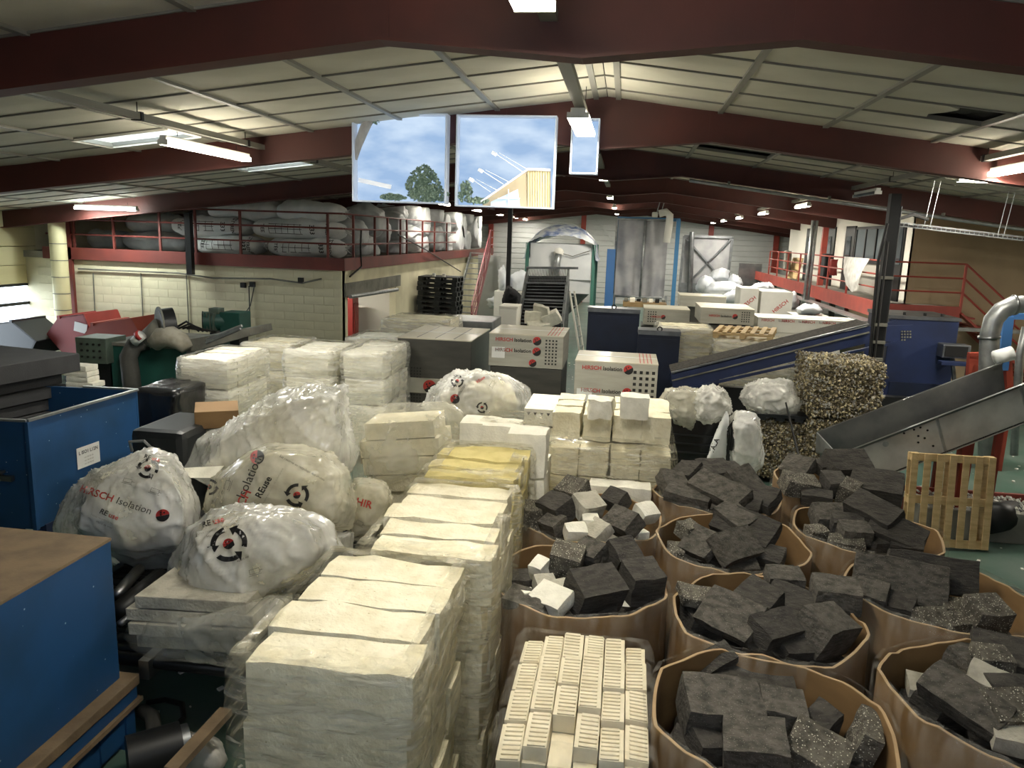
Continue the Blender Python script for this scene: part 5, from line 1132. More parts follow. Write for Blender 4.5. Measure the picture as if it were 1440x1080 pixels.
for px0, px1, pz, y0_, y1_, lb in ((605, 745, 600, 9.6, 10.4, 'cream foam load under the domed printed bag'), (515, 640, 650, 8.3, 8.9, 'pale foam load under the bag of long cream boards')):
    a, b = AY(px0, pz, y0_), AY(px1, pz, y0_); mb = MB(); mb.bx(a.x, b.x, y0_, y1_, 0, a.z - .14, .02); solo('foam_load', mb, 'cream_foam', lb, 'pallet load')
# foam board showing out of the bag heap
mb = MB(); mb.hull([AY(256, 658, 6.9), AY(315, 655, 7.1), AY(300, 672, 6.9), AY(268, 672, 6.8), AY(258, 662, 7.4), AY(312, 660, 7.5)]); solo('foam_board', mb, 'white_foam', 'loose white foam board edge sticking out between two bags', 'foam board')
mb = MB(); p = AY(305, 583, 8.6); mb.box((p.x, p.y, p.z), (.5, .4, .22), Euler((.1, 0, .5)), .01); mb2 = mb; solo('cardboard_box', mb, 'cardboard', 'small brown cardboard box behind the tent shaped bag', 'carton')
mb = MB(); mb.bx(p.x - .35, p.x + .35, 8.4, 9.0, 0, p.z - .15); solo('foam_plinth', mb, 'dirty_grey', 'grey crate under the small brown cardboard box', 'crate')
# bags on the right by the bales
GR = 'film bags in front of the blue conveyor'
o = T('wrapped_pallet', (1.15, 11.5, 0), 'low black film wrapped pallet below the loose film bags', 'pallet load')
mb = MB(); mb.bx(AY(940, 600, 11).x, AY(1022, 600, 11).x, 11.05, 12.1, .12, AY(980, 590, 11).z, .03); part(o, 'black_wrap', mb, 'black_wrap')
for k in range(7):
    mb = MB(); z = .25 + .13 * k; mb.bx(AY(938, 600, 11).x, AY(1023, 600, 11).x, 11.03, 12.1, z, z + .02); part(o, 'film_fold', mb, 'black')
silhouette_bag('film_bag', 'pale film bag holding foam blocks on the black wrapped pallet', [(928, 560), (935, 545), (960, 540), (985, 545), (985, 590), (975, 610), (945, 600)], 11.2, .8, 12, 'bag_warm', group=GR, crease=.03)
silhouette_bag('film_bag', 'crumpled whitish film bag heaped at right of the black pallet', [(970, 560), (985, 543), (1005, 540), (1022, 548), (1030, 575), (1020, 590), (990, 598), (978, 590)], 11.0, .7, 13, 'bag_clear', group=GR, crease=.05, fold=(5, 5, 5))
b = silhouette_bag('hanging_bag', 'slim grey bag hanging down with black lettering', [(1022, 575), (1026, 585), (1005, 610), (998, 640), (990, 655), (1020, 655), (1022, 610)], 10.7, .16, 14, 'bag_woven', group=GR, crease=.012, voxel=.02)
bag_print(b, [('text', 1004, 628, .09, 70, ('ITALA', 'text_black', 1))])
silhouette_bag('film_bag', 'upright bulging bag of warm tinted film', [(1026, 590), (1035, 578), (1060, 580), (1068, 590), (1073, 640), (1070, 658), (1045, 672), (1026, 660)], 10.9, .7, 15, 'bag_film', group=GR, crease=.03)
silhouette_bag('film_bag', 'clear film bag of scraps lying on black pallet over the bale', [(1036, 560), (1045, 540), (1075, 533), (1110, 535), (1120, 550), (1129, 570), (1120, 582), (1085, 583), (1050, 576)], 12.5, .8, 16, 'bag_clear', group=GR, crease=.05, fold=(4, 4, 4))
mb = MB(); q = AY(1028, 604, 10.7)
for k in range(4): mb.tube([q + V((.02 * k, 0, -.3)), q + V((-.06 + .03 * k, -.02, 0)), q + V((0.02, -.02, .14)), q + V((.08, 0, .02)), q + V((.04, 0, -.25))], .012, 6)
solo('black_cable', mb, 'black', 'coiled black cable hanging between two film bags', 'cable')
mb = MB(); mb.bx(q.x - .1, q.x + .06, 10.9, 11.0, 0, q.z + .1); solo('cable_stand', mb, 'plastic_dark', 'black upright holding the coiled cable', 'stand')
# ------------------------------------------------------------------ steel chute at right
o = T('steel_chute', (3.4, 10.9, 0), 'large inclined galvanised steel trough conveyor above the pallet', 'conveyor')
yn, yf = 10.5, 11.45
N = lambda px, py: AY(px, py, yn); Fp = lambda px, py: AY(px, py, yf)
lo_n, hi_n = N(1180, 640), N(1475, 527); lo_nb, hi_nb = N(1232, 676), N(1475, 583)
dirv = (hi_n - lo_n).normalized(); dirb = (hi_nb - lo_nb).normalized()
mb = MB(); mb.prism([lo_n, hi_n, hi_nb, lo_nb, N(1205, 668)], (0, .02, 0)); part(o, 'near_side_plate', mb, 'chute_steel')
lo_f = Fp(1150, 608); hi_f = Fp(1409, 511); lo_fb = lo_f + V((.1, 0, -.5)); hi_fb = Fp(1414, 552)
mb = MB(); mb.prism([lo_f, hi_f, hi_fb, lo_fb], (0, .02, 0)); part(o, 'far_side_plate', mb, 'steel')
mb = MB(); a, b = lo_nb + V((0, 0, .02)), hi_nb + V((0, 0, .02)); mb.prism([a, b, b + V((0, yf - yn, 0)), a + V((0, yf - yn, 0))], (0, 0, .02)); part(o, 'trough_floor', mb, 'dark_metal')
mb = MB(); mb.bar(lo_n, hi_n, .05, .025); part(o, 'near_top_flange', mb, 'steel')
mb = MB(); mb.bar(lo_f, hi_f, .05, .025); part(o, 'far_top_flange', mb, 'steel')
mb = MB(); mb.prism([lo_n, lo_f, lo_f + V((.02, 0, -.3)), N(1205, 668)], (-.02, 0, 0)); part(o, 'end_plate', mb, 'galv')
for px, py, q in ((1207, 631, 0), (1316, 586, 0), (1434, 541, 0)):
    a = N(px, py); mb = MB(); mb.bar(a + V((0, -.02, 0)), a + V((.17, -.02, -.45)), .03, .035, (0, 1, 0)); part(o, 'side_rib', mb, 'galv')
mb = MB(); mb.tube([N(1245, 624) + V((0, -.004, 0)), N(1245, 624) + V((0, -.012, 0))], .04, 16); part(o, 'round_plug', mb, 'galv')
for px, py in ((1271, 609), (1285, 604), (1294, 601), (1291, 613), (1300, 616), (1291, 622), (1312, 627), (1304, 605)):
    mb = MB(); mb.tube([N(px, py) + V((0, -.002, 0)), N(px, py) + V((0, -.012, 0))], .014, 8); part(o, 'bolt', mb, 'dark_metal')
for px in (1412, 1362):
    a = N(px, 600 if px > 1400 else 625); mb = MB(); mb.bar((a.x, yn + .1, 0), (a.x, yn + .1, a.z), .08, .08, (1, 0, 0)); mb.bar((a.x, yf - .1, 0), (a.x, yf - .1, a.z), .08, .08, (1, 0, 0)); part(o, 'support_leg', mb, 'red_rail')
mb = MB(); a = N(1425, 650); mb.tube([(a.x - .25, yn - .1, .35), (a.x + .25, yn + .3, .3)], .2, 14); part(o, 'drive_motor', mb, 'dark_metal', True)
mb = MB(); a = Fp(1409, 511); mb.tube([a + V((-.06, .1, .06)), a + V((.16, .1, .14))], .1, 12); part(o, 'end_roller', mb, 'bag_woven', True)
# blue belt conveyor crossing behind
o = T('belt_conveyor', (3, 15, 0), 'long dark blue inclined belt conveyor crossing the hall at right', 'conveyor')
y = 15.0; P = lambda px, py: AY(px, py, y)
mb = MB(); mb.prism([P(944, 527), P(1222, 459), P(1284, 457), P(1284, 478), P(1222, 482), P(946, 550)], (0, .04, 0)); part(o, 'side_panel', mb, 'blue_deep')
mb = MB(); mb.bar(P(944, 524), P(1222, 456), .05, .03); part(o, 'top_rail', mb, 'grey_metal')
mb = MB(); mb.bar(P(945, 535) + V((0, -.02, 0)), P(1222, 467) + V((0, -.02, 0)), .02, .025); part(o, 'trim_rail', mb, 'dirty_grey')
mb = MB(); mb.bar(P(950, 550) + V((0, -.02, 0)), P(1260, 481) + V((0, -.02, 0)), .06, .05); part(o, 'lower_flange', mb, 'blue_deep')
mb = MB(); mb.prism([P(944, 522) + V((0, .04, 0)), P(1222, 455) + V((0, .04, 0)), P(1222, 455) + V((0, .8, 0)), P(944, 522) + V((0, .8, 0))], (0, 0, -.03)); part(o, 'belt', mb, 'dark_foam')
mb = MB(); a, b = P(946, 550), P(1284, 478); mb.prism([P(944, 527), P(1284, 457), P(1284, 478), P(946, 550)], (0, .04, 0)); bmesh.ops.translate(mb.bm, verts=mb.bm.verts, vec=(0, .8, 0)); part(o, 'far_panel', mb, 'blue_deep')
for px in (1010, 1150, 1240):
    a = P(px, 512 - (px - 1010) * .2); mb = MB(); mb.bx(a.x - .05, a.x + .05, y + .05, y + .12, 0, a.z); mb.bx(a.x - .05, a.x + .05, y + .7, y + .77, 0, a.z); part(o, 'support_leg', mb, 'blue_deep')
for k in range(14):
    a = P(1268 + (k % 4) * 4, 466 + (k // 4) * 4); mb = MB(); mb.box(a + V((0, -.01, 0)), (.025, .02, .025)); part(o, 'bolt', mb, 'dirty_grey')
mb = MB(); mb.bx(P(960, 560).x, P(1290, 560).x, y + .3, y + .5, 0, 1.0); part(o, 'lower_frame', mb, 'dark_metal')
# blue machine with control screen
y = 15.9; P = lambda px, py: AY(px, py, y)
o = T('blue_machine', (5.8, 16.4, 0), 'deep blue steel machine at the top of belt conveyor', 'machine')
mb = MB(); mb.bx(P(1252, 450).x, P(1350, 450).x, y, y + 1.4, 0, P(1300, 450).z, .02); part(o, 'housing', mb, 'blue_deep')
mb = MB(); mb.bx(P(1250, 450).x, P(1352, 450).x, y - .02, y + 1.42, P(1300, 450).z, P(1300, 449).z + .05); part(o, 'grey_top', mb, 'grey_metal')
p = P(1335, 492); mb = MB(); mb.bx(p.x - .24, p.x + .26, y - .32, y - .02, p.z - .12, p.z + .14, .02); mb.bar((p.x, y - .17, p.z - .1), (p.x + .15, y - .17, p.z - .8), .06, .06, (1, 0, 0)); cp = part(o, 'control_box', mb, 'grey_metal')
mb = MB(); mb.bx(p.x - .2, p.x + .2, y - .335, y - .32, p.z - .08, p.z + .11); part(cp, 'screen', mb, 'black')
mb = MB(); mb.bx(p.x - .3, p.x + .36, y - .5, y - .3, p.z - .24, p.z - .17, .01); part(o, 'keyboard_shelf', mb, 'blue_deep')
mb = MB(); mb.tube([(p.x + .2, y - .4, 0), (p.x + .2, y - .4, p.z - .2)], .03, 8); part(o, 'shelf_post', mb, 'grey_metal')
for q in (.25, .55, .8):
    xx = P(1252, 450).x + (P(1350, 450).x - P(1252, 450).x) * q; mb = MB(); mb.tube([(xx, y + .2, P(1300, 450).z + .05), (xx, y + .2, P(1300, 450).z + .12)], .03, 8); part(o, 'lifting_bolt', mb, 'black')
mb = MB(); mb.bx(P(1255, 500).x, P(1345, 500).x, y - .03, y, .1, 1.2); part(o, 'lower_panel', mb, 'navy')
# pole with cables
o = T('cable_pole', (4.35, 14, 0), 'dark steel pole with black cables in front of the office', 'pole')
t_, b_ = AY(1260, 290, 14.0), AY(1227, 505, 14.0); xx = (t_.x + b_.x) / 2
mb = MB(); mb.bx(xx - .08, xx + .08, 13.92, 14.08, 0, t_.z + .2); part(o, 'pole_shaft', mb, 'dark_metal')
mb = MB(); mb.tube([(xx + .1, 13.95, t_.z), (xx + .1, 13.95, 1.5)], .02, 6); mb.tube([(xx - .1, 13.9, 4.2), (xx - .17, 13.9, 3.6), (xx - .14, 13.9, 2.6), (xx - .1, 13.9, 1.6)], .025, 6); mb.tube([(xx - .06, 13.88, 3.9), (xx - .04, 13.88, 1.4)], .02, 6); part(o, 'pole_cable', mb, 'black')
for z in (1.9, 2.2, 2.5, 3.3): mb = MB(); mb.box((xx, 13.9, z), (.2, .06, .05)); part(o, 'clip', mb, 'dirty_grey')
mb = MB(); mb.tube([(xx + .08, 13.95, 4.28), (xx + .35, 14.1, 4.36), (xx + .7, 14.4, 4.3)], .03, 6); part(o, 'cable_bend', mb, 'black')
for px, yy, pt, m, lb in ((718, 26.0, 292, 'dark_metal', 'grey steel post rising in the middle of hall'), (264, MY - .25, 288, 'dark_metal', 'thin dark post before the left storage deck')):
    p = AY(px, pt, yy); mb = MB(); mb.bx(p.x - .07, p.x + .07, yy - .07, yy + .07, 0 if px > 300 else 2.6, zceil(p.x) - .45); solo('steel_post', mb, m, lb, 'post')
mb = MB(); p = AY(1087, 330, 27.0); mb.tube([(6.0, 27, 1.8), (6.02, 27, 4.6)], .06, 8); mb.tube([(6.12, 27, 1.8), (6.14, 27, 4.6)], .05, 8); solo('riser_pipe', mb, 'galv', 'pair of grey riser pipes beside the gallery railing', 'pipe', smooth=True)
# silver pipes and red frame at the right edge
o = T('dust_pipe', (6.5, 13, 0), 'thick silver pipe bending over at right picture edge', 'pipe')
P = lambda px, py: AY(px, py, 13.0)
mb = MB(); mb.tube([P(1389, 640), P(1390, 520), P(1392, 470), P(1397, 450), P(1408, 437), P(1424, 429), P(1450, 427), P(1520, 427)], .14, 16); part(o, 'pipe', mb, 'galv', True)
for px, py in ((1391, 478), (1400, 446), (1420, 431)): pass
for q_ in ((P(1391, 476), P(1391, 472)), (P(1425, 429), P(1428, 428.7))): mb = MB(); mb.tube(q_, .16, 16); part(o, 'flange_ring', mb, 'steel', True)
mb = MB(); mb.tube([P(1426, 640), P(1434, 500), P(1443, 460)], .06, 10); solo('thin_pipe', mb, 'galv', 'thinner silver pipe beside the thick bending one', 'pipe', smooth=True)
o = T('red_machine_frame', (6.6, 14, 0), 'orange red steel frame and blue post behind the silver pipes', 'machine')
P = lambda px, py: AY(px, py, 14.2)
for a, b in (((1362, 500), (1440, 498)), ((1366, 500), (1362, 560)), ((1416, 498), (1420, 570)), ((1362, 560), (1440, 565)), ((1376, 500), (1366, 530))):
    mb = MB(); mb.bar(P(*a), P(*b), .1, .12, (0, 1, 0)); part(o, 'frame_bar', mb, 'orange_skip')
for px in (1364, 1418):
    q = P(px, 560); mb = MB(); mb.bx(q.x - .06, q.x + .06, 14.15, 14.27, 0, q.z); part(o, 'frame_leg', mb, 'orange_skip')
mb = MB(); mb.bar(P(1416, 445), P(1408, 520), .16, .16, (0, 1, 0)); mb.bar(P(1398, 445), P(1480, 445), .1, .08, (0, 1, 0)); part(o, 'blue_post', mb, 'blue_light', label='blue painted post')
# ------------------------------------------------------------------ blue machine at the left front
def box_on(root, name, x0, x1, y0, y1, z0, z1, m, bev=0., **k): mb = MB(); mb.bx(x0, x1, y0, y1, z0, z1, bev); return part(root, name, mb, m, **k)
o = T('blue_hopper_machine', (-4.6, 3.2, 0), 'blue steel machine with rusty brown top at left front', 'machine')
bx1, by1, bz1, bzl = -3.45, 4.62, 1.62, .52
box_on(o, 'hood', -6.0, bx1, 1.2, by1, bzl + .02, bz1 - .02, 'blue_paint', .006)
box_on(o, 'rusty_top', -6.0, bx1 + .004, 1.2, by1 + .004, bz1 - .02, bz1, 'rust_top')
box_on(o, 'ledge', -6.04, bx1 + .1, 1.1, by1 + .08, bzl - .06, bzl + .02, 'rust_top', .01)
box_on(o, 'ledge_band', -6.02, bx1 + .085, 1.12, by1 + .06, bzl - .16, bzl - .06, 'blue_paint')
box_on(o, 'ledge_lip', -6.02, bx1 + .11, 1.12, by1 + .09, bzl - .2, bzl - .165, 'rust_top')
box_on(o, 'base_cabinet', -6.0, bx1 + .04, 1.15, by1 + .02, .05, bzl - .2, 'blue_paint')
for y in (1.3, 2.9, 4.3): box_on(o, 'base_panel', bx1 + .04, bx1 + .055, y, min(y + 1.3, by1 - .05), .08, bzl - .26, 'blue_paint')
box_on(o, 'corner_post', bx1 - .02, bx1 + .07, by1 - .06, by1 + .04, .0, bzl - .2, 'blue_paint')
# open blue container with dark foam sheets
o = T('open_blue_container', (-7.6, 8.2, 0), 'open blue steel container with pale rim holding dark foam sheets', 'container')
A = AZ(38, 593, 1.6); Bc = AZ(193, 549, 1.6); Cc = AZ(118, 545, 1.6); A2 = AZ(-70, 588, 1.6)
ux = (Bc - A).normalized(); W3 = V((A2.x - A.x, A2.y - A.y, 0)).normalized()
def wallseg(p, q, nm, m='blue_paint', z0=.35, z1=1.6, t=.03):
    mb = MB(); d = (q - p).normalized(); n = V((-d.y, d.x, 0)) * t; P0, Q0 = V((p.x, p.y, z0)), V((q.x, q.y, z0)); mb.prism([P0, Q0, Q0 + n, P0 + n], (0, 0, z1 - z0)); return part(o, nm, mb, m)
D4 = Bc + (A2 - A)
wallseg(A, Bc, 'right_side'); wallseg(A2, A, 'front_side'); wallseg(Bc, Cc, 'back_side'); wallseg(Cc, Cc + (A2 - A) * .8, 'far_side')
for p, q in ((A, Bc), (A2, A), (Bc, Cc)):
    mb = MB(); mb.bar(V((p.x, p.y, 1.61)), V((q.x, q.y, 1.61)), .05, .025); part(o, 'rim', mb, 'galv')
for t in (.0,):
    mb = MB(); mb.bar((A.x + .01, A.y - .01, .35), (A.x + .01, A.y - .01, 1.6), .05, .05, (1, 0, 0)); part(o, 'corner_bar', mb, 'blue_paint')
mb = MB(); c = A.lerp(A2, .5); mb.box((c.x, c.y - .02, .95), (.5, .05, .06)); mb.box((c.x, c.y - .03, 1.02), (.3, .06, .03)); part(o, 'latch', mb, 'steel')
n = V((ux.y, -ux.x, 0)); sp = AX(124, 640, A.x); lc = A.lerp(Bc, .62); h = None
dd = ray(124, 640); tt_ = (A - EYE).dot(n) / dd.dot(n); sc_ = EYE + dd * tt_
mb = MB(); mb.pts([(-.19, -.13, 0), (.19, -.13, 0), (.19, .13, 0), (-.19, .13, 0)], [(0, 1, 2, 3)]); stamp(o, 'sticker', mb, 'paper', sc_, ux, (0, 0, 1), lift=.006)
stamp(o, 'lettering', shape_text('L ISO1 L12N', .06, True, (0, .06)), 'text_black', sc_, ux, (0, 0, 1), lift=.009)
for k in range(3): stamp(o, 'lettering', shape_text('ref. 00 00 00', .03, False, (0, -.01 - .04 * k)), 'text_faint', sc_, ux, (0, 0, 1), lift=.009)
mb = MB(); mb.bx(A2.x + .1, Cc.x, A.y + .3, Cc.y - .2, .35, .42); part(o, 'floor_plate', mb, 'dark_metal')
for (p, q) in ((.1, .1), (.9, .1), (.1, .9), (.9, .9)):
    c = A + (Bc - A) * p + (A2 - A) * q * .5; mb = MB(); mb.bx(c.x - .06, c.x + .06, c.y - .06, c.y + .06, 0, .36); part(o, 'foot', mb, 'blue_deep')
# stack of black slabs behind / inside
y = 9.3; xr = AY(112, 505, y - 0).x
c0 = AY(112, 497, 9.4)
dirs = (V((AZ(0, 540, c0.z - .22).x, AZ(0, 540, c0.z - .22).y, 0)) - V((c0.x, c0.y, 0))).normalized()
sd_ = V((-dirs.y, dirs.x, 0)); sd_ = -sd_ if sd_.x > 0 else sd_
for k in range(7):
    th = .24 if k == 0 else .15; z1 = c0.z if k == 0 else c0.z - .25 - .165 * (k - 1); off = [0, .16, .13, .18, .15, .19, .16][k]
    p = V((c0.x, c0.y, z1 - th)) + dirs * off + sd_ * off
    mb = MB(); L_, W2 = 2.6, 2.6
    mb.prism([p, p + dirs * L_, p + dirs * L_ + sd_ * W2, p + sd_ * W2], (0, 0, th)); bmesh.ops.bevel(mb.bm, geom=mb.bm.edges[:], offset=.008, segments=1, affect='EDGES')
    solo('black_foam_slab', mb, 'black_slab', 'thick black foam slab topping the pile at the left edge' if k == 0 else 'black foam slab in the pile behind blue container, number %s from the top' % ['', 'two', 'three', 'four', 'five', 'six', 'seven'][k], 'foam slab', 'black foam slabs')
mb = MB(); p = V((c0.x, c0.y, 0)) + dirs * .2 + sd_ * .2; mb.prism([p, p + dirs * 2.3, p + dirs * 2.3 + sd_ * 2.3, p + sd_ * 2.3], (0, 0, c0.z - .25 - .165 * 5 - .152)); solo('slab_base', mb, 'plastic_dark', 'dark plinth carrying the pile of black foam slabs', 'plinth')
# white foam strips stacked up
r = random.Random(4); p = AY(116, 512, 11.2)
for k in range(9):
    mb = lump((.46 + r.uniform(-.08, .04), .3, .085), 90 + k, .008, (4, 3, 2)); c = V((p.x + r.uniform(-.05, .05), 11.2, p.z - .05 - .09 * k))
    for v in mb.bm.verts: v.co += c
    solo('white_foam_strip', mb, 'white_foam', 'white foam strip, %s from the top of the small pile by black slabs' % ['first', 'second', 'third', 'fourth', 'fifth', 'sixth', 'seventh', 'eighth', 'ninth'][k], 'foam strip', 'small pile of white strips')
mb = MB(); mb.bx(p.x - .25, p.x + .25, 11.0, 11.4, 0, p.z - .86); solo('strip_stand', mb, 'dark_metal', 'dark stand below the pile of white foam strips', 'stand')
# black wrapped load and dark case
a, b = AY(188, 560, 9.3), AY(246, 560, 9.3)
mb = lump((b.x - a.x, .8, .55), 31, .03, (8, 6, 6))
for v in mb.bm.verts: v.co += V(((a.x + b.x) / 2, 9.7, 1.32))
solo('black_wrapped_load', mb, 'black_wrap', 'shiny black film wrapped load beside the silvery stack', 'pallet load', smooth=True)
mb = MB(); mb.bx(a.x, b.x, 9.3, 10.1, 0, 1.05); solo('load_base', mb, 'black_wrap', 'black film wrapped base under the shiny black load', 'pallet load')
a, b = AY(190, 620, 8.0), AY(264, 620, 8.0); zt = AY(225, 603, 8.0).z
o = T('dark_case', ((a.x + b.x) / 2, 8.3, 0), 'dark grey soft topped case with handle behind the blue container', 'case')
box_on(o, 'case_body', a.x, b.x, 7.9, 8.9, 0, zt, 'plastic_dark', .09)
mb = MB(); mb.tube([(a.x + .05, 7.86, zt - .25), (a.x + .07, 7.8, zt - .12), (a.x + .25, 7.8, zt - .1), (a.x + .32, 7.86, zt - .22)], .018, 6); part(o, 'handle', mb, 'galv')
# roller conveyor below the bag heap
o = T('roller_conveyor', (-3.4, 7, 0), 'steel roller conveyor under the heap of clear bags', 'conveyor')
X0, X1, Y0, Y1, Zr = -4.55, -2.15, 4.75, 8.2, .58
for x in (X0, (X0 + X1) / 2, X1): box_on(o, 'side_rail', x - .04, x + .04, Y0, Y1, Zr - .12, Zr + .03, 'steel')
for k in range(28):
    y = Y0 + .1 + (Y1 - Y0 - .2) * k / 27; mb = MB(); mb.tube([(X0 + .04, y, Zr - .03), (X1 - .04, y, Zr - .03)], .05, 8); part(o, 'roller', mb, 'dark_metal', True)
for x in (X0, X1):
    for y in (Y0 + .5, (Y0 + Y1) / 2, Y1 - .4): box_on(o, 'leg', x - .04, x + .04, y - .04, y + .04, 0, Zr - .12, 'dark_metal')
for px0, py0, px1, py1, rr_, m in ((163, 838, 196, 800, .05, 'steel'), (166, 862, 226, 812, .09, 'dark_metal'), (168, 878, 232, 826, .03, 'steel')):
    mb = MB(); mb.tube([AZ(px0, py0, .72), AZ(px1, py1, .72)], rr_, 10); solo('metal_tube', mb, m, {.05: 'thin steel tube lying between blue machine and printed bag', .09: 'thick dark roller tube lying beside the blue machine', .03: 'narrow steel rod lying nearest the flat bag of sheets'}[rr_], 'tube', smooth=True)
# small things on the floor at bottom left
c = AZ(222, 1060, .2)
o = T('electric_motor', (c.x, c.y, 0), 'dark electric motor on the floor beside blue machine', 'motor')
mb = MB(); mb.tube([c + V((-.16, -.1, 0)), c + V((.1, .12, 0))], .16, 18); part(o, 'motor_body', mb, 'dark_metal', 40)
mb = MB(); mb.tube([c + V((.1, .12, 0)), c + V((.14, .155, 0))], .13, 18); part(o, 'fan_cover', mb, 'grey_metal', 40)
mb = MB(); mb.tube([c + V((.14, .155, 0)), c + V((.155, .168, 0))], .05, 12); part(o, 'hub', mb, 'black')
for s in (-1, 1): mb = MB(); mb.box(c + V((s * .1, -.02, -.16)), (.06, .26, .08)); part(o, 'foot', mb, 'dark_metal')
mb = MB(); q = [AZ(x, y, .12) for x, y in ((200, 1000), (214, 1008), (217, 1030), (208, 1050))]; mb.tube(q, .055, 10); solo('ribbed_hose', mb, 'hose_grey', 'black ribbed hose curving over the floor motor', 'hose', smooth=True)
mb = MB(); q = [AZ(x, y, .04) for x, y in ((206, 988), (232, 984), (256, 990), (258, 1010), (240, 1026), (216, 1038), (206, 1048))]; mb.tube(q, .022, 8); solo('floor_cable', mb, 'black', 'loop of black cable on the green floor', 'cable', smooth=True)
mb = MB(); q0, q1 = AZ(318, 1000, .5), AZ(240, 1085, .5); mb.bar(q0, q1, .09, .05); solo('brown_strut', mb, 'rust_top', 'brown steel strut slanting over the white sack', 'strut')
b = silhouette_bag('white_sack', 'dirty white sack on the floor at bottom left', [(225, 1085), (236, 1058), (262, 1042), (290, 1040), (312, 1055), (318, 1090), (270, 1110)], 4.55, .5, 21, 'cloth', crease=.02, voxel=.025, z_min=.01)
c = AZ(262, 985, .1); mb = MB(); mb.box((c.x + .3, c.y + .9, .2), (.5, .6, .4), None, .03); solo('dark_crate', mb, 'plastic_dark', 'dark crate in the shadow under the bag conveyor', 'crate')
# ------------------------------------------------------------------ green machine, blower, skips
y = 13.0; P = lambda px, py: AY(px, py, y)
o = T('green_machine', (-8, 13.5, 0), 'dark green foam densifier with control panel and pipes', 'machine')
gx0, gx1, gz = P(152, 490).x, P(262, 490).x, P(200, 488).z
box_on(o, 'green_body', gx0, gx1, y, y + 1.6, .1, gz, 'green_machine', .02)
box_on(o, 'base_skid', gx0 - .3, gx1 + .8, y + .02, y + 1.7, 0, .12, 'dark_metal')
box_on(o, 'top_plate', gx0 - .1, gx1 + .1, y - .03, y + 1.65, gz, gz + .06, 'dirty_grey')
mb = MB(); mb.prism([P(262, 478), P(350, 462), P(352, 472), P(262, 497)], (0, .9, 0)); part(o, 'sloping_deck', mb, 'dirty_grey')
box_on(o, 'dark_end', gx1, gx1 + 1.0, y + .3, y + 1.5, .1, gz - .1, 'dark_metal')
cx0, cx1, cz0, cz1 = P(117, 490).x, P(158, 475).x, P(130, 508).z, P(130, 473).z
box_on(o, 'control_panel', cx0, cx1, y - .2, y + .4, cz0, cz1, 'green_grey', .01)
for i in range(4):
    for j in range(3):
        mb = MB(); p = V((cx0 + (cx1 - cx0) * (.2 + .2 * i), y - .2, cz0 + (cz1 - cz0) * (.25 + .25 * j))); mb.tube([p, p + V((0, -.02, 0))], .022, 8); part(o, 'button', mb, 'black')
box_on(o, 'panel_stand', cx0 + .05, cx1 - .05, y, y + .3, 0, cz0, 'dark_metal')
mb = MB(); mb.tube([P(200, 482), P(218, 470), P(228, 462)], [.16, .2, .22], 16); part(o, 'blower_cone', mb, 'dirty_grey', True)
mb = MB(); q = P(234, 458); mb.tube([q + V((-.08, -.06, -.02)), q + V((.1, .1, .0))], .33, 22); part(o, 'blower_drum', mb, 'dark_metal', 40)
mb = MB(); mb.tube([q + V((-.1, -.08, -.02)), q + V((-.08, -.06, -.02))], .37, 22); part(o, 'blower_flange', mb, 'dirty_grey', 40)
mb = MB(); mb.tube([P(228, 482) + V((0, -.25, 0)), P(238, 472) + V((0, -.25, 0)), P(252, 471) + V((0, -.25, 0)), P(266, 478) + V((0, -.25, 0)), P(274, 488) + V((0, -.25, 0))], [.14, .18, .19, .17, .12], 16); part(o, 'cloth_elbow', mb, 'dull_cloth', True)
mb = MB(); mb.tube([P(197, 560) + V((0, -.2, 0)), P(193, 520) + V((0, -.2, 0)), P(190, 500) + V((0, -.2, 0)), P(196, 484) + V((0, -.15, 0)), P(206, 480)], .16, 12); part(o, 'flexible_hose', mb, 'hose_grey', True)
mb = MB(); mb.tube([P(203, 478) + V((0, -.3, 0)), P(214, 468) + V((0, -.3, 0))], .09, 10); part(o, 'tape_wrapped_spout', mb, 'paper', True)
mb = MB(); mb.tube([P(209, 472) + V((0, -.31, .02)), P(213, 469) + V((0, -.31, .02))], .1, 10); part(o, 'red_tape', mb, 'text_red', True)
for k in range(5):
    mb = MB(); mb.tube([P(245 + 6 * k, 462), P(262 + 5 * k, 452 + 3 * k), P(280 + 6 * k, 466)], .02, 6); part(o, 'loose_cable', mb, 'black')
mb = MB(); mb.tube([P(290, 478), P(340, 458)], .03, 6); mb.tube([P(290, 482), P(338, 462)], .03, 6); part(o, 'pipe_rods', mb, 'galv')
y2 = 15.1; q0, q1 = AY(294, 466, y2), AY(343, 437, y2)
o = T('gear_motor', ((q0.x + q1.x) / 2, y2, 0), 'green electric gear motor in front of the cream block wall', 'motor')
mb = MB(); zc = (q0.z + q1.z) / 2; mb.tube([(q0.x, y2 - .2, zc), (q0.x + .42, y2, zc)], .2, 16); part(o, 'motor_body', mb, 'green_machine', 40)
box_on(o, 'gear_box', q0.x + .36, q1.x, y2 - .2, y2 + .3, q0.z, q1.z - .03, 'green_machine', .02)
box_on(o, 'terminal_box', q0.x + .12, q0.x + .34, y2 - .2, y2 + .05, zc + .16, q1.z + .04, 'green_grey', .01)
mb = MB(); mb.tube([(q0.x - .02, y2 - .21, zc), (q0.x, y2 - .2, zc)], .21, 16); part(o, 'fan_cover', mb, 'dark_metal', 40)
for k in range(4): box_on(o, 'cooling_rib', q0.x + .06 + .07 * k, q0.x + .08 + .07 * k, y2 - .33, y2 + .1, zc - .19, zc + .19, 'green_grey')
box_on(o, 'stand', q0.x + .1, q1.x - .05, y2 - .15, y2 + .25, 0, q0.z, 'dark_metal')
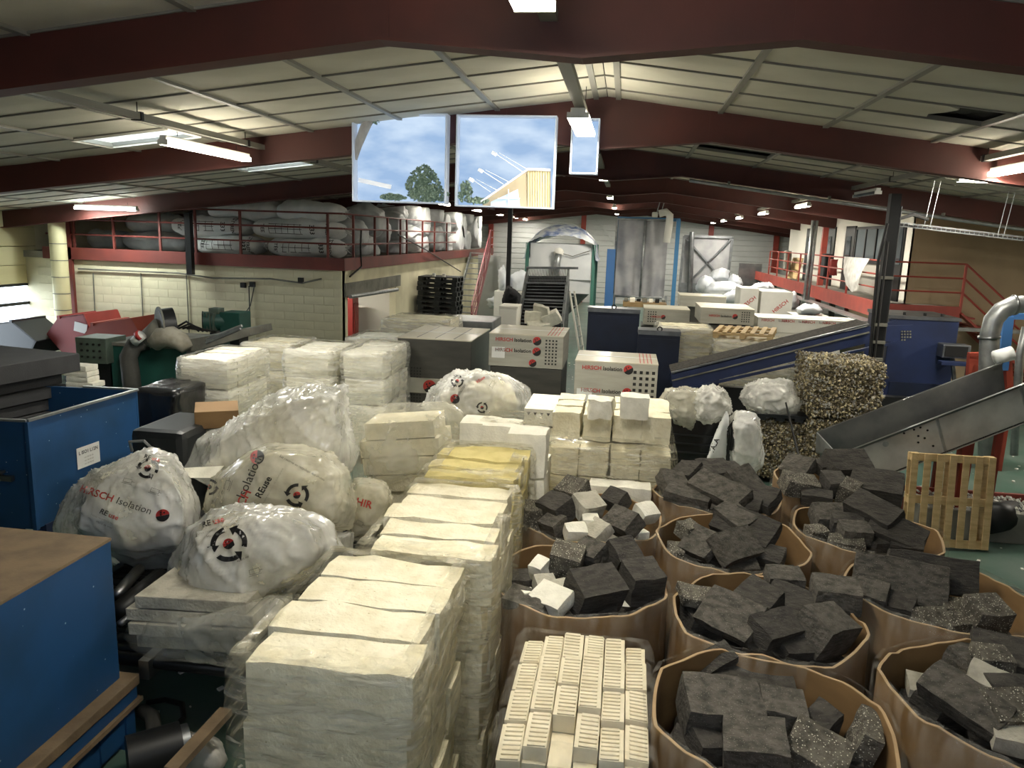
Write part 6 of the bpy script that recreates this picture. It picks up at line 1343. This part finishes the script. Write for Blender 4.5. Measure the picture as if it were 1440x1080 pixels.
def skip(label, pts, y, d, m, name='tipping_skip'):
    """pentagonal side profile given in the picture, pushed back by d"""
    poly = [AY(px, py, y) for px, py in pts]; mn = min(poly, key=lambda p: p.z).z
    o = T(name, (poly[0].x, y + d / 2, 0), label, 'skip', 'tipping skips'); n = len(poly)
    mb = MB(); mb.prism(poly, (0, .03, 0)); part(o, 'front_plate', mb, m)
    mb = MB(); mb.prism([p + V((0, d, 0)) for p in poly], (0, .03, 0)); part(o, 'back_plate', mb, m)
    for i in range(n - 1):
        a, b = poly[i], poly[i + 1]; mb = MB(); mb.bar((a + b) / 2 * 1 + (a - b) / 2 + V((0, d / 2, 0)), b + V((0, d / 2, 0)), d, .025, (b - a).cross(V((0, 1, 0)))); part(o, 'side_plate', mb, m)
    a, b = poly[0], poly[-1]
    mb = MB(); mb.bar(poly[0] + V((0, -.03, 0)), poly[0] + V((0, d + .03, 0)), .07, .07); part(o, 'rim_bar', mb, m)
    lo = min(poly, key=lambda p: p.z)
    box_on(o, 'stand', min(p.x for p in poly) + .3, max(p.x for p in poly) - .3, y + .1, y + d - .1, 0, lo.z + .05, 'dark_metal')
    return o
skip('dark red tipping skip with white sticker by the roller door', [(83, 446), (66, 470), (92, 500), (112, 503), (128, 468), (117, 442), (84, 446)], 16.0, 1.2, 'red_skip')
skip('orange red tipping skip between dark red skip and green machine', [(130, 456), (110, 482), (140, 505), (175, 505), (200, 478), (184, 448), (131, 456)], 15.2, 1.2, 'orange_skip')
o = skip('black tipping skip in the gap under the roller door', [(16, 452), (50, 480), (40, 500), (0, 505), (-40, 480), (-30, 458), (15, 453)], 15.6, 1.0, 'plastic_dark')
p = AY(112, 461, 15.95); mb = MB(); mb.box((p.x, 15.98, p.z), (.32, .01, .22), Euler((0, .2, 0))); s_ = [q for q in S.objects if q.name == 'tipping_skip'][0]; part(s_, 'sticker', mb, 'paper')
o = T('hand_trolley', (-13, 17.0, 0), 'grey trolley handle standing in the open doorway', 'trolley'); y = 16.8
mb = MB(); mb.tube([AY(48, 457, y), AY(54, 458, y), AY(58, 487, y)], .03, 8); mb.tube([AY(48, 457, y), AY(70, 460, y)], .03, 8); part(o, 'handle', mb, 'galv')
q = AY(62, 490, y); box_on(o, 'platform', q.x - .4, q.x + .3, y - .1, y + .5, q.z - .05, q.z + .03, 'snow')
for dx in (-.3, .2): mb = MB(); mb.tube([(q.x + dx, y, .1), (q.x + dx, y + .05, .1)], .1, 12); part(o, 'wheel', mb, 'black')
box_on(o, 'post', q.x - .1, q.x, y + .2, y + .3, .05, q.z - .05, 'dark_metal')
# ------------------------------------------------------------------ beyond: doorway goods, pallets, silo, screen frame
for px, w_, h_, m, lb in ((500, .5, 1.3, 'dark_metal', 'dark machine panel standing inside the deck doorway'), (515, .6, 1.5, 'plastic_dark', 'black cabinet standing inside the deck doorway'), (532, .4, 1.3, 'grey_metal', 'grey metal sheet leaning inside the deck doorway'), (548, .5, 1.2, 'red_skip', 'dark red box at the right inside deck doorway')):
    yy = OY0 + .4 + (OY1 - OY0 - .5) * {500: 0, 515: .3, 532: .6, 548: .92}[px]; mb = MB(); mb.bx(MX - 1.6, MX - 1.1, yy - w_ / 2, yy + w_ / 2, 0, h_ + .65, .02); mb.bx(MX - 1.09, MX - 1.07, yy - w_ / 3, yy + w_ / 3, .2, h_ + .5); solo('stored_panel', mb, m, lb, 'cabinet', 'goods in the deck doorway')
y = 23.6; a, b = AY(586, 388, y), AY(641, 388, y)
R0 = Matrix.Identity(3); zt = a.z; c = V(((a.x + b.x) / 2, y + .6, 0)); k = 0; w_ = b.x - a.x
proto = None; n_p = int(zt / .152)
for k in range(n_p):
    loc = (c.x + .02 * ((k * 7) % 3 - 1), c.y, zt - .152 * (n_p - k)); lb = 'dark plastic pallet, level %s counted up in the tall pallet pile' % (k + 1)
    top_w = ['bottom', 'second lowest', 'third lowest', 'fourth lowest', 'fifth lowest', 'sixth lowest', 'seventh lowest', 'eighth lowest', 'ninth lowest', 'tenth lowest', 'eleventh', 'twelfth', 'thirteenth', 'fourteenth', 'fifteenth', 'sixteenth', 'seventeenth', 'eighteenth'][k]
    lb = '%s dark plastic pallet of the tall pile by the deck stairs' % top_w
    if proto is None:
        proto = T('plastic_pallet', loc, lb, 'pallet', 'tall pile of plastic pallets'); l0 = V(loc)
        for q in (-.4, -.13, .13, .4): box_on(proto, 'slat', l0.x - w_ / 2, l0.x + w_ / 2, l0.y + q - .1, l0.y + q + .1, l0.z + .11, l0.z + .145, 'plastic_dark')
        for q in (-.44, 0, .44):
            for p_ in (-.45, 0, .45): box_on(proto, 'block', l0.x + p_ * w_ * .98 - .08, l0.x + p_ * w_ * .98 + .08, l0.y + q - .06, l0.y + q + .06, l0.z + .02, l0.z + .11, 'plastic_dark')
            box_on(proto, 'runner', l0.x - w_ / 2, l0.x + w_ / 2, l0.y + q - .05, l0.y + q + .05, l0.z, l0.z + .02, 'plastic_dark')
    else: copy_tree(proto, loc, label=lb)
for dx in (-.12, .2): mb = MB(); mb.bx(c.x + dx, c.x + dx + .08, y - .02, y + .1, zt + .005, zt + .1); solo('white_clip', mb, 'paper', 'small white clip on top of pallet pile, %s one' % ('left' if dx < 0 else 'right'), 'clip')
# low metal cover and white box by the conveyor foot
a, b = AY(625, 447, 19), AY(692, 447, 19); mb = MB(); mb.bx(a.x, b.x, 19, 20.5, 1.0, 1.62, .02); mb.bx(a.x + .1, b.x - .1, 19.1, 20.4, 0, 1.0); solo('flat_cover', mb, 'grey_metal', 'flat grey metal cover behind the dark wrapped boxes', 'machine')
a, b = AY(702, 434, 21), AY(727, 434, 21); mb = MB(); mb.bx(a.x, b.x, 21, 21.9, 0, AY(710, 433, 21).z, .03); mb.bx(a.x - .02, b.x + .02, 20.98, 21.92, AY(710, 433, 21).z, AY(710, 433, 21).z + .05); solo('white_cabinet', mb, 'office_wall', 'small white cabinet left of the steep feed conveyor', 'cabinet')
# feed conveyor (inclined, mesh)
o = T('feed_conveyor', (-2.2, 21.5, 0), 'steep steel feed conveyor with ribbed belt before the white silo', 'conveyor')
y = 22.5; tl, tr = AY(742, 388, y + 1.2), AY(799, 388, y + 1.2); bl_, br_ = AY(728, 462, y - .8), AY(790, 466, y - .8)
mb = MB(); nrm_ = (tr - tl).cross(bl_ - tl).normalized(); mb.prism([tl, tr, br_, bl_], nrm_ * .04 if nrm_.y > 0 else -nrm_ * .04); part(o, 'belt', mb, 'dark_metal')
for k in range(16):
    t = (k + .5) / 16; a, b = tl.lerp(bl_, t), tr.lerp(br_, t); mb = MB(); mb.bar(a + V((.06, -.03, .02)), b + V((-.06, -.03, .02)), .03, .03); part(o, 'belt_rib', mb, 'grey_metal')
for p_, q_ in ((tl, bl_), (tr, br_)):
    mb = MB(); mb.bar(p_ + V((0, 0, .1)), q_ + V((0, 0, .1)), .07, .3); part(o, 'side_frame', mb, 'galv')
mb = MB(); mb.bar(tl + V((-.05, -.05, .25)), tr + V((.3, -.05, .25)), .07, .07); mb.bar(tl.lerp(bl_, .3) + V((0, -.05, .25)), tr.lerp(br_, .3) + V((0, -.05, .25)), .05, .05); mb.bar(tl.lerp(bl_, .62) + V((0, -.05, .25)), tr.lerp(br_, .62) + V((0, -.05, .25)), .05, .05); part(o, 'cross_bar', mb, 'grey_metal')
for k in range(24):
    t = k / 23; a = tl.lerp(tr, .06 + .88 * t); b = tl.lerp(bl_, .3).lerp(tr.lerp(br_, .3), .06 + .88 * t); mb = MB(); mb.bar(a + V((0, -.06, .2)), b + V((0, -.06, .2)), .018, .018); part(o, 'guard_bar', mb, 'grey_metal')
for p_ in (tl, tr): box_on(o, 'leg', p_.x - .05, p_.x + .05, p_.y - .05, p_.y + .05, 0, p_.z - .1, 'galv')
for p_ in (bl_, br_): box_on(o, 'leg', p_.x - .05, p_.x + .05, p_.y + .3, p_.y + .4, 0, p_.z, 'galv')
r = random.Random(12)
for k, (px, py, dm, lb) in enumerate(((750, 446, (.5, .1, .4), 'white foam board on feed conveyor, left piece'), (762, 440, (.5, .1, .5), 'white foam board on the feed conveyor, upright middle piece'), (776, 448, (.5, .2, .4), 'white foam board on feed conveyor, right piece'), (757, 456, (.6, .4, .15), 'flat white foam board at the foot of feed conveyor'))):
    mb = lump(dm, 200 + k, .02, (4, 3, 3)); R1 = Euler((.5, r.uniform(-.5, .5), r.uniform(-.6, .6))).to_matrix(); c = AY(px, py, y - .75)
    for v in mb.bm.verts: v.co = R1 @ v.co + c
    solo('foam_board', mb, 'white_foam', lb, 'foam board', 'boards on the feed conveyor')
o = T('step_ladder', (-1.3, 22, 0), 'white folding step ladder right of the feed conveyor', 'ladder'); y = 22.0
t0, b0 = AY(801, 410, y), AY(822, 478, y - .3); t1 = t0 + V((.05, 0, 0))
for s in (0, .28):
    mb = MB(); mb.bar(t0 + V((s * .4, s, 0)), V((b0.x + s * .3, b0.y + s, .02)), .035, .05); part(o, 'side_rail', mb, 'office_wall')
for k in range(8):
    t = (k + .5) / 8; a = t0.lerp(V((b0.x, b0.y, .02)), t); mb = MB(); mb.bar(a, a + V((.1, .28, 0)), .05, .025); part(o, 'rung', mb, 'galv')
mb = MB(); mb.bar(t0 + V((0, .1, 0)), (t0.x - .1, y + .9, .02), .035, .04); part(o, 'rear_leg', mb, 'galv')
# fabric silo
o = T('fabric_silo', (-2.3, 29, 0), 'white fabric silo in green frame under a blue white tarpaulin', 'silo'); y = 28.0
x0, x1 = AY(742, 345, y).x, AY(836, 345, y).x; zt, zb = AY(790, 343, y).z, AY(790, 412, y).z; dpt = 2.5
mb = MB(); mb.grid(lambda u, v: V((x0 + .1 + (x1 - x0 - .2) * u, y + .05 - .1 * math.sin(u * PI) * math.sin(v * PI) + .03 * nz((u * 5, v * 5, 1), 1), zb + (zt - zb) * v)), 14, 12); part(o, 'front_fabric', mb, 'white_fabric', True)
for xx in (x0 + .1, x1 - .1):
    mb = MB(); mb.prism([(xx, y + .05, zb), (xx, y + dpt, zb), (xx, y + dpt, zt), (xx, y + .05, zt)], (.02, 0, 0)); part(o, 'side_fabric', mb, 'white_fabric')
mb = MB(); mb.prism([(x0, y + dpt, zb), (x1, y + dpt, zb), (x1, y + dpt, zt), (x0, y + dpt, zt)], (0, .02, 0)); part(o, 'back_fabric', mb, 'white_fabric')
for xx in (x0, x1):
    for yy in (y, y + dpt): box_on(o, 'green_leg', xx - .06, xx + .06, yy - .06, yy + .06, 0, zt, 'green_leg')
zm_ = zb + (zt - zb) * .3
box_on(o, 'cross_rail', x0, x1, y - .04, y + .03, zm_ - .03, zm_ + .03, 'white_fabric')
mb = MB(); cx_ = (x0 + x1) / 2
mb.pts([(x0 + .1, y + .1, zb), (x1 - .1, y + .1, zb), (x1 - .1, y + dpt - .1, zb), (x0 + .1, y + dpt - .1, zb), (cx_ - .2, y + 1, zb - 1.0), (cx_ + .2, y + 1, zb - 1.0), (cx_ + .2, y + 1.4, zb - 1.0), (cx_ - .2, y + 1.4, zb - 1.0)], [(0, 1, 5, 4), (1, 2, 6, 5), (2, 3, 7, 6), (3, 0, 4, 7), (4, 5, 6, 7)]); part(o, 'hopper_cone', mb, 'grey_metal')
def tarp(u, v):
    a = u * 2 - 1; b = v * 2 - 1; X = cx_ + a * (x1 - x0) * .56; Yy = y + dpt / 2 + b * dpt * .6; hh = .82 * (1 - abs(a) ** 2.6) * (1 - .5 * abs(b) ** 2)
    return V((X, Yy, zt - .12 + hh + .05 * nz((u * 6, v * 6, 2), 1) - (.45 if abs(a) > .93 else 0) + .05 * nz((u * 20, v * 9, 5), 1)))
mb = MB(); mb.grid(tarp, 40, 16); part(o, 'tarpaulin', mb, 'tarp_blue', True)
mb = MB(); q = AY(786, 355, y - .1); mb.tube([q + V((0, .12, 0)), q + V((0, -.12, 0))], .17, 16); part(o, 'inlet_collar', mb, 'snow', True)
mb = MB(); mb.tube([q + V((0, -.08, -.05)), q + V((-.05, -.12, -.4)), q + V((-.06, -.12, -1.3))], .13, 12); part(o, 'inlet_pipe', mb, 'galv', True)
mb = MB(); mb.tube([q, q + V((.5, 0, -.12)), q + V((1.1, 0, .1))], .015, 5); part(o, 'rope', mb, 'dirty_grey')
# heap of dark rags and white bags left of the silo
b = silhouette_bag('dark_rags', 'heap of black rags hanging at the grey post', [(708, 412), (714, 400), (722, 406), (733, 415), (732, 430), (712, 434), (706, 424)], 25.7, .6, 33, 'person_dark', 'rags', crease=.05, voxel=.05)
for k, (poly, lb) in enumerate((([(700, 378), (708, 372), (714, 392), (712, 408), (701, 410)], 'white sack hanging left of the grey post'), ([(716, 388), (735, 380), (742, 384), (738, 410), (720, 412)], 'pale blue white sack right of the grey post'), ([(684, 420), (700, 416), (706, 432), (690, 434)], 'pale sacks lying at the foot of deck stairs'))):
    silhouette_bag('white_sack', lb, poly, 27.0 + k * .2, .8, 40 + k, 'bag_big', group='sacks near the deck stairs', crease=.06, voxel=.06)
mb = MB(); mb.bx(AY(697, 430, 27).x, AY(742, 430, 27).x, 26.6, 28.0, 0, AY(720, 411, 27).z + .05); solo('pallet_load', mb, 'box_white', 'pale load under the sacks by the grey post', 'pallet load')
mb = MB(); a, b = AY(672, 380, 33), AY(702, 380, 33); mb.bx(a.x, b.x, 33, 33.2, 0, 2.9); solo('partition_panel', mb, 'far_wall', 'pale partition panel right of the deck stairs', 'panel')
# blue panel and tall framed screen
y = 29.5; a, b = AY(854, 350, y), AY(866, 350, y); mb = MB(); mb.bx(a.x, b.x, y, y + .1, 0, a.z, .01); mb.bx(a.x - .02, b.x + .02, y - .02, y, 0, .2); solo('blue_board', mb, 'blue_light', 'tall narrow bright blue panel beside the framed screen', 'panel')
o = T('framed_screen', (.6, 30, 0), 'tall steel frame hung with grey dust stained fabric', 'screen'); y = 30.0
x0, x1, zt, zb = AY(868, 310, y).x, AY(946, 310, y).x, AY(905, 309, y).z, AY(905, 418, y).z
for nm, ua, ub in (('fabric_sheet', 0, .5), ('fabric_sheet', .5, .96)):
    mb = MB(); mb.grid(lambda u, v: V((x0 + .05 + (x1 - x0 - .1) * (ua + (ub - ua) * u), y + .1 + .08 * math.sin(u * 9 + v * 2) + .1 * nz((u * 3 + ua * 7, v * 3, 2), 1), zb + (zt - zb) * v)), 24, 14); part(o, nm, mb, 'grey_fabric', True)
for pts in ([(x0, y, zb), (x0, y, zt), (x1, y, zt)], [(x0, y, zb), (x1 - .2, y, zb)]):
    mb = MB(); mb.tube(pts, .05, 8); part(o, 'frame_tube', mb, 'galv', True)
mb = MB(); mb.tube([((x0 + x1) / 2, y - .02, zb), ((x0 + x1) / 2 + .02, y - .02, zt)], .045, 8); part(o, 'centre_tube', mb, 'galv', True)
box_on(o, 'blue_post', x1 + .15, x1 + .3, y, y + .15, 0, zt + .05, 'blue_pipe'); box_on(o, 'blue_post', x0 - .02, x0 + .1, y + .3, y + .4, 0, zt, 'blue_pipe')
box_on(o, 'blue_beam', x0, x1 + .3, y + .3, y + .4, zt - .02, zt + .1, 'blue_pipe')
mb = MB(); q = AY(942, 303, y - .2); mb.tube([q + V((-.4, 0, .05)), q + V((-.15, 0, .12)), q, q + V((0, 0, -.3)), q + V((-.05, 0, -1.0))], .14, 12); part(o, 'white_pipe', mb, 'snow', True)
q = AY(921, 302, y); mb = MB(); mb.box(q, (.22, .2, .2), None, .05); part(o, 'lamp_box', mb, 'snow')
for k in (0, .16): mb = MB(); mb.tube([q + V((.05 + k, 0, 0)), q + V((.2 + k, 0, .7))], .02, 6); part(o, 'hanger_rod', mb, 'galv')
for x in (x0 + .02, x1 - .05): box_on(o, 'leg', x - .05, x + .05, y - .05, y + .05, 0, zb + .1, 'galv')
o = T('work_table', (.5, 29, 0), 'dark low table with small clutter below the framed screen', 'table'); y = 27.5; a, b = AY(876, 425, y), AY(938, 425, y)
box_on(o, 'table_top', a.x, b.x, y, y + .9, a.z - .15, a.z, 'wood_dark')
for x in (a.x + .1, b.x - .1): box_on(o, 'leg', x - .05, x + .05, y + .1, y + .8, 0, a.z - .15, 'dark_metal')
r = random.Random(14)
for k in range(7):
    x = a.x + (b.x - a.x) * (k + .5) / 7; mb = lump((r.uniform(.1, .22), .15, r.uniform(.06, .16)), 300 + k, .02, (3, 3, 3)); h_ = max(v.co.z for v in mb.bm.verts)
    for v in mb.bm.verts: v.co += V((x, y + .3, a.z + .08))
    solo('foam_scrap', mb, ['dirty_grey', 'white_foam', 'black'][k % 3], '%s scrap on the dark low table, %s from the left' % (['grey', 'white', 'black'][k % 3], ['first', 'second', 'third', 'fourth', 'fifth', 'sixth', 'seventh'][k]), 'scrap', 'clutter on the dark low table')
# grey framed gate
o = T('framed_gate', (4, 40, 0), 'grey framed gate with crossed braces leaning at the far wall', 'gate'); y = 40.0
c4 = [AY(px, py, y) for px, py in ((962, 332), (1030, 334), (1022, 400), (955, 410))]
mb = MB(); mb.prism(c4, (0, .04, 0)); part(o, 'fabric_infill', mb, 'grey_fabric')
for i in range(4): mb = MB(); mb.bar(c4[i] + V((0, -.05, 0)), c4[(i + 1) % 4] + V((0, -.05, 0)), .12, .18, (0, 1, 0)); part(o, 'frame_bar', mb, 'grey_metal')
for i, j in ((0, 2), (1, 3)): mb = MB(); mb.bar(c4[i] + V((0, -.05, 0)), c4[j] + V((0, -.05, 0)), .08, .12, (0, 1, 0)); part(o, 'cross_brace', mb, 'grey_metal')
mb = MB(); mb.tube([AY(973, 326, y - .2), AY(970, 420, y - .2)], .12, 8); part(o, 'grey_post', mb, 'grey_metal')
box_on(o, 'foot', c4[3].x, c4[2].x, y - .1, y + .1, 0, c4[2].z, 'grey_metal')
# silver insulation panel at far right
a, b = AY(1040, 370, 39), AY(1072, 370, 39); mb = MB(); mb.bx(a.x, b.x, 39, 39.2, 1.0, a.z); mb.bx(a.x, b.x, 39, 39.3, 0, 1.0); solo('silver_panel', mb, 'steel', 'silvery reflective panel left of gallery end', 'panel')
# heap of big white bags
GW = 'big white bags at the back'
for poly, y, lb in (([(978, 408), (982, 392), (992, 386), (1004, 392), (1006, 408), (990, 412)], 29.6, 'round white bag at left of the back heap'), ([(996, 392), (1000, 381), (1012, 378), (1024, 380), (1026, 394), (1010, 398)], 30.2, 'white bag on the top of back heap'), ([(1024, 392), (1030, 384), (1040, 388), (1047, 400), (1040, 406), (1026, 402)], 30.0, 'white bag at right of the back heap'),
        ([(988, 410), (1000, 396), (1030, 396), (1050, 404), (1040, 414), (1000, 416)], 29.0, 'broad white bag low in front of back heap'), ([(1010, 425), (1020, 410), (1045, 404), (1062, 408), (1060, 425), (1035, 432)], 27.4, 'white bag beside the white boxes'), ([(1052, 405), (1065, 397), (1085, 397), (1090, 408), (1070, 412)], 27.8, 'white bag behind the white boxes'),
        ([(1110, 412), (1118, 410), (1124, 425), (1120, 436), (1108, 436)], 26.2, 'white bag leaning at right white box'), ([(1118, 434), (1130, 428), (1150, 430), (1160, 438), (1140, 441), (1120, 441)], 22.6, 'pale bag lying behind the very long carton')):
    silhouette_bag('white_bag', lb, poly, y, 1.2, int(poly[0][0]), 'bag_big', group=GW, crease=.05, voxel=.07)
mb = MB(); a, b = AY(1104, 434, 26.2), AY(1126, 434, 26.2); mb.bx(a.x, b.x, 25.8, 26.7, 0, a.z); solo('pallet_load', mb, 'box_white', 'pale load under the bag leaning at right white box', 'pallet load')
mb = MB(); a, b = AY(985, 420, 29), AY(1062, 420, 29); mb.bx(a.x, b.x, 28.3, 31, 0, a.z); solo('pallet_load', mb, 'box_white', 'pale load carrying the heap of big white bags', 'pallet load')
mb = MB(); a, b = AY(1112, 441, 22.6), AY(1162, 441, 22.6); mb.bx(a.x, b.x, 22.3, 23.2, 0, a.z); solo('pallet_load', mb, 'box_white', 'pale load under the bag behind the long carton', 'pallet load')
# cloth and clutter on the gallery rail
p0 = AX(1228, 361, GX); p1 = AX(1192, 361, GX); ya, yb = p0.y, AX(1190, 361, GX).y; ya = AX(1226, 361, GX).y
mb = MB(); mb.grid(lambda u, v: V((GX - .05 - .06 * math.sin(v * PI) + .03 * nz((u * 5, v * 5, 3), 1), ya + (yb - ya) * (u * (1 - .55 * v) + .3 * v), GZ + 1.09 - .95 * v * (1 - .25 * abs(u - .45)))), 22, 18)
solo('white_cloth', mb, 'cloth', 'crumpled white cloth hung over the red gallery railing', 'cloth', smooth=True)
for px, m, lb, ww in ((1161, 'person_dark', 'black jacket hanging on gallery railing by the doors', .5), (1171, 'red_skip', 'small red fire extinguisher on the gallery beside black jacket', .2), (1106, 'dirty_grey', 'grey bag hanging on the far gallery railing', .4)):
    q = AX(px, 372, GX + .1); mb = lump((.22, ww, .8 if px != 1171 else .5), px, .04, (4, 4, 6))
    for v in mb.bm.verts: v.co += V((GX + .12, q.y, GZ + .72))
    solo('hung_jacket' if px == 1161 else 'fire_extinguisher' if px == 1171 else 'hung_bag', mb, m, lb, 'jacket' if px == 1161 else 'extinguisher' if px == 1171 else 'bag', smooth=True)
q = AX(1118, 380, GX + .4); mb = MB(); mb.box((GX + .4, q.y, GZ + .45), (.05, .9, .85), Euler((0, .2, .2))); solo('leaning_board', mb, 'wood', 'pale board leaning on the office gallery', 'board')
# ------------------------------------------------------------------ sacks on the left deck
def sack(label, x0, x1, y, z, h, d, seed, m='bag_woven', group='filled sacks lying on the left deck', prints=True):
    L = x1 - x0; cx_, cz = (x0 + x1) / 2, z + h / 2
    def fn(u, v):
        t = v * 2 - 1; s = max(0.0, 1 - abs(t) ** 5) ** .5; s = max(s, .06); a = 2 * PI * u; ca, sa = math.cos(a), math.sin(a)
        e = .75; X = cx_ + t * L / 2; Yy = y + d / 2 * s ** .6 * (abs(ca) ** e) * (1 if ca > 0 else -1); Z = cz + h / 2 * s * (abs(sa) ** e) * (1 if sa > 0 else -1)
        n = .05 * nz((X * 1.5, Yy * 2, Z * 2), 1, seed) + .018 * nz((X * 7, Yy * 4, Z * 6), 1, seed)
        return V((X, Yy + n * ca * 2 * s, max(3.015, Z + n * sa * 2 * s - .03 * (1 - s))))
    mb = MB(); mb.grid(fn, 20, 18, True); o = solo('woven_sack', mb, m, label, 'sack', group, smooth=True)
    mb = MB(); r = random.Random(seed)
    for k in range(8):
        mb.tube([(x1 - .03, y + r.uniform(-.03, .03), cz + r.uniform(-.03, .03)), (x1 + .12, y + r.uniform(-.14, .1), cz + r.uniform(-.14, .14))], [.03, .004], 5)
    part(o, 'tied_end', mb, m)
    if prints:
        bv = bvh_of(o)
        for tx, dx, sz, rt in (('333', .5, .16, -PI / 2), ('STYRENE', .9, .15, -PI / 2), ('TEE', -.32 * L, .13, -PI / 2)):
            X, Y_ = V((math.cos(rt), 0, math.sin(rt))), V((-math.sin(rt), 0, math.cos(rt))); mb = shape_text(tx, sz * (.7 if len(tx) > 3 else 1), True)
            stamp(o, 'lettering', mb, 'text_black', (cx_ + (dx if dx < .6 else L * .36), y - d, cz), X, Y_, bv)
        mb = MB()
        for k in range(6): q = -.5 + .16 * k; mb.pts([(q, -.12, 0), (q + .012, -.12, 0), (q + .012, .12, 0), (q, .12, 0)], [(0, 1, 2, 3)])
        for k in range(3): q = -.12 + .11 * k; mb.pts([(-.5, q, 0), (.35, q, 0), (.35, q + .012, 0), (-.5, q + .012, 0)], [(0, 1, 2, 3)])
        stamp(o, 'table_print', mb, 'text_black', (cx_ - .1, y - d, cz), (1, 0, 0), (0, 0, 1), bv)
    return o
ys = MY + 1.0; X_ = lambda px: AY(px, 330, ys).x
Zs = [3.06, 3.5, 3.92]
for row, items in enumerate((((282, 372, 'bottom sack, left'), (380, 488, 'bottom sack, right')), ((248, 355, 'middle sack, left'), (360, 490, 'middle sack, right')), ((300, 398, 'top plain sack, left'), (394, 512, 'top plain sack, right')))):
    for pl, pr, w in items: sack(w + (' of the printed sacks by the deck corner' if row < 2 else ' of the sacks by the deck corner'), X_(pl), min(X_(pr), -6.85), ys, Zs[row], .5, 1.0, pl, prints=row < 2)
for pl, pr, row, w in ((160, 250, 0, 'lower'), (165, 240, 1, 'upper'), (112, 158, 0, 'leftmost dark')):
    sack('%s shaded sack at the left end of the deck' % w, X_(pl), X_(pr), ys + .6, Zs[row], .5, 1.0, pl + 3, 'bag_pile', prints=False)
for k, (pl, pr) in enumerate(((270, 330), (215, 290))):
    sack('%s sack far back on left deck behind printed ones' % ('right' if k == 0 else 'left'), X_(pl), X_(pr), ys + 1.8, 3.72, .5, 1.0, pl, 'bag_pile', prints=False)
r = random.Random(21); n_ = 0
SP = [(506, 330, 19.3, .42), (520, 345, 19.7, .4), (533, 352, 20.3, .34), (512, 310, 20.6, .5), (530, 325, 21.2, .42), (548, 318, 22.5, .5), (552, 345, 22.8, .42), (566, 300, 24.5, .5), (570, 335, 24.5, .5), (585, 312, 25.5, .6), (588, 345, 25.5, .45), (602, 300, 27.5, .55), (604, 335, 27.5, .55), (618, 318, 28.5, .6), (624, 345, 29, .5), (634, 305, 30.5, .6), (640, 335, 31, .7), (652, 318, 31.5, .6), (662, 340, 32.5, .6), (672, 322, 34, .6), (683, 335, 35, .6), (684, 310, 35, .55), (660, 300, 33, .6), (545, 300, 23, .45)]
ORD = ['first', 'second', 'third', 'fourth', 'fifth', 'sixth', 'seventh', 'eighth', 'ninth', 'tenth', 'eleventh', 'twelfth', '13th', '14th', '15th', '16th', '17th', '18th', '19th', '20th', '21st', '22nd', '23rd', '24th']
SP.sort()
for k, (px, py, yy, rad_) in enumerate(SP):
    c = AY(px, py, yy); c.x = min(c.x, MX - .45)
    rows = 3 if yy < 23 else 3
    mb = MB(); bmesh.ops.create_icosphere(mb.bm, subdivisions=4, radius=1)
    for v in mb.bm.verts:
        p = v.co.copy(); q = p * (1 + .16 * nz(p, 1.6, k) + .10 * (max(0, ridge(p, (3, 5, 2), k)) ** 2 - .3)); v.co = V((q.x * rad_ * 1.35, q.y * rad_ * .95, q.z * rad_ * .9)) + c
    for v in mb.bm.verts: v.co.z = min(max(v.co.z, 3.14), zceil(MX) - .35); v.co.x = min(v.co.x, MX - .02)
    solo('full_sack', mb, 'bag_pile', 'creased whitish sack on the deck side, %s from the left' % ORD[k], 'sack', 'whitish sacks along the deck side', smooth=True)
